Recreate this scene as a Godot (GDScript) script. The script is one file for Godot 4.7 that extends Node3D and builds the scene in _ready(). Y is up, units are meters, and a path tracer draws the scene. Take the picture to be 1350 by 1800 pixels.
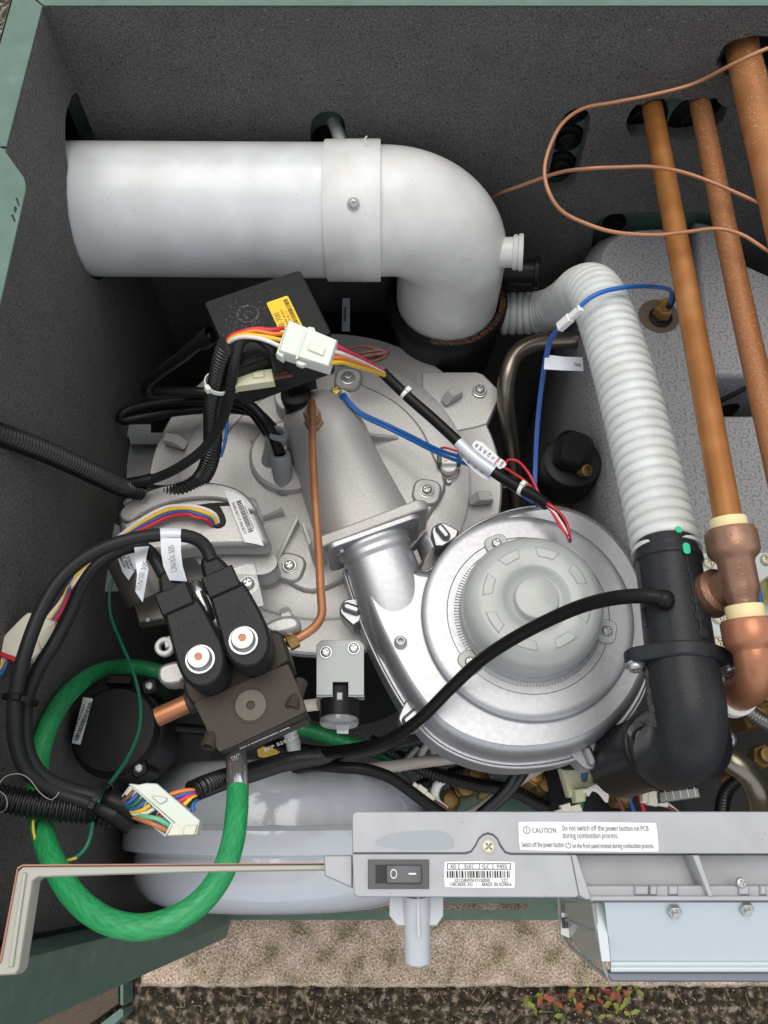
extends Node3D
# An outdoor oil boiler with its lid off, seen from above.
# Units are metres, y is up. The camera stands at (0, H, 0) and looks down into the cabinet.
const H := 1.73            # camera height above the soil
const F := 1420.0          # focal length of the photograph in its own pixels (1350 x 1800)
const PITCH := 66.3        # degrees below the horizon
var SP := sin(deg_to_rad(PITCH))
var CP := cos(deg_to_rad(PITCH))
var M := {}                # materials by name
var rng := RandomNumberGenerator.new()
var taken := {}
const FLAT := Basis(Vector3(1, 0, 0), Vector3(0, 0, -1), Vector3(0, 1, 0))   # drawing plane laid level

# ---------------------------------------------------------------- mesh collector
class MB:
	var v := PackedVector3Array()
	var n := PackedVector3Array()
	var uv := PackedVector2Array()
	var idx := PackedInt32Array()
	func put(p: Vector3, nn: Vector3, t := Vector2.ZERO) -> int:
		v.push_back(p); n.push_back(nn); uv.push_back(t)
		return v.size() - 1
	func tri(a: int, b: int, c: int):
		var fn := (v[b] - v[a]).cross(v[c] - v[a])
		if fn.length_squared() < 1e-20: return
		if fn.dot(n[a] + n[b] + n[c]) > 0.0:
			idx.push_back(a); idx.push_back(c); idx.push_back(b)
		else:
			idx.push_back(a); idx.push_back(b); idx.push_back(c)
	func quad(a: int, b: int, c: int, d: int):
		tri(a, b, c); tri(a, c, d)
	# a swept tube: points, one radius for each point (or one for all)
	func tube(pts: Array, radius, sides := 12, caps := true, flat := 1.0):
		var cnt := pts.size()
		var t0: Vector3 = (pts[1] - pts[0]).normalized()
		var ref := Vector3.UP if absf(t0.y) < 0.9 else Vector3.RIGHT
		var side := t0.cross(ref).normalized()
		var along := 0.0
		var first := -1
		var prev_base := -1
		for i in cnt:
			var a: Vector3 = pts[maxi(i - 1, 0)]
			var b: Vector3 = pts[mini(i + 1, cnt - 1)]
			var t := (b - a).normalized()
			side = (side - t * side.dot(t)).normalized()
			var up := side.cross(t).normalized()
			var r: float = radius[i] if radius is Array or radius is PackedFloat64Array else radius
			var ra: float = radius[maxi(i - 1, 0)] if radius is Array or radius is PackedFloat64Array else radius
			var rb: float = radius[mini(i + 1, cnt - 1)] if radius is Array or radius is PackedFloat64Array else radius
			var slope := (rb - ra) / maxf((b - a).length(), 1e-6)
			if i > 0: along += (pts[i] - pts[i - 1]).length()
			var base := v.size()
			for k in sides + 1:
				var w := TAU * k / sides
				var rad := side * cos(w) + up * sin(w) * flat
				put(pts[i] + rad * r, (rad - t * slope).normalized(), Vector2(float(k) / sides, along / (TAU * maxf(absf(r), 0.001))))
			if i > 0:
				for k in sides:
					quad(prev_base + k, prev_base + k + 1, base + k + 1, base + k)
			else:
				first = base
			prev_base = base
		if caps:
			_fan(first, sides, (pts[0] - pts[1]).normalized(), pts[0])
			_fan(prev_base, sides, (pts[cnt - 1] - pts[cnt - 2]).normalized(), pts[cnt - 1])
	func _fan(base: int, sides: int, nn: Vector3, c: Vector3):
		var m := put(c, nn)
		var s := v.size()
		for k in sides + 1: put(v[base + k], nn)
		for k in sides: tri(m, s + k, s + k + 1)
	# turned shape: profile of (radius, height) about the local y axis
	func lathe(prof: Array, xf := Transform3D.IDENTITY, segs := 32, crease := 35.0, from := 0.0, to := TAU):
		var lim := cos(deg_to_rad(crease))
		var segn: Array = []
		for i in prof.size() - 1:
			var d: Vector2 = prof[i + 1] - prof[i]
			segn.append(Vector2(-d.y, d.x).normalized() if d.length() > 1e-9 else Vector2(1, 0))
		# the outside of the profile lies on its left when it runs upwards with the solid on the right; find which
		var sgn := 0.0
		for i in segn.size():
			sgn += segn[i].x * (prof[i].x + prof[i + 1].x) * (prof[i + 1] - prof[i]).length()
		# solids of revolution: normals point away from the axis on balance
		var f := -1.0 if sgn < 0.0 else 1.0
		for i in segn.size(): segn[i] = segn[i] * f
		for i in segn.size():
			var na: Vector2 = segn[i]
			var nb: Vector2 = segn[i]
			if i > 0 and segn[i].dot(segn[i - 1]) > lim: na = (segn[i] + segn[i - 1]).normalized()
			if i < segn.size() - 1 and segn[i].dot(segn[i + 1]) > lim: nb = (segn[i] + segn[i + 1]).normalized()
			var base := v.size()
			for k in segs + 1:
				var w := from + (to - from) * k / segs
				var c := cos(w); var s := sin(w)
				put(xf * Vector3(prof[i].x * c, prof[i].y, prof[i].x * s), (xf.basis * Vector3(na.x * c, na.y, na.x * s)).normalized(), Vector2(float(k) / segs, prof[i].y * 10))
				put(xf * Vector3(prof[i + 1].x * c, prof[i + 1].y, prof[i + 1].x * s), (xf.basis * Vector3(nb.x * c, nb.y, nb.x * s)).normalized(), Vector2(float(k) / segs, prof[i + 1].y * 10))
			for k in segs:
				quad(base + k * 2, base + k * 2 + 1, base + k * 2 + 3, base + k * 2 + 2)
	# plate or block: outline in local x/y, from z0 to z1, edges eased by b
	func prism(poly_in: PackedVector2Array, z0: float, z1: float, b := 0.0, xf := Transform3D.IDENTITY, crease := 42.0):
		var poly := poly_in.duplicate()
		var area := 0.0
		for i in poly.size():
			var q := poly[(i + 1) % poly.size()]
			area += poly[i].x * q.y - q.x * poly[i].y
		if area < 0.0: poly.reverse()
		var c := poly.size()
		var en: Array = []
		for i in c:
			var d: Vector2 = (poly[(i + 1) % c] - poly[i]).normalized()
			en.append(Vector2(d.y, -d.x))
		var inset := PackedVector2Array()
		for i in c:
			var a: Vector2 = en[(i + c - 1) % c]
			var e: Vector2 = en[i]
			var m := (a + e).normalized()
			var k := 1.0 / maxf(m.dot(e), 0.45)
			inset.push_back(poly[i] - m * k * b)
		var lim := cos(deg_to_rad(crease))
		var lev: Array = [[0, z0, 0.0], [0, z1, 0.0]] if b <= 0.0 else [[1, z0, -1.0], [0, z0 + b, 0.0], [0, z1 - b, 0.0], [1, z1, 1.0]]
		for i in c:
			var j := (i + 1) % c
			var pa: Vector2 = en[(i + c - 1) % c]
			var ne: Vector2 = en[j]
			var na: Vector2 = (en[i] + pa).normalized() if en[i].dot(pa) > lim else en[i]
			var nb: Vector2 = (en[i] + ne).normalized() if en[i].dot(ne) > lim else en[i]
			var base := v.size()
			for L in lev:
				var src := inset if L[0] == 1 else poly
				var z: float = L[1]
				var zz: float = L[2] * 1.2
				var A := Vector3(na.x, na.y, zz).normalized()
				var B := Vector3(nb.x, nb.y, zz).normalized()
				put(xf * Vector3(src[i].x, src[i].y, z), (xf.basis * A).normalized())
				put(xf * Vector3(src[j].x, src[j].y, z), (xf.basis * B).normalized())
			for l in lev.size() - 1:
				quad(base + l * 2, base + l * 2 + 1, base + l * 2 + 3, base + l * 2 + 2)
		var cap := inset if b > 0.0 else poly
		var t := Geometry2D.triangulate_polygon(cap)
		if t.is_empty():
			cap = poly
			t = Geometry2D.triangulate_polygon(poly)
		for face in [[z0, -1.0], [z1, 1.0]]:
			var base := v.size()
			for p in cap: put(xf * Vector3(p.x, p.y, face[0]), (xf.basis * Vector3(0, 0, face[1])).normalized(), p * 10.0)
			for i in range(0, t.size(), 3): tri(base + t[i], base + t[i + 1], base + t[i + 2])
	func box(size: Vector3, xf := Transform3D.IDENTITY, b := 0.0015, r := 0.0):
		prism(rrect(size.x, size.y, r), -size.z / 2, size.z / 2, minf(b, minf(size.x, minf(size.y, size.z)) * 0.45), xf)
	static func rrect(w: float, h: float, r := 0.0, seg := 4) -> PackedVector2Array:
		var o := PackedVector2Array()
		if r <= 0.0:
			return PackedVector2Array([Vector2(-w / 2, -h / 2), Vector2(w / 2, -h / 2), Vector2(w / 2, h / 2), Vector2(-w / 2, h / 2)])
		r = minf(r, minf(w, h) / 2 - 1e-5)
		for q in 4:
			var cx := (w / 2 - r) * (1 if q == 0 or q == 3 else -1)
			var cy := (h / 2 - r) * (1 if q < 2 else -1)
			for k in seg + 1:
				var a := PI / 2 * (q + float(k) / seg)
				o.push_back(Vector2(cx + r * cos(a), cy + r * sin(a)))
		return o
	# skin over rings of equally many points
	func loft(rings: Array, closed := true, cap0 := false, cap1 := false):
		var m: int = rings[0].size()
		var cols := m + 1 if closed else m
		var base := v.size()
		var nn := PackedVector3Array()
		nn.resize(rings.size() * m)
		var bal := 0.0
		for i in rings.size() - 1:
			for k in (m if closed else m - 1):
				var k2 := (k + 1) % m
				var a: Vector3 = rings[i][k]; var b: Vector3 = rings[i][k2]; var c: Vector3 = rings[i + 1][k2]; var d: Vector3 = rings[i + 1][k]
				var f := (c - a).cross(d - b)
				nn[i * m + k] += f; nn[i * m + k2] += f; nn[(i + 1) * m + k] += f; nn[(i + 1) * m + k2] += f
		for i in rings.size():
			var ctr := Vector3.ZERO
			for q in rings[i]: ctr += q
			ctr /= m
			for k in m: bal += nn[i * m + k].dot(rings[i][k] - ctr)
		var s := 1.0 if bal >= 0.0 else -1.0
		for i in rings.size():
			for k in cols:
				put(rings[i][k % m], nn[i * m + k % m].normalized() * s, Vector2(float(k) / m, float(i) / rings.size()))
		for i in rings.size() - 1:
			for k in cols - 1:
				quad(base + i * cols + k, base + i * cols + k + 1, base + (i + 1) * cols + k + 1, base + (i + 1) * cols + k)
		for e in [[cap0, 0, 1], [cap1, rings.size() - 1, rings.size() - 2]]:
			if e[0]:
				var ctr := Vector3.ZERO
				for q in rings[e[1]]: ctr += q
				ctr /= m
				var oth := Vector3.ZERO
				for q in rings[e[2]]: oth += q
				oth /= m
				var cn := (ctr - oth).normalized()
				var mid := put(ctr, cn)
				var st := v.size()
				for k in m: put(rings[e[1]][k], cn)
				for k in m: tri(mid, st + k, st + (k + 1) % m)
	func mesh() -> ArrayMesh:
		var a := []
		a.resize(Mesh.ARRAY_MAX)
		a[Mesh.ARRAY_VERTEX] = v; a[Mesh.ARRAY_NORMAL] = n; a[Mesh.ARRAY_TEX_UV] = uv; a[Mesh.ARRAY_INDEX] = idx
		var o := ArrayMesh.new()
		o.add_surface_from_arrays(Mesh.PRIMITIVE_TRIANGLES, a)
		return o

# ---------------------------------------------------------------- from picture to place
func ray(px: float, py: float) -> Vector3:
	var x := (px - 675.0) / F
	var y := (900.0 - py) / F
	return Vector3(x, -SP + y * CP, -CP - y * SP)
func p(px: float, py: float, h: float) -> Vector3:      # on the level h metres below the camera
	var r := ray(px, py)
	return Vector3(0, H, 0) + r * (h / -r.y)
func q(px: float, py: float, d: float) -> Vector3:      # at depth d along the lens axis
	return Vector3(0, H, 0) + ray(px, py) * d
func pz(px: float, py: float, z: float) -> Vector3:     # on the upright plane at z
	var r := ray(px, py)
	return Vector3(0, H, 0) + r * (z / r.z)
func px_x(px: float, py: float, x: float) -> Vector3:   # on the upright plane at x
	var r := ray(px, py)
	return Vector3(0, H, 0) + r * (x / r.x)
func px_x_of(w: Vector3, x: float) -> Vector3:          # the same sight line, moved to the upright plane at x
	var o := Vector3(0, H, 0)
	return o + (w - o) * (x / w.x)
func lv(a: Array, h: float) -> PackedVector2Array:      # outline in picture pixels -> level outline (x, -z)
	var o := PackedVector2Array()
	for e in a:
		var w := p(e[0], e[1], h)
		o.push_back(Vector2(w.x, -w.z))
	return o
func pp(a: Array) -> Array:                             # [px, py, h] list -> points
	var o := []
	for e in a: o.append(p(e[0], e[1], e[2]))
	return o
func smooth(pts: Array, step := 0.004) -> Array:        # Catmull-Rom through the points, then even steps
	var fine: Array = []
	var n := pts.size()
	for i in n - 1:
		var a: Vector3 = pts[maxi(i - 1, 0)]; var b: Vector3 = pts[i]; var c: Vector3 = pts[i + 1]; var d: Vector3 = pts[mini(i + 2, n - 1)]
		if i == 0: a = b * 2 - c
		if i == n - 2: d = c * 2 - b
		for k in 24: fine.append(b.cubic_interpolate(c, a, d, k / 24.0))
	fine.append(pts[n - 1])
	var total := 0.0
	for i in fine.size() - 1: total += (fine[i + 1] - fine[i]).length()
	var cnt := maxi(int(total / step), 3)
	var out: Array = [fine[0]]
	var want := total / cnt
	var acc := 0.0
	for i in fine.size() - 1:
		var seg: float = (fine[i + 1] - fine[i]).length()
		while acc + seg >= want * out.size() and out.size() < cnt:
			out.append(fine[i].lerp(fine[i + 1], (want * out.size() - acc) / maxf(seg, 1e-9)))
		acc += seg
	out.append(fine[fine.size() - 1])
	return out
func upright(c: Vector3, turn := 0.0) -> Transform3D: return Transform3D(Basis(Vector3.UP, turn), c)
func level(y: float) -> Transform3D: return Transform3D(FLAT, Vector3(0, y, 0))
func aim(c: Vector3, axis: Vector3, turn := 0.0) -> Transform3D:   # local y along axis
	var y := axis.normalized()
	var x := y.cross(Vector3(0, 0, 1) if absf(y.z) < 0.9 else Vector3(1, 0, 0)).normalized()
	return Transform3D(Basis(x, y, x.cross(y)) * Basis(Vector3.UP, turn), c)
func face(c: Vector3, right: Vector3, up: Vector3) -> Transform3D:  # local x right, y up, z out
	var z := right.cross(up).normalized()
	var x := right.normalized()
	return Transform3D(Basis(x, z.cross(x), z), c)
func dir(deg: float) -> Vector3: return Vector3(cos(deg_to_rad(deg)), 0, sin(deg_to_rad(deg)))   # level direction, turned clockwise as seen from above

# ---------------------------------------------------------------- nodes
func numbered(called: String) -> String:
	taken[called] = taken.get(called, -1) + 1
	return called if taken[called] == 0 else "%s_%03d" % [called, taken[called]]
func thing(called: String, label: String, category: String, at: Vector3, group := "") -> Node3D:
	var o := Node3D.new()
	o.name = numbered(called)
	add_child(o)
	o.position = at
	o.set_meta("label", label); o.set_meta("category", category)
	if group != "": o.set_meta("group", group)
	return o
func part(called: String, m, mat: String, parent: Node3D, xf := Transform3D.IDENTITY) -> MeshInstance3D:
	var o := MeshInstance3D.new()
	o.mesh = m.mesh() if m is MB else m
	o.material_override = M[mat]
	o.name = called
	parent.add_child(o, true)
	o.global_transform = xf
	return o
func setting(called: String, m, mat: String) -> MeshInstance3D:
	var o := part(called, m, mat, self)
	o.set_meta("kind", "structure")
	return o
func cable(called: String, pts: Array, r: float, mat: String, parent: Node3D, step := 0.006, sides := 10) -> MeshInstance3D:
	var b := MB.new()
	b.tube(smooth(pp(pts), step), r, sides)
	return part(called, b, mat, parent)
func ribbed(pts: Array, r: float, depth: float, pitch: float, sides := 16, sharp := 1.0) -> MB:
	var path := smooth(pts, pitch / 6.0)
	var rr: Array = []
	for i in path.size():
		var w := 0.5 + 0.5 * cos(TAU * i / 6.0)
		rr.append(r - depth * (1.0 - pow(w, sharp)))
	var b := MB.new()
	b.tube(path, rr, sides)
	return b
var font: SystemFont
func write(s: String, c: Vector3, right: Vector3, up: Vector3, tall: float, mat: String, parent: Node3D, wide := 0.0):
	var t := TextMesh.new()
	t.text = s; t.font = font; t.font_size = 24
	t.pixel_size = tall / 17.5
	t.depth = 0.0003
	t.curve_step = 1.5
	var o := MeshInstance3D.new()
	o.mesh = t; o.material_override = M[mat]; o.name = "lettering"
	parent.add_child(o, true)
	var xf := face(c, right, up)
	if wide > 0.0:
		var w := t.get_aabb().size.x
		if w > 0.0: xf.basis.x *= wide / w
	o.global_transform = xf
	return o
func barcode(c: Vector3, right: Vector3, up: Vector3, w: float, h: float, parent: Node3D, mat := "ink"):
	var b := MB.new()
	var x := -w / 2
	while x < w / 2 - w * 0.02:
		var bw := w * rng.randf_range(0.008, 0.03)
		b.prism(PackedVector2Array([Vector2(x, -h / 2), Vector2(x + bw, -h / 2), Vector2(x + bw, h / 2), Vector2(x, h / 2)]), 0, 0.0002, 0, face(c, right, up))
		x += bw + w * rng.randf_range(0.01, 0.028)
	var o := part("barcode", b, mat, parent)
	return o
var screw_mesh: ArrayMesh
func make_screw() -> ArrayMesh:        # pan head of radius 1 with a cross recess, top at 0.75
	var b := MB.new()
	b.lathe([Vector2(0.98, 0), Vector2(1.0, 0.22), Vector2(0.93, 0.48), Vector2(0.78, 0.66), Vector2(0.6, 0.74), Vector2(0.58, 0.74), Vector2(0.58, 0.3), Vector2(0.0, 0.3)], Transform3D.IDENTITY, 20)
	for k in 4:
		var pl := PackedVector2Array([Vector2(0.13, 0.13)])
		for i in 6:
			var a := 0.22 + (PI / 2 - 0.44) * i / 5.0
			pl.push_back(Vector2(cos(a), sin(a)) * 0.585)
		b.prism(pl, 0.28, 0.745, 0.03, Transform3D(Basis(Vector3.UP, PI / 2 * k) * FLAT, Vector3.ZERO))
	return b.mesh()
func screw(c: Vector3, r: float, parent: Node3D, mat := "zinc", axis := Vector3.UP, washer := 0.0, turn := 0.4):
	var xf := aim(c, axis, turn)
	if washer > 0.0:
		var b := MB.new()
		b.lathe([Vector2(washer, 0), Vector2(washer, 0.0009), Vector2(washer * 0.93, 0.0013), Vector2(0, 0.0013)], xf, 20)
		part("washer", b, mat, parent)
		xf.origin += axis.normalized() * 0.0013
	xf.basis = xf.basis.scaled_local(Vector3(r, r * 0.95, r))
	return part("screw", screw_mesh, mat, parent, xf)
func hexagon(r: float) -> PackedVector2Array:
	var o := PackedVector2Array()
	for k in 6: o.push_back(Vector2(cos(TAU * k / 6), sin(TAU * k / 6)) * r)
	return o
func disc(r: float, seg := 32, c := Vector2.ZERO) -> PackedVector2Array:
	var o := PackedVector2Array()
	for k in seg: o.push_back(c + Vector2(cos(TAU * k / seg), sin(TAU * k / seg)) * r)
	return o

# ---------------------------------------------------------------- materials
func noise_img(size: int, freq: float, kind := FastNoiseLite.TYPE_SIMPLEX_SMOOTH, oct := 3, seed := 1) -> Image:
	var f := FastNoiseLite.new()
	f.seed = seed; f.frequency = freq; f.noise_type = kind
	f.fractal_type = FastNoiseLite.FRACTAL_FBM if oct > 1 else FastNoiseLite.FRACTAL_NONE
	f.fractal_octaves = oct
	if kind == FastNoiseLite.TYPE_CELLULAR:
		f.cellular_return_type = FastNoiseLite.RETURN_DISTANCE
	return f.get_seamless_image(size, size)
func ramp(src: Image, stops: Array) -> ImageTexture:    # grey -> colour; stops are [value, Color]
	var w := src.get_width()
	var o := Image.create_empty(w, w, true, Image.FORMAT_RGB8)
	var g := Gradient.new()
	g.offsets = PackedFloat32Array(stops.map(func(s): return s[0]))
	g.colors = PackedColorArray(stops.map(func(s): return s[1]))
	for y in w:
		for x in w: o.set_pixel(x, y, g.sample(src.get_pixel(x, y).r))
	o.generate_mipmaps()
	return ImageTexture.create_from_image(o)
func rgb(r: float, g: float, b: float) -> Color: return Color(r / 255.0, g / 255.0, b / 255.0)
func plain(called: String, c: Color, rough := 0.5, metal := 0.0) -> StandardMaterial3D:
	var m := StandardMaterial3D.new()
	m.albedo_color = c; m.roughness = rough; m.metallic = metal
	m.resource_name = called
	M[called] = m
	return m
func tri_tex(m: StandardMaterial3D, scale: float):
	m.uv1_triplanar = true; m.uv1_world_triplanar = true
	m.uv1_scale = Vector3.ONE * scale
func relief(m: StandardMaterial3D, t: Texture2D, amount: float):
	m.heightmap_enabled = true
	m.heightmap_texture = t
	m.heightmap_scale = amount
func worn(base: Color, spread: float, specks: int, scratches: int, seed: int) -> ImageTexture:   # a plain colour with smudges, dirt specks and scuffs
	var r := RandomNumberGenerator.new()
	r.seed = seed
	var a := noise_img(512, 0.011, FastNoiseLite.TYPE_SIMPLEX_SMOOTH, 6, seed)
	var o := Image.create_empty(512, 512, false, Image.FORMAT_RGB8)
	for y in 512:
		for x in 512:
			var k := 1.0 + (a.get_pixel(x, y).r - 0.55) * spread
			o.set_pixel(x, y, Color(base.r * k, base.g * k, base.b * (k - (1.0 - k) * 0.15)))
	for i in specks:
		var c := o.get_pixel(r.randi_range(0, 511), r.randi_range(0, 511)) * r.randf_range(0.55, 0.92)
		o.fill_rect(Rect2i(r.randi_range(0, 509), r.randi_range(0, 509), r.randi_range(1, 2), r.randi_range(1, 2)), c)
	for i in scratches:
		var x := r.randf_range(0, 512); var y := r.randf_range(0, 512)
		var d := Vector2.from_angle(r.randf() * TAU)
		var f := r.randf_range(0.82, 0.95) if i % 3 else r.randf_range(1.04, 1.1)
		var bend := r.randf_range(-0.03, 0.03)
		for k in r.randi_range(6, 40):
			var ix := posmod(int(x), 512); var iy := posmod(int(y), 512)
			var c := o.get_pixel(ix, iy)
			o.set_pixel(ix, iy, Color(minf(c.r * f, 1), minf(c.g * f, 1), minf(c.b * f, 1)))
			x += d.x; y += d.y
			d = d.rotated(bend)
	o.generate_mipmaps()
	return ImageTexture.create_from_image(o)
func make_materials():
	var fine := noise_img(512, 0.12, FastNoiseLite.TYPE_SIMPLEX_SMOOTH, 3, 3)
	var coarse := noise_img(512, 0.012, FastNoiseLite.TYPE_SIMPLEX_SMOOTH, 5, 5)
	var cells := noise_img(512, 0.05, FastNoiseLite.TYPE_CELLULAR, 1, 7)
	var fine_t := ImageTexture.create_from_image(fine)
	var coarse_t := ImageTexture.create_from_image(coarse)
	var cells_t := ImageTexture.create_from_image(cells)
	# black foam with pale grains
	var fr := RandomNumberGenerator.new()
	fr.seed = 11
	var foam_i := Image.create_empty(1024, 1024, false, Image.FORMAT_RGB8)
	for y in 1024:
		for x in 1024:
			var g := 0.335 + (fine.get_pixel(x % 512, y % 512).r - 0.5) * 0.16 + (coarse.get_pixel(x / 2, y / 2).r - 0.5) * 0.035
			foam_i.set_pixel(x, y, Color(g * 1.0, g * 0.985, g * 0.965))
	for k in 24000:
		var g := fr.randf_range(0.3, 0.46) if k % 10 else fr.randf_range(0.5, 0.72)
		var sx := fr.randi_range(1, 2); var sy := fr.randi_range(1, 2)
		foam_i.fill_rect(Rect2i(fr.randi_range(0, 1020), fr.randi_range(0, 1020), sx, sy), Color(g, g, g * 0.98))
	for k in 14000:
		var g := fr.randf_range(0.08, 0.15)
		foam_i.fill_rect(Rect2i(fr.randi_range(0, 1020), fr.randi_range(0, 1020), fr.randi_range(1, 3), fr.randi_range(1, 3)), Color(g, g, g))
	foam_i.generate_mipmaps()
	var foam := plain("foam", Color(1, 1, 1), 0.86)
	foam.albedo_texture = ImageTexture.create_from_image(foam_i)
	tri_tex(foam, 2.5)
	relief(foam, fine_t, 0.05)
	foam.metallic_specular = 0.4
	var foam_b := plain("foam_brown", rgb(255, 225, 200), 0.9)
	foam_b.albedo_texture = foam.albedo_texture
	tri_tex(foam_b, 3.2)
	# powder-coated green sheet
	var green := plain("green_sheet", Color(1, 1, 1), 0.5)
	green.albedo_texture = ramp(coarse, [[0.0, rgb(78, 104, 93)], [0.5, rgb(84, 111, 100)], [0.75, rgb(89, 115, 104)], [1.0, rgb(112, 130, 119)]])
	tri_tex(green, 4.0)
	relief(green, fine_t, 0.01)
	# cast aluminium, sand cast and pressure cast
	var cast := plain("cast", Color(1, 1, 1), 0.5, 0.4)
	cast.albedo_texture = ramp(noise_img(512, 0.05, FastNoiseLite.TYPE_SIMPLEX_SMOOTH, 5, 9), [[0.0, rgb(180, 179, 177)], [0.5, rgb(190, 189, 188)], [1.0, rgb(200, 199, 199)]])
	tri_tex(cast, 8.0)
	relief(cast, fine_t, 0.022)
	var cast2 := plain("cast_bright", Color(1, 1, 1), 0.33, 0.7)
	cast2.albedo_texture = ramp(noise_img(512, 0.09, FastNoiseLite.TYPE_SIMPLEX_SMOOTH, 6, 21), [[0.0, rgb(164, 166, 170)], [0.5, rgb(170, 172, 177)], [1.0, rgb(178, 180, 185)]])
	cast2.roughness_texture = ramp(noise_img(512, 0.08, FastNoiseLite.TYPE_SIMPLEX_SMOOTH, 6, 23), [[0.0, Color(0.86, 0.86, 0.86)], [1.0, Color(1, 1, 1)]])
	cast2.roughness = 0.44
	tri_tex(cast2, 3.0)
	relief(cast2, fine_t, 0.003)
	# expanded foam beads of the tank shell
	var bead := plain("bead_foam", Color(1, 1, 1), 0.75)
	bead.albedo_texture = ramp(cells, [[0.0, rgb(172, 172, 175)], [0.35, rgb(156, 156, 160)], [0.7, rgb(132, 132, 137)], [1.0, rgb(100, 100, 106)]])
	tri_tex(bead, 13.0)
	relief(bead, cells_t, -0.03)
	# copper
	var cop := plain("copper", Color(1, 1, 1), 0.42, 0.5)
	cop.albedo_texture = ramp(coarse, [[0.0, rgb(160, 104, 70)], [0.5, rgb(182, 124, 88)], [1.0, rgb(200, 146, 110)]])
	tri_tex(cop, 3.0)
	var cop_dull := plain("copper_dull", Color(1, 1, 1), 0.55, 0.35)
	cop_dull.albedo_texture = ramp(noise_img(512, 0.09, FastNoiseLite.TYPE_SIMPLEX_SMOOTH, 5, 41), [[0.0, rgb(138, 90, 54)], [0.45, rgb(154, 103, 64)], [0.7, rgb(164, 114, 76)], [1.0, rgb(188, 146, 112)]])
	tri_tex(cop_dull, 6.0)
	relief(cop_dull, fine_t, 0.006)
	var cop_y := plain("copper_yellow", Color(1, 1, 1), 0.45, 0.4)
	cop_y.albedo_texture = ramp(coarse, [[0.0, rgb(140, 88, 38)], [0.5, rgb(158, 104, 52)], [1.0, rgb(178, 128, 80)]])
	tri_tex(cop_y, 3.0)
	var bronze := plain("bronze", Color(1, 1, 1), 0.4, 0.6)
	bronze.albedo_texture = ramp(coarse, [[0.0, rgb(116, 88, 72)], [0.5, rgb(142, 108, 90)], [1.0, rgb(168, 134, 108)]])
	tri_tex(bronze, 6.0)
	relief(bronze, fine_t, 0.03)
	plain("rust", rgb(134, 92, 52), 0.9)
	plain("lime", rgb(206, 172, 142), 0.9)
	plain("recess_brown", rgb(104, 92, 80), 0.75, 0.2)
	plain("scuff", rgb(120, 121, 124), 0.8)
	plain("capillary", rgb(170, 120, 88), 0.45, 0.35)
	var cop_t := plain("copper_thick", Color(1, 1, 1), 0.5, 0.35)
	cop_t.albedo_texture = ramp(coarse, [[0.0, rgb(150, 96, 54)], [0.5, rgb(170, 114, 70)], [1.0, rgb(190, 140, 100)]])
	tri_tex(cop_t, 3.0)
	plain("copper_new", rgb(172, 118, 90), 0.4, 0.6)
	plain("cream_metal", rgb(206, 200, 176), 0.4, 0.4)
	plain("dark_zinc", rgb(120, 122, 122), 0.4, 0.7)
	plain("brass_dark", rgb(168, 138, 108), 0.42, 0.6)
	plain("pump_plug", rgb(92, 86, 80), 0.55, 0.2)
	plain("chrome_rough", rgb(220, 220, 216), 0.2, 0.95)
	plain("steel_dull", rgb(130, 124, 116), 0.4, 0.75)
	plain("pale_tube", rgb(172, 164, 158), 0.45)
	plain("braid", rgb(130, 130, 128), 0.35, 0.85)
	plain("frame_white", rgb(176, 182, 187), 0.3)
	plain("thumb_grey", rgb(136, 144, 151), 0.3)
	plain("slate_clear", rgb(118, 124, 136), 0.2)
	plain("clear_edge", rgb(150, 152, 148), 0.2)
	plain("soil_dark", rgb(52, 46, 38), 0.95)
	plain("brass", rgb(176, 140, 84), 0.35, 0.85)
	plain("brass_bright", rgb(204, 190, 120), 0.3, 0.85)
	plain("tarnished_brass", rgb(128, 104, 62), 0.5, 0.7)
	plain("steel", rgb(128, 120, 110), 0.3, 0.9)
	plain("zinc", rgb(186, 189, 188), 0.34, 0.8)
	plain("chrome", rgb(225, 226, 228), 0.16, 0.9)
	plain("zinc_sheet", rgb(190, 200, 205), 0.42, 0.3)
	var br := plain("bracket_paint", rgb(150, 156, 156), 0.45, 0.2)
	br.metallic_specular = 0.5
	# plastics
	var wp := plain("white_plastic", Color(1, 1, 1), 0.3)
	wp.albedo_texture = worn(rgb(213, 216, 218), 0.1, 70, 16, 61)
	tri_tex(wp, 3.0)
	wp.subsurf_scatter_enabled = true; wp.subsurf_scatter_strength = 0.08
	var wp2 := plain("elbow_plastic", Color(1, 1, 1), 0.36)
	wp2.albedo_texture = worn(rgb(214, 215, 213), 0.14, 90, 24, 67)
	tri_tex(wp2, 3.0)
	wp2.subsurf_scatter_enabled = true; wp2.subsurf_scatter_strength = 0.08
	plain("grey_plastic", rgb(178, 184, 186), 0.38)
	var mp := plain("motor_plastic", Color(1, 1, 1), 0.26)
	mp.albedo_texture = worn(rgb(174, 179, 177), 0.08, 100, 24, 78)
	tri_tex(mp, 5.0)
	var bx := plain("box_plastic", Color(1, 1, 1), 0.45)
	bx.albedo_texture = worn(rgb(164, 166, 171), 0.08, 70, 20, 77)
	tri_tex(bx, 5.0)
	var hg := plain("hose_grey", Color(1, 1, 1), 0.45)
	hg.albedo_texture = worn(rgb(206, 210, 209), 0.16, 500, 60, 79)
	tri_tex(hg, 4.0)
	var bl := plain("black_plastic", Color(1, 1, 1), 0.42)
	bl.albedo_texture = ramp(fine, [[0.0, rgb(19, 20, 22)], [0.8, rgb(26, 27, 29)], [1.0, rgb(38, 39, 41)]])
	tri_tex(bl, 6.0)
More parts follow.
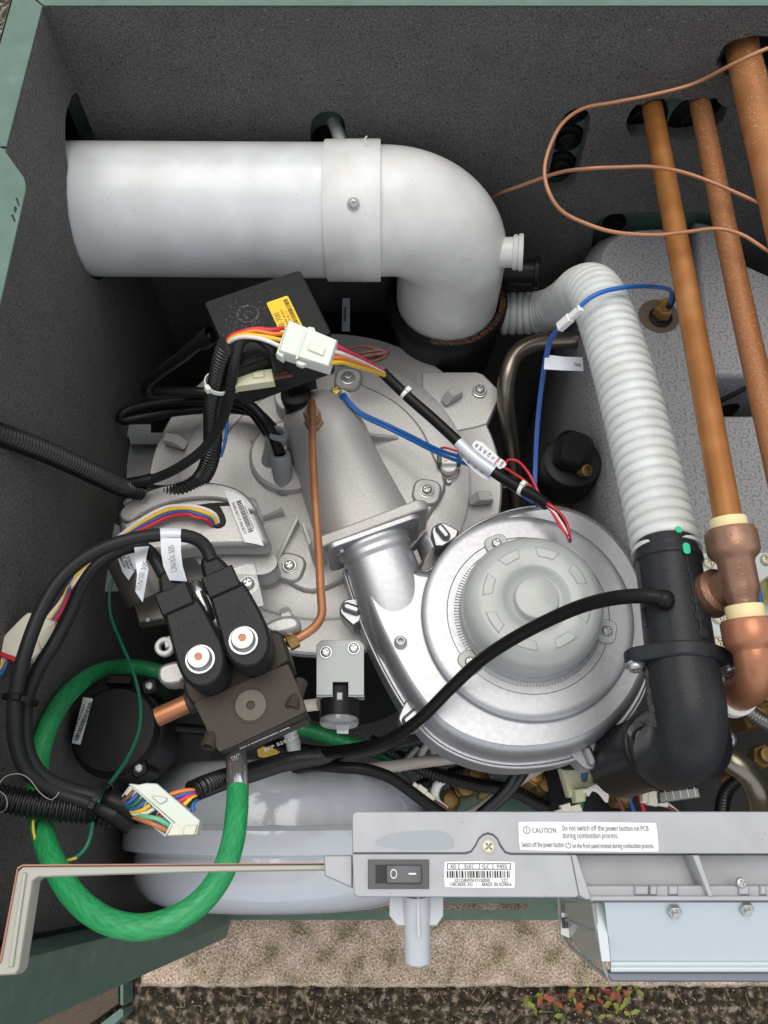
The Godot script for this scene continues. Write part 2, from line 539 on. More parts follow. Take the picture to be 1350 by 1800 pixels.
	relief(bl, fine_t, 0.008)
	plain("black_shine", rgb(24, 25, 27), 0.3)
	plain("black_rubber", rgb(22, 22, 23), 0.5)
	plain("cable_black", rgb(21, 21, 22), 0.4)
	plain("conduit_black", rgb(22, 22, 23), 0.3)
	plain("cable_grey", rgb(36, 37, 38), 0.42)
	var fit := plain("fitting_black", Color(1, 1, 1), 0.4)
	fit.albedo_texture = ramp(noise_img(512, 0.1, FastNoiseLite.TYPE_SIMPLEX_SMOOTH, 4, 71), [[0.0, rgb(35, 37, 40)], [0.7, rgb(45, 47, 51)], [0.9, rgb(56, 58, 62)], [1.0, rgb(90, 92, 94)]])
	tri_tex(fit, 6.0)
	var pump := plain("pump_brown", Color(1, 1, 1), 0.5, 0.15)
	pump.albedo_texture = ramp(fine, [[0.0, rgb(60, 54, 49)], [0.6, rgb(66, 60, 55)], [1.0, rgb(76, 70, 64)]])
	tri_tex(pump, 6.0)
	relief(pump, fine_t, 0.02)
	var coil := plain("coil_black", Color(1, 1, 1), 0.5)
	coil.albedo_texture = ramp(fine, [[0.0, rgb(33, 34, 36)], [0.8, rgb(44, 45, 47)], [1.0, rgb(60, 61, 63)]])
	tri_tex(coil, 5.0)
	plain("coil_print", rgb(26, 26, 28), 0.6)
	var vessel := plain("vessel_paint", Color(1, 1, 1), 0.14)
	vessel.albedo_texture = worn(rgb(188, 193, 201), 0.05, 70, 12, 80)
	relief(vessel, fine_t, 0.006)
	tri_tex(vessel, 3.0)
	vessel.clearcoat_enabled = true; vessel.clearcoat = 0.6; vessel.clearcoat_roughness = 0.1
	# green hose: wrapped weave
	var wv := Image.create_empty(256, 256, false, Image.FORMAT_RGB8)
	for y in 256:
		for x in 256:
			var g := 0.5 + 0.3 * sin(TAU * (x * 6 + y * 10) / 256.0) + 0.18 * sin(TAU * (x * 6 - y * 10) / 256.0)
			wv.set_pixel(x, y, Color(g, g, g))
	var gh := plain("green_hose", Color(1, 1, 1), 0.45)
	gh.albedo_texture = worn(rgb(42, 152, 90), 0.22, 160, 40, 90)
	relief(gh, ImageTexture.create_from_image(wv), 0.03)
	gh.uv1_scale = Vector3(2, 0.5, 1)
	# wires and small things
	plain("red", rgb(205, 45, 60), 0.4); plain("pink", rgb(214, 52, 84), 0.4); plain("orange", rgb(222, 128, 52), 0.4)
	plain("yellow", rgb(232, 190, 50), 0.4); plain("white_wire", rgb(228, 220, 214), 0.4); plain("blue", rgb(28, 98, 180), 0.4)
	plain("blue_dark", rgb(52, 88, 160), 0.4); plain("brown", rgb(112, 72, 62), 0.42); plain("green_wire", rgb(24, 104, 76), 0.4)
	plain("mint", rgb(110, 190, 150), 0.4); plain("cyan", rgb(60, 170, 200), 0.4); plain("copper_wire", rgb(190, 120, 80), 0.4); plain("purple", rgb(110, 60, 120), 0.4)
	var nylon := plain("nylon", rgb(214, 220, 212), 0.35)
	nylon.subsurf_scatter_enabled = true; nylon.subsurf_scatter_strength = 0.15
	plain("nylon_yellow", rgb(206, 206, 172), 0.4)
	plain("nylon_cream", rgb(226, 222, 206), 0.45)
	plain("tie_white", rgb(222, 228, 220), 0.4)
	plain("cream", rgb(226, 210, 160), 0.45)
	plain("frame_plastic", rgb(164, 163, 153), 0.45)
	plain("frame_edge", rgb(160, 112, 92), 0.6)
	plain("paper", rgb(222, 224, 226), 0.4)
	plain("paper_silver", rgb(206, 212, 220), 0.35, 0.15)
	plain("paper_yellow", rgb(240, 196, 20), 0.45)
	plain("ink", rgb(30, 30, 32), 0.6)
	plain("ink_grey", rgb(92, 94, 98), 0.6)
	plain("ink_red", rgb(190, 60, 70), 0.6)
	plain("print_white", rgb(210, 210, 208), 0.5)
	plain("paint_green", rgb(30, 190, 140), 0.4)
	plain("tape_yellow", rgb(226, 190, 40), 0.45)
	plain("switch_dark", rgb(62, 63, 68), 0.4)
	plain("switch_rocker", rgb(60, 66, 74), 0.3)
	plain("dark_metal", rgb(70, 72, 74), 0.45, 0.5)
	plain("sheet_grey", rgb(134, 139, 141), 0.5, 0.35)
	plain("copper_tip", rgb(160, 112, 88), 0.5, 0.7)
	plain("white_ceramic", rgb(232, 232, 230), 0.35)
	plain("clip_green", rgb(62, 92, 78), 0.4)
	plain("boot_grey", rgb(138, 143, 146), 0.5)
	var cl := plain("clear", Color(0.86, 0.88, 0.86, 0.22), 0.06)
	cl.transparency = BaseMaterial3D.TRANSPARENCY_ALPHA
	var cl2 := plain("clear_strap", Color(0.8, 0.82, 0.82, 0.18), 0.12)
	cl2.transparency = BaseMaterial3D.TRANSPARENCY_ALPHA
	var cs := plain("clear_smoke", Color(0.5, 0.5, 0.47, 0.45), 0.06)
	cs.transparency = BaseMaterial3D.TRANSPARENCY_ALPHA
	# ground
	var slab_c := plain("slab", Color(1, 1, 1), 0.92)
	var sf := noise_img(512, 0.16, FastNoiseLite.TYPE_SIMPLEX_SMOOTH, 4, 81)
	var sc2 := noise_img(512, 0.012, FastNoiseLite.TYPE_SIMPLEX_SMOOTH, 5, 82)
	var si := Image.create_empty(512, 512, false, Image.FORMAT_RGB8)
	for y in 512:
		for x in 512:
			var f := (sf.get_pixel(x, y).r - 0.5) * 0.5
			var g := sc2.get_pixel(x, y).r
			var c := Color(0.72, 0.635, 0.56).lerp(Color(0.54, 0.49, 0.39), smoothstep(0.5, 0.85, g)).lerp(Color(0.82, 0.73, 0.67), smoothstep(0.45, 0.15, g))
			si.set_pixel(x, y, Color(clampf(c.r + f, 0, 1), clampf(c.g + f * 0.95, 0, 1), clampf(c.b + f * 0.9, 0, 1)))
	for k in 700:
		var g := fr.randf_range(0.62, 0.86) if k % 3 else fr.randf_range(0.2, 0.36)
		si.fill_rect(Rect2i(fr.randi_range(0, 508), fr.randi_range(0, 508), fr.randi_range(1, 3), fr.randi_range(1, 3)), Color(g, g * 0.93, g * 0.87))
	si.generate_mipmaps()
	slab_c.albedo_texture = ImageTexture.create_from_image(si)
	tri_tex(slab_c, 2.4)
	relief(slab_c, ImageTexture.create_from_image(sf), 0.2)
	var soil_c := plain("soil", Color(1, 1, 1), 0.95)
	soil_c.albedo_texture = ramp(noise_img(1024, 0.02, FastNoiseLite.TYPE_SIMPLEX_SMOOTH, 8, 85), [[0.0, rgb(28, 24, 20)], [0.4, rgb(52, 45, 35)], [0.52, rgb(66, 62, 42)], [0.62, rgb(92, 82, 68)], [0.72, rgb(128, 116, 102)], [1.0, rgb(180, 170, 160)]])
	tri_tex(soil_c, 2.2)
	relief(soil_c, ImageTexture.create_from_image(noise_img(512, 0.07, FastNoiseLite.TYPE_SIMPLEX_SMOOTH, 6, 87)), 0.5)
	plain("stone_pale", rgb(176, 166, 156), 0.85); plain("stone_brown", rgb(128, 110, 92), 0.9); plain("stone_grey", rgb(140, 138, 134), 0.85)
	plain("straw", rgb(150, 130, 100), 0.85); plain("moss", rgb(62, 60, 34), 0.95)
	plain("leaf_green", rgb(92, 112, 44), 0.5); plain("leaf_lime", rgb(132, 142, 56), 0.6); plain("leaf_red", rgb(132, 62, 50), 0.6); plain("leaf_orange", rgb(158, 88, 48), 0.6); plain("stem_red", rgb(120, 60, 54), 0.6)
	for k in ["black_plastic", "coil_black", "cable_black", "cable_grey", "fitting_black", "black_rubber", "pump_brown"]:
		M[k].metallic_specular = 0.32

# ================================================================ the scene
func _ready():
	rng.seed = 20240611
	font = SystemFont.new()
	font.font_names = PackedStringArray(["Droid Sans"])
	var cam := Camera3D.new()
	cam.name = "camera"
	cam.fov = rad_to_deg(2.0 * atan(900.0 / F))
	cam.near = 0.02; cam.far = 60.0
	add_child(cam)
	cam.position = Vector3(0, H, 0)
	cam.rotation_degrees = Vector3(-PITCH, 0, 0)
	cam.current = true
	var sky_mat := ProceduralSkyMaterial.new()
	sky_mat.sky_top_color = rgb(218, 223, 231)
	sky_mat.sky_horizon_color = rgb(226, 228, 232)
	sky_mat.sky_curve = 0.2
	sky_mat.ground_horizon_color = rgb(150, 146, 140)
	sky_mat.ground_bottom_color = rgb(110, 104, 96)
	var sky := Sky.new()
	sky.sky_material = sky_mat
	var env := Environment.new()
	env.background_mode = Environment.BG_SKY
	env.sky = sky
	env.ambient_light_source = Environment.AMBIENT_SOURCE_SKY
	env.tonemap_mode = Environment.TONE_MAPPER_LINEAR
	env.tonemap_exposure = 1.42
	env.sdfgi_enabled = true; env.ssao_enabled = true; env.ssil_enabled = true
	var we := WorldEnvironment.new()
	we.name = "world"
	we.environment = env
	add_child(we)
	var sun := DirectionalLight3D.new()
	sun.name = "sun"
	sun.light_energy = 0.45
	sun.light_angular_distance = 45.0
	sun.light_color = Color(1.0, 0.98, 0.95)
	sun.shadow_enabled = true
	sun.rotation_degrees = Vector3(-76, 200, 0)
	add_child(sun)
	make_materials()
	screw_mesh = make_screw()
	build_ground()
	build_cabinet()
	build_flue()
	build_tank()
	build_lid()
	build_fan()
	build_vessel()
	build_pipes()
	build_hoses()
	build_fitting()
	build_oil_pump()
	build_damper()
	build_ignition()
	build_harness()
	build_left_cables()
	build_lower_parts()
	build_control_box()
	build_litter()

# ---------------------------------------------------------------- ground
func build_ground():
	var g := MB.new()
	g.prism(MB.rrect(60, 60), -0.1, 0.0, 0, level(0))
	setting("ground", g, "soil")
	var s := MB.new()
	var a := p(245, 1736, H - 0.05)
	# a rough-edged concrete slab
	var o := PackedVector2Array()
	var n := 90
	for k in n: o.push_back(Vector2(lerpf(-0.442, 1.1, k / float(n)), -0.199 + rng.randf_range(-0.0022, 0.0022)))
	o.push_back(Vector2(1.1, 1.02)); o.push_back(Vector2(-0.442, 1.02))
	for k in 40: o.push_back(Vector2(-0.442 + rng.randf_range(-0.002, 0.002), lerpf(1.0, -0.19, k / 39.0)))
	s.prism(o, 0.0, 0.05, 0.006, level(0.002))
	setting("paving_slab", s, "slab")

# ---------------------------------------------------------------- cabinet
const WX := -0.342      # left lining
const WZ := -0.79       # back lining
const RX := 0.56        # right lining
const RIM := 0.537      # depth of the rim below the camera
const BASE := 1.655     # depth of the cabinet floor
func ragged(a: Array, amount: float, cut := 3) -> Array:
	var o := []
	for i in a.size():
		var b = a[(i + 1) % a.size()]
		for k in cut:
			var t := float(k) / cut
			o.append([lerpf(a[i][0], b[0], t) + rng.randf_range(-amount, amount), lerpf(a[i][1], b[1], t) + rng.randf_range(-amount, amount)])
	return o
func build_cabinet():
	var t := thing("boiler_cabinet", "open green sheet metal boiler cabinet lined with black foam", "cabinet", Vector3(0.04, H - BASE, -0.36))
	var top := H - RIM
	var bot := H - BASE
	# back lining with its cut-outs
	var back := CSGBox3D.new()
	back.size = Vector3(RX - WX + 0.03, top - bot - 0.004, 0.02)
	back.name = "back_lining"
	back.material = M["foam"]
	t.add_child(back, true)
	back.global_position = Vector3((RX + WX) / 2 + 0.015, (top + bot) / 2, WZ - 0.01)
	var slot_a := [[545, 290], [545, 222], [551, 206], [565, 197], [586, 195], [600, 202], [607, 216], [612, 290]]
	var slot_b := [[962, 318], [972, 268], [982, 224], [992, 202], [1008, 190], [1028, 190], [1038, 203], [1036, 224], [1022, 280], [1012, 318], [998, 336], [978, 343], [964, 336]]
	var slot_c := ragged([[1100, 215], [1112, 190], [1135, 178], [1160, 172], [1200, 176], [1232, 174], [1258, 173], [1278, 190], [1270, 212], [1250, 232], [1210, 246], [1150, 240], [1108, 240]], 2.2)
	var slot_d := ragged([[1259, 112], [1266, 92], [1282, 74], [1310, 66], [1345, 64], [1380, 66], [1395, 100], [1380, 138], [1320, 140], [1275, 135]], 2.5)
	var slot_e := [[1040, 480], [1040, 400], [1062, 376], [1150, 372], [1262, 374], [1290, 398], [1300, 480]]
	for s in [slot_a, slot_b, slot_c, slot_d, slot_e]:
		var c := CSGPolygon3D.new()
		var o := PackedVector2Array()
		for e in s:
			var w := pz(e[0], e[1], WZ)
			o.push_back(Vector2(w.x - back.global_position.x, w.y - back.global_position.y))
		if s == slot_b or s == slot_a or s == slot_e: o = rounded(o, 2)
		c.polygon = o
		c.depth = 0.2
		c.operation = CSGShape3D.OPERATION_SUBTRACTION
		c.name = "cut_out"
		c.material = M["foam"]
		back.add_child(c, true)
		c.position = Vector3(0, 0, 0.1)
	# left lining with the flue hole
	var left := CSGBox3D.new()
	left.size = Vector3(0.02, top - bot - 0.004, 0.08 - WZ)
	left.name = "side_lining"
	left.material = M["foam"]
	t.add_child(left, true)
	left.global_position = Vector3(WX - 0.0102, (top + bot) / 2, (0.04 + WZ) / 2)
	var hole := CSGPolygon3D.new()
	var ho := PackedVector2Array()
	var fc := Vector2(FLUE_Z, H - FLUE_H)
	for k in 60:
		var a := TAU * k / 60.0
		var r := FLUE_R + 0.0016 + rng.randf_range(-0.0006, 0.0012)
		# torn wider towards the back and above
		if a > 1.5 and a < 3.4: r += 0.046 * sin((a - 1.5) / 1.9 * PI) + rng.randf_range(0, 0.004)
		var w := fc + Vector2(cos(a), sin(a)) * r
		ho.push_back(Vector2(w.x - left.global_position.z, w.y - left.global_position.y))
	hole.polygon = ho
	hole.depth = 0.2
	hole.operation = CSGShape3D.OPERATION_SUBTRACTION
	hole.name = "cut_out"
	hole.material = M["foam"]
	left.add_child(hole)
	hole.transform = Transform3D(Basis(Vector3(0, 0, 1), Vector3(0, 1, 0), Vector3(-1, 0, 0)), Vector3(-0.1, 0, 0))
	var right := MB.new()
	right.box(Vector3(0.03, top - bot - 0.004, 0.06 - WZ), Transform3D(Basis.IDENTITY, Vector3(RX + 0.015, (top + bot) / 2, (0.06 + WZ) / 2)))
	part("side_lining", right, "foam", t)
	# outer sheets
	var sh := MB.new()
	# the left sheet leaves an opening for the black box added behind the hole
	var zc := FLUE_Z
	var hc := H - FLUE_H
	for e in [[0.13, zc + 0.125, top, bot], [zc - 0.125, -0.84, top, bot], [zc + 0.125, zc - 0.125, top, hc + 0.125], [zc + 0.125, zc - 0.125, hc - 0.125, bot]]:
		sh.box(Vector3(0.0015, e[2] - e[3], e[0] - e[1]), Transform3D(Basis.IDENTITY, Vector3(WX - 0.0325, (e[2] + e[3]) / 2, (e[0] + e[1]) / 2)), 0)
	part("side_sheet", sh, "green_sheet", t)
	var dark_box := CSGBox3D.new()  # closed black box, added so that the torn flue hole looks dark
	dark_box.size = Vector3(0.1, 0.256, 0.256)
	dark_box.name = "added_dark_box"
	dark_box.material = M["black_plastic"]
	t.add_child(dark_box, true)
	dark_box.global_position = Vector3(WX - 0.0845, hc, zc)
	var inside := CSGBox3D.new()
	inside.size = Vector3(0.1, 0.25, 0.25)
	inside.operation = CSGShape3D.OPERATION_SUBTRACTION
	inside.material = M["black_plastic"]
	inside.name = "hollow"
	dark_box.add_child(inside)
	inside.position = Vector3(0.004, 0, 0)
	sh = MB.new()
	sh.box(Vector3(0.0015, top - bot, 0.97), Transform3D(Basis.IDENTITY, Vector3(RX + 0.0325, (top + bot) / 2, -0.355)), 0)
	part("side_sheet", sh, "green_sheet", t)
	sh = MB.new()
	sh.box(Vector3(RX - WX + 0.063, top - bot, 0.0015), Transform3D(Basis.IDENTITY, Vector3((RX + WX) / 2, (top + bot) / 2, WZ - 0.034)), 0)
	part("back_sheet", sh, "green_sheet", t)
	# rim folds, mitred at the corner
	var y := H - RIM
	var rm := MB.new()
	rm.prism(PackedVector2Array([Vector2(WX, -WZ - 0.0006), Vector2(WX - 0.034, -WZ + 0.0334), Vector2(WX - 0.034, 0.598), Vector2(WX, 0.5975)]), -0.0015, 0.0, 0.0006, level(y))
	rm.prism(PackedVector2Array([Vector2(WX, 0.5950), Vector2(WX - 0.034, 0.5945), Vector2(WX - 0.034, -0.11), Vector2(WX + 0.002, -0.11)]), -0.0015, 0.0, 0.0006, level(y - 0.0003))
	part("rim", rm, "green_sheet", t)
	rm = MB.new()
	rm.prism(PackedVector2Array([Vector2(WX + 0.0012, -WZ), Vector2(RX, -WZ), Vector2(RX + 0.03, -WZ + 0.034), Vector2(WX - 0.0328, -WZ + 0.034)]), -0.0015, 0.0, 0.0006, level(y))
	part("rim", rm, "green_sheet", t)
	rm = MB.new()
	rm.prism(PackedVector2Array([Vector2(RX + 0.001, -WZ), Vector2(RX + 0.034, -WZ + 0.034), Vector2(RX + 0.034, -0.11), Vector2(RX, -0.11)]), -0.0015, 0.0, 0.0006, level(y))
	part("rim", rm, "green_sheet", t)
	# tab plate on the left rim, with its punched slots
	var tab := CSGPolygon3D.new()
	var tp := lv([[-60, 262], [2, 262], [9, 267], [43, 315], [46, 326], [46, 338], [10, 500], [-70, 860]], RIM)
	tab.polygon = tp
	tab.depth = 0.0016
	tab.name = "rim_tab"
	tab.material = M["green_sheet"]
	t.add_child(tab, true)
	tab.global_transform = Transform3D(FLAT, Vector3(0, y + 0.0022, 0))
	for e in [[[29, 350], [33, 352], [37, 366], [33, 364]], [[26, 367], [30, 366], [32, 371], [29, 378], [26, 375]], [[21, 381], [25, 380], [30, 392], [27, 394]]]:
		var c := CSGPolygon3D.new()
		c.polygon = lv(e, RIM)
		c.depth = 0.02
		c.operation = CSGShape3D.OPERATION_SUBTRACTION
		c.name = "slot"
		c.material = M["green_sheet"]
		tab.add_child(c, true)
		c.position = Vector3(0, 0, 0.01)
	# front upright on the left: return flange and two facets, running down to the floor
	var fl := MB.new()
	fl.box(Vector3(0.063, top - bot, 0.0015), Transform3D(Basis.IDENTITY, Vector3(-0.3125, (top + bot) / 2, 0.0665)), 0)
	fl.box(Vector3(0.0015, top - bot, 0.029), Transform3D(Basis.IDENTITY, Vector3(-0.2815, (top + bot) / 2, 0.0815)), 0)
	var bent := Basis(Vector3.UP, deg_to_rad(-14))
	fl.box(Vector3(0.0015, top - bot, 0.022), Transform3D(bent, Vector3(-0.2845, (top + bot) / 2, 0.1065)), 0)
	fl.box(Vector3(0.085, top - bot, 0.0015), Transform3D(Basis.IDENTITY, Vector3(-0.329, (top + bot) / 2, 0.1175)), 0)
	part("front_upright", fl, "green_sheet", t)
	fl = MB.new()
	fl.box(Vector3(0.04, top - bot, 0.05), Transform3D(Basis.IDENTITY, Vector3(RX + 0.01, (top + bot) / 2, 0.092)), 0.002)
	part("front_upright", fl, "green_sheet", t)
	# floor and the slotted front rail
	var fo := MB.new()
	fo.box(Vector3(RX - WX + 0.06, 0.002, 0.83), Transform3D(Basis.IDENTITY, Vector3((RX + WX) / 2, bot + 0.001, -0.37)), 0)
	part("floor_tray", fo, "foam", t)
	var ra := MB.new()
	var ry := H - 1.625
	ra.box(Vector3(0.85, 0.0015, 0.010), Transform3D(Basis.IDENTITY, Vector3(0.14, ry, 0.056)), 0)
	ra.box(Vector3(0.85, 0.0015, 0.016), Transform3D(Basis.IDENTITY, Vector3(0.14, ry, 0.0795)), 0)
	ra.box(Vector3(0.85, 0.028, 0.0015), Transform3D(Basis.IDENTITY, Vector3(0.14, ry - 0.0142, 0.0872)), 0)
	for e in [[-0.285, 0.02], [-0.128, 0.05], [0.035, 0.036], [0.285, 0.05], [0.5, 0.05]]:
		ra.box(Vector3(e[1], 0.0015, 0.0105), Transform3D(Basis.IDENTITY, Vector3(e[0] + 0.0, ry, 0.0662)), 0)
	part("front_rail", ra, "green_sheet", t)
	# grommets in the back sheet, seen through the cut-outs
	for e in [[574, 240, 0.017], [1008, 192, 0.018], [996, 240, 0.02], [984, 287, 0.02], [1128, 205, 0.03], [1222, 205, 0.03], [1330, 105, 0.04], [1080, 390, 0.016]]:
		var w := pz(e[0], e[1], WZ - 0.033)
		var gb := MB.new()
		gb.lathe([Vector2(e[2], 0), Vector2(e[2], 0.003), Vector2(e[2] * 0.93, 0.005), Vector2(e[2] * 0.72, 0.0055), Vector2(e[2] * 0.62, 0.011), Vector2(e[2] * 0.5, 0.012), Vector2(e[2] * 0.42, 0.008), Vector2(e[2] * 0.38, 0.007), Vector2(0, 0.007)], aim(w, Vector3(0, 0, 1)), 28)
		part("grommet", gb, "black_rubber", t)
	# lifted-off front panel lying on the soil beside the cabinet
	var d := thing("removed_panel", "green edged cabinet panel lying foam side up on soil beside the slab", "panel", Vector3(-0.6, 0, 0.2))
	var pb := MB.new()
	var pl := lv([[-260, 1650], [207, 1650], [209, 1766], [110, 1836], [-260, 1836]], H - 0.055)
	pb.prism(pl, 0.004, 0.05, 0.003, level(0))
	part("foam_sheet", pb, "foam_brown", d)
	var edge := MB.new()
	for e in [[[211, 1640], [218, 1640], [218, 1768], [212, 1766]], [[212, 1772], [218, 1774], [218, 1786], [150, 1850], [116, 1850], [130, 1836]]]:
		edge.prism(lv(e, H - 0.06), 0.0, 0.06, 0.001, level(0.003))
	part("panel_edge", edge, "green_sheet", d)
func rounded(o: PackedVector2Array, times: int) -> PackedVector2Array:
	for t in times:
		var r := PackedVector2Array()
		for i in o.size():
			var a := o[i]; var b := o[(i + 1) % o.size()]
			r.push_back(a.lerp(b, 0.25)); r.push_back(a.lerp(b, 0.75))
		o = r
	return o

# ---------------------------------------------------------------- flue
const FLUE_H := 0.726
const FLUE_Z := -0.7025
const FLUE_R := 0.0748
func build_flue():
	var y := H - FLUE_H
	var t := thing("flue_pipe", "wide white plastic flue pipe leaving through the foam wall", "flue pipe", Vector3(-0.25, y - FLUE_R, FLUE_Z))
	var b := MB.new()
	b.lathe([Vector2(0.070, -0.42), Vector2(FLUE_R, -0.42), Vector2(FLUE_R, -0.033), Vector2(0.07, -0.033), Vector2(0.07, -0.42)], aim(Vector3(0, y, FLUE_Z), Vector3(1, 0.004, 0.012)), 72)
	part("pipe", b, "white_plastic", t)
	# elbow: socket, bend, foot
	var e := thing("flue_elbow", "white plastic flue elbow with screwed socket and capped test port", "flue elbow", Vector3(0.085, H - 0.91, FLUE_Z))
	b = MB.new()
	var rings := []
	var bx := 0.004
	var br := 0.081
	var seg := 64
	for i in 33:
		var c: Vector3; var nrm: Vector3
		var r := 0.0725
		if i < 4:
			c = Vector3(lerpf(-0.01, bx, i / 4.0), y, FLUE_Z); nrm = Vector3(0, 1, 0)
		elif i <= 26:
			var a := PI / 2 * (i - 4) / 22.0
			c = Vector3(bx + br * sin(a), y - br + br * cos(a), FLUE_Z); nrm = Vector3(sin(a), cos(a), 0)
			r = lerpf(0.0725, 0.068, (i - 4) / 22.0)
		else:
			c = Vector3(bx + br, y - br - 0.013 * (i - 26), FLUE_Z); nrm = Vector3(1, 0, 0)
			r = 0.068
		var ring := PackedVector3Array()
		for k in seg: ring.push_back(c + nrm * cos(TAU * k / seg) * r + Vector3(0, 0, 1) * sin(TAU * k / seg) * r)
		rings.append(ring)
	b.loft(rings)
	part("bend", b, "elbow_plastic", e)
	b = MB.new()
	b.lathe([Vector2(0.072, -0.067), Vector2(0.0776, -0.067), Vector2(0.0783, -0.066), Vector2(0.0787, -0.0065), Vector2(0.078, -0.0038), Vector2(0.073, -0.0038)], aim(Vector3(0, y, FLUE_Z), Vector3(1, 0, 0)), 72)
	part("socket", b, "elbow_plastic", e)
	var sa := deg_to_rad(38)      # the screw sits on the front flank
	var sn := Vector3(0, cos(sa), sin(sa))
	screw(Vector3(-0.033, y, FLUE_Z) + sn * 0.0783, 0.0054, e, "zinc", sn, 0.007)
	var port := aim(Vector3(0.139, y - 0.048, FLUE_Z + 0.0175), Vector3(1, 0.12, 0.1))
	b = MB.new()
	b.lathe([Vector2(0.018, 0), Vector2(0.018, 0.0175), Vector2(0.020, 0.018), Vector2(0.0213, 0.0207), Vector2(0.020, 0.0235), Vector2(0.019, 0.024), Vector2(0.0213, 0.0245), Vector2(0.0223, 0.0273), Vector2(0.0213, 0.03), Vector2(0.0, 0.0305)], port, 36)
	part("test_port", b, "elbow_plastic", e)
	b = MB.new()
	b.tube([Vector3(-0.02, y + 0.0776, FLUE_Z - 0.022), Vector3(-0.021, y + 0.083, FLUE_Z - 0.025), Vector3(-0.0185, y + 0.085, FLUE_Z - 0.026)], 0.0009, 6)
	part("mould_tag", b, "elbow_plastic", e)
	# black socket that receives the elbow
	var s := thing("flue_socket", "black plastic flue socket with rusty ring under the white elbow", "flue socket", Vector3(bx + br, H - 1.0, FLUE_Z))
	b = MB.new()
	b.lathe([Vector2(0.0692, 0.02), Vector2(0.0714, 0.0305), Vector2(0.0802, 0.031), Vector2(0.0823, 0.028), Vector2(0.0823, 0.013), Vector2(0.0796, 0.0098), Vector2(0.076, -0.05), Vector2(0.07, -0.12), Vector2(0.05, -0.12)], upright(Vector3(bx + br, H - 0.910, FLUE_Z)), 64)
	part("socket", b, "black_plastic", s)
	b = MB.new()
	for k in 900:
		var a := rng.randf_range(-0.4, 1.9)
		var r := rng.randf_range(0.0695, 0.079)
		var w := Vector3(bx + br + cos(a) * r, H - 0.8792 + (0.0 if r > 0.0714 else -0.006), FLUE_Z + sin(a) * r)
		var z := rng.randf_range(0.0004, 0.001)
		b.box(Vector3(z, z * 0.6, z), Transform3D(Basis(Vector3.UP, rng.randf() * 3), w), 0)
	var rust := part("rust_crumbs", b, "rust", s)
	rust.set_meta("kind", "stuff")
	b = MB.new()
	b.lathe([Vector2(0.0164, -0.03), Vector2(0.0164, 0.015), Vector2(0.0207, 0.0158), Vector2(0.0213, 0.0207), Vector2(0.0196, 0.0223), Vector2(0.0153, 0.022), Vector2(0.014, 0.011), Vector2(0, 0.011)], aim(p(918, 478, 0.85), Vector3(1, 0.1, 0.12)), 28)
	part("test_nozzle", b, "black_plastic", s)
	# white condensate hose through the back cut-out
	var w := thing("condensate_hose", "thin white hose coming through the back cut-out behind the flue", "hose", p(600, 300, 0.9))
	cable("hose", [[562, 178, 0.74], [574, 192, 0.715], [590, 222, 0.705], [600, 258, 0.715], [604, 330, 0.84], [590, 480, 0.98], [560, 540, 1.1]], 0.0085, "hose_grey", w)

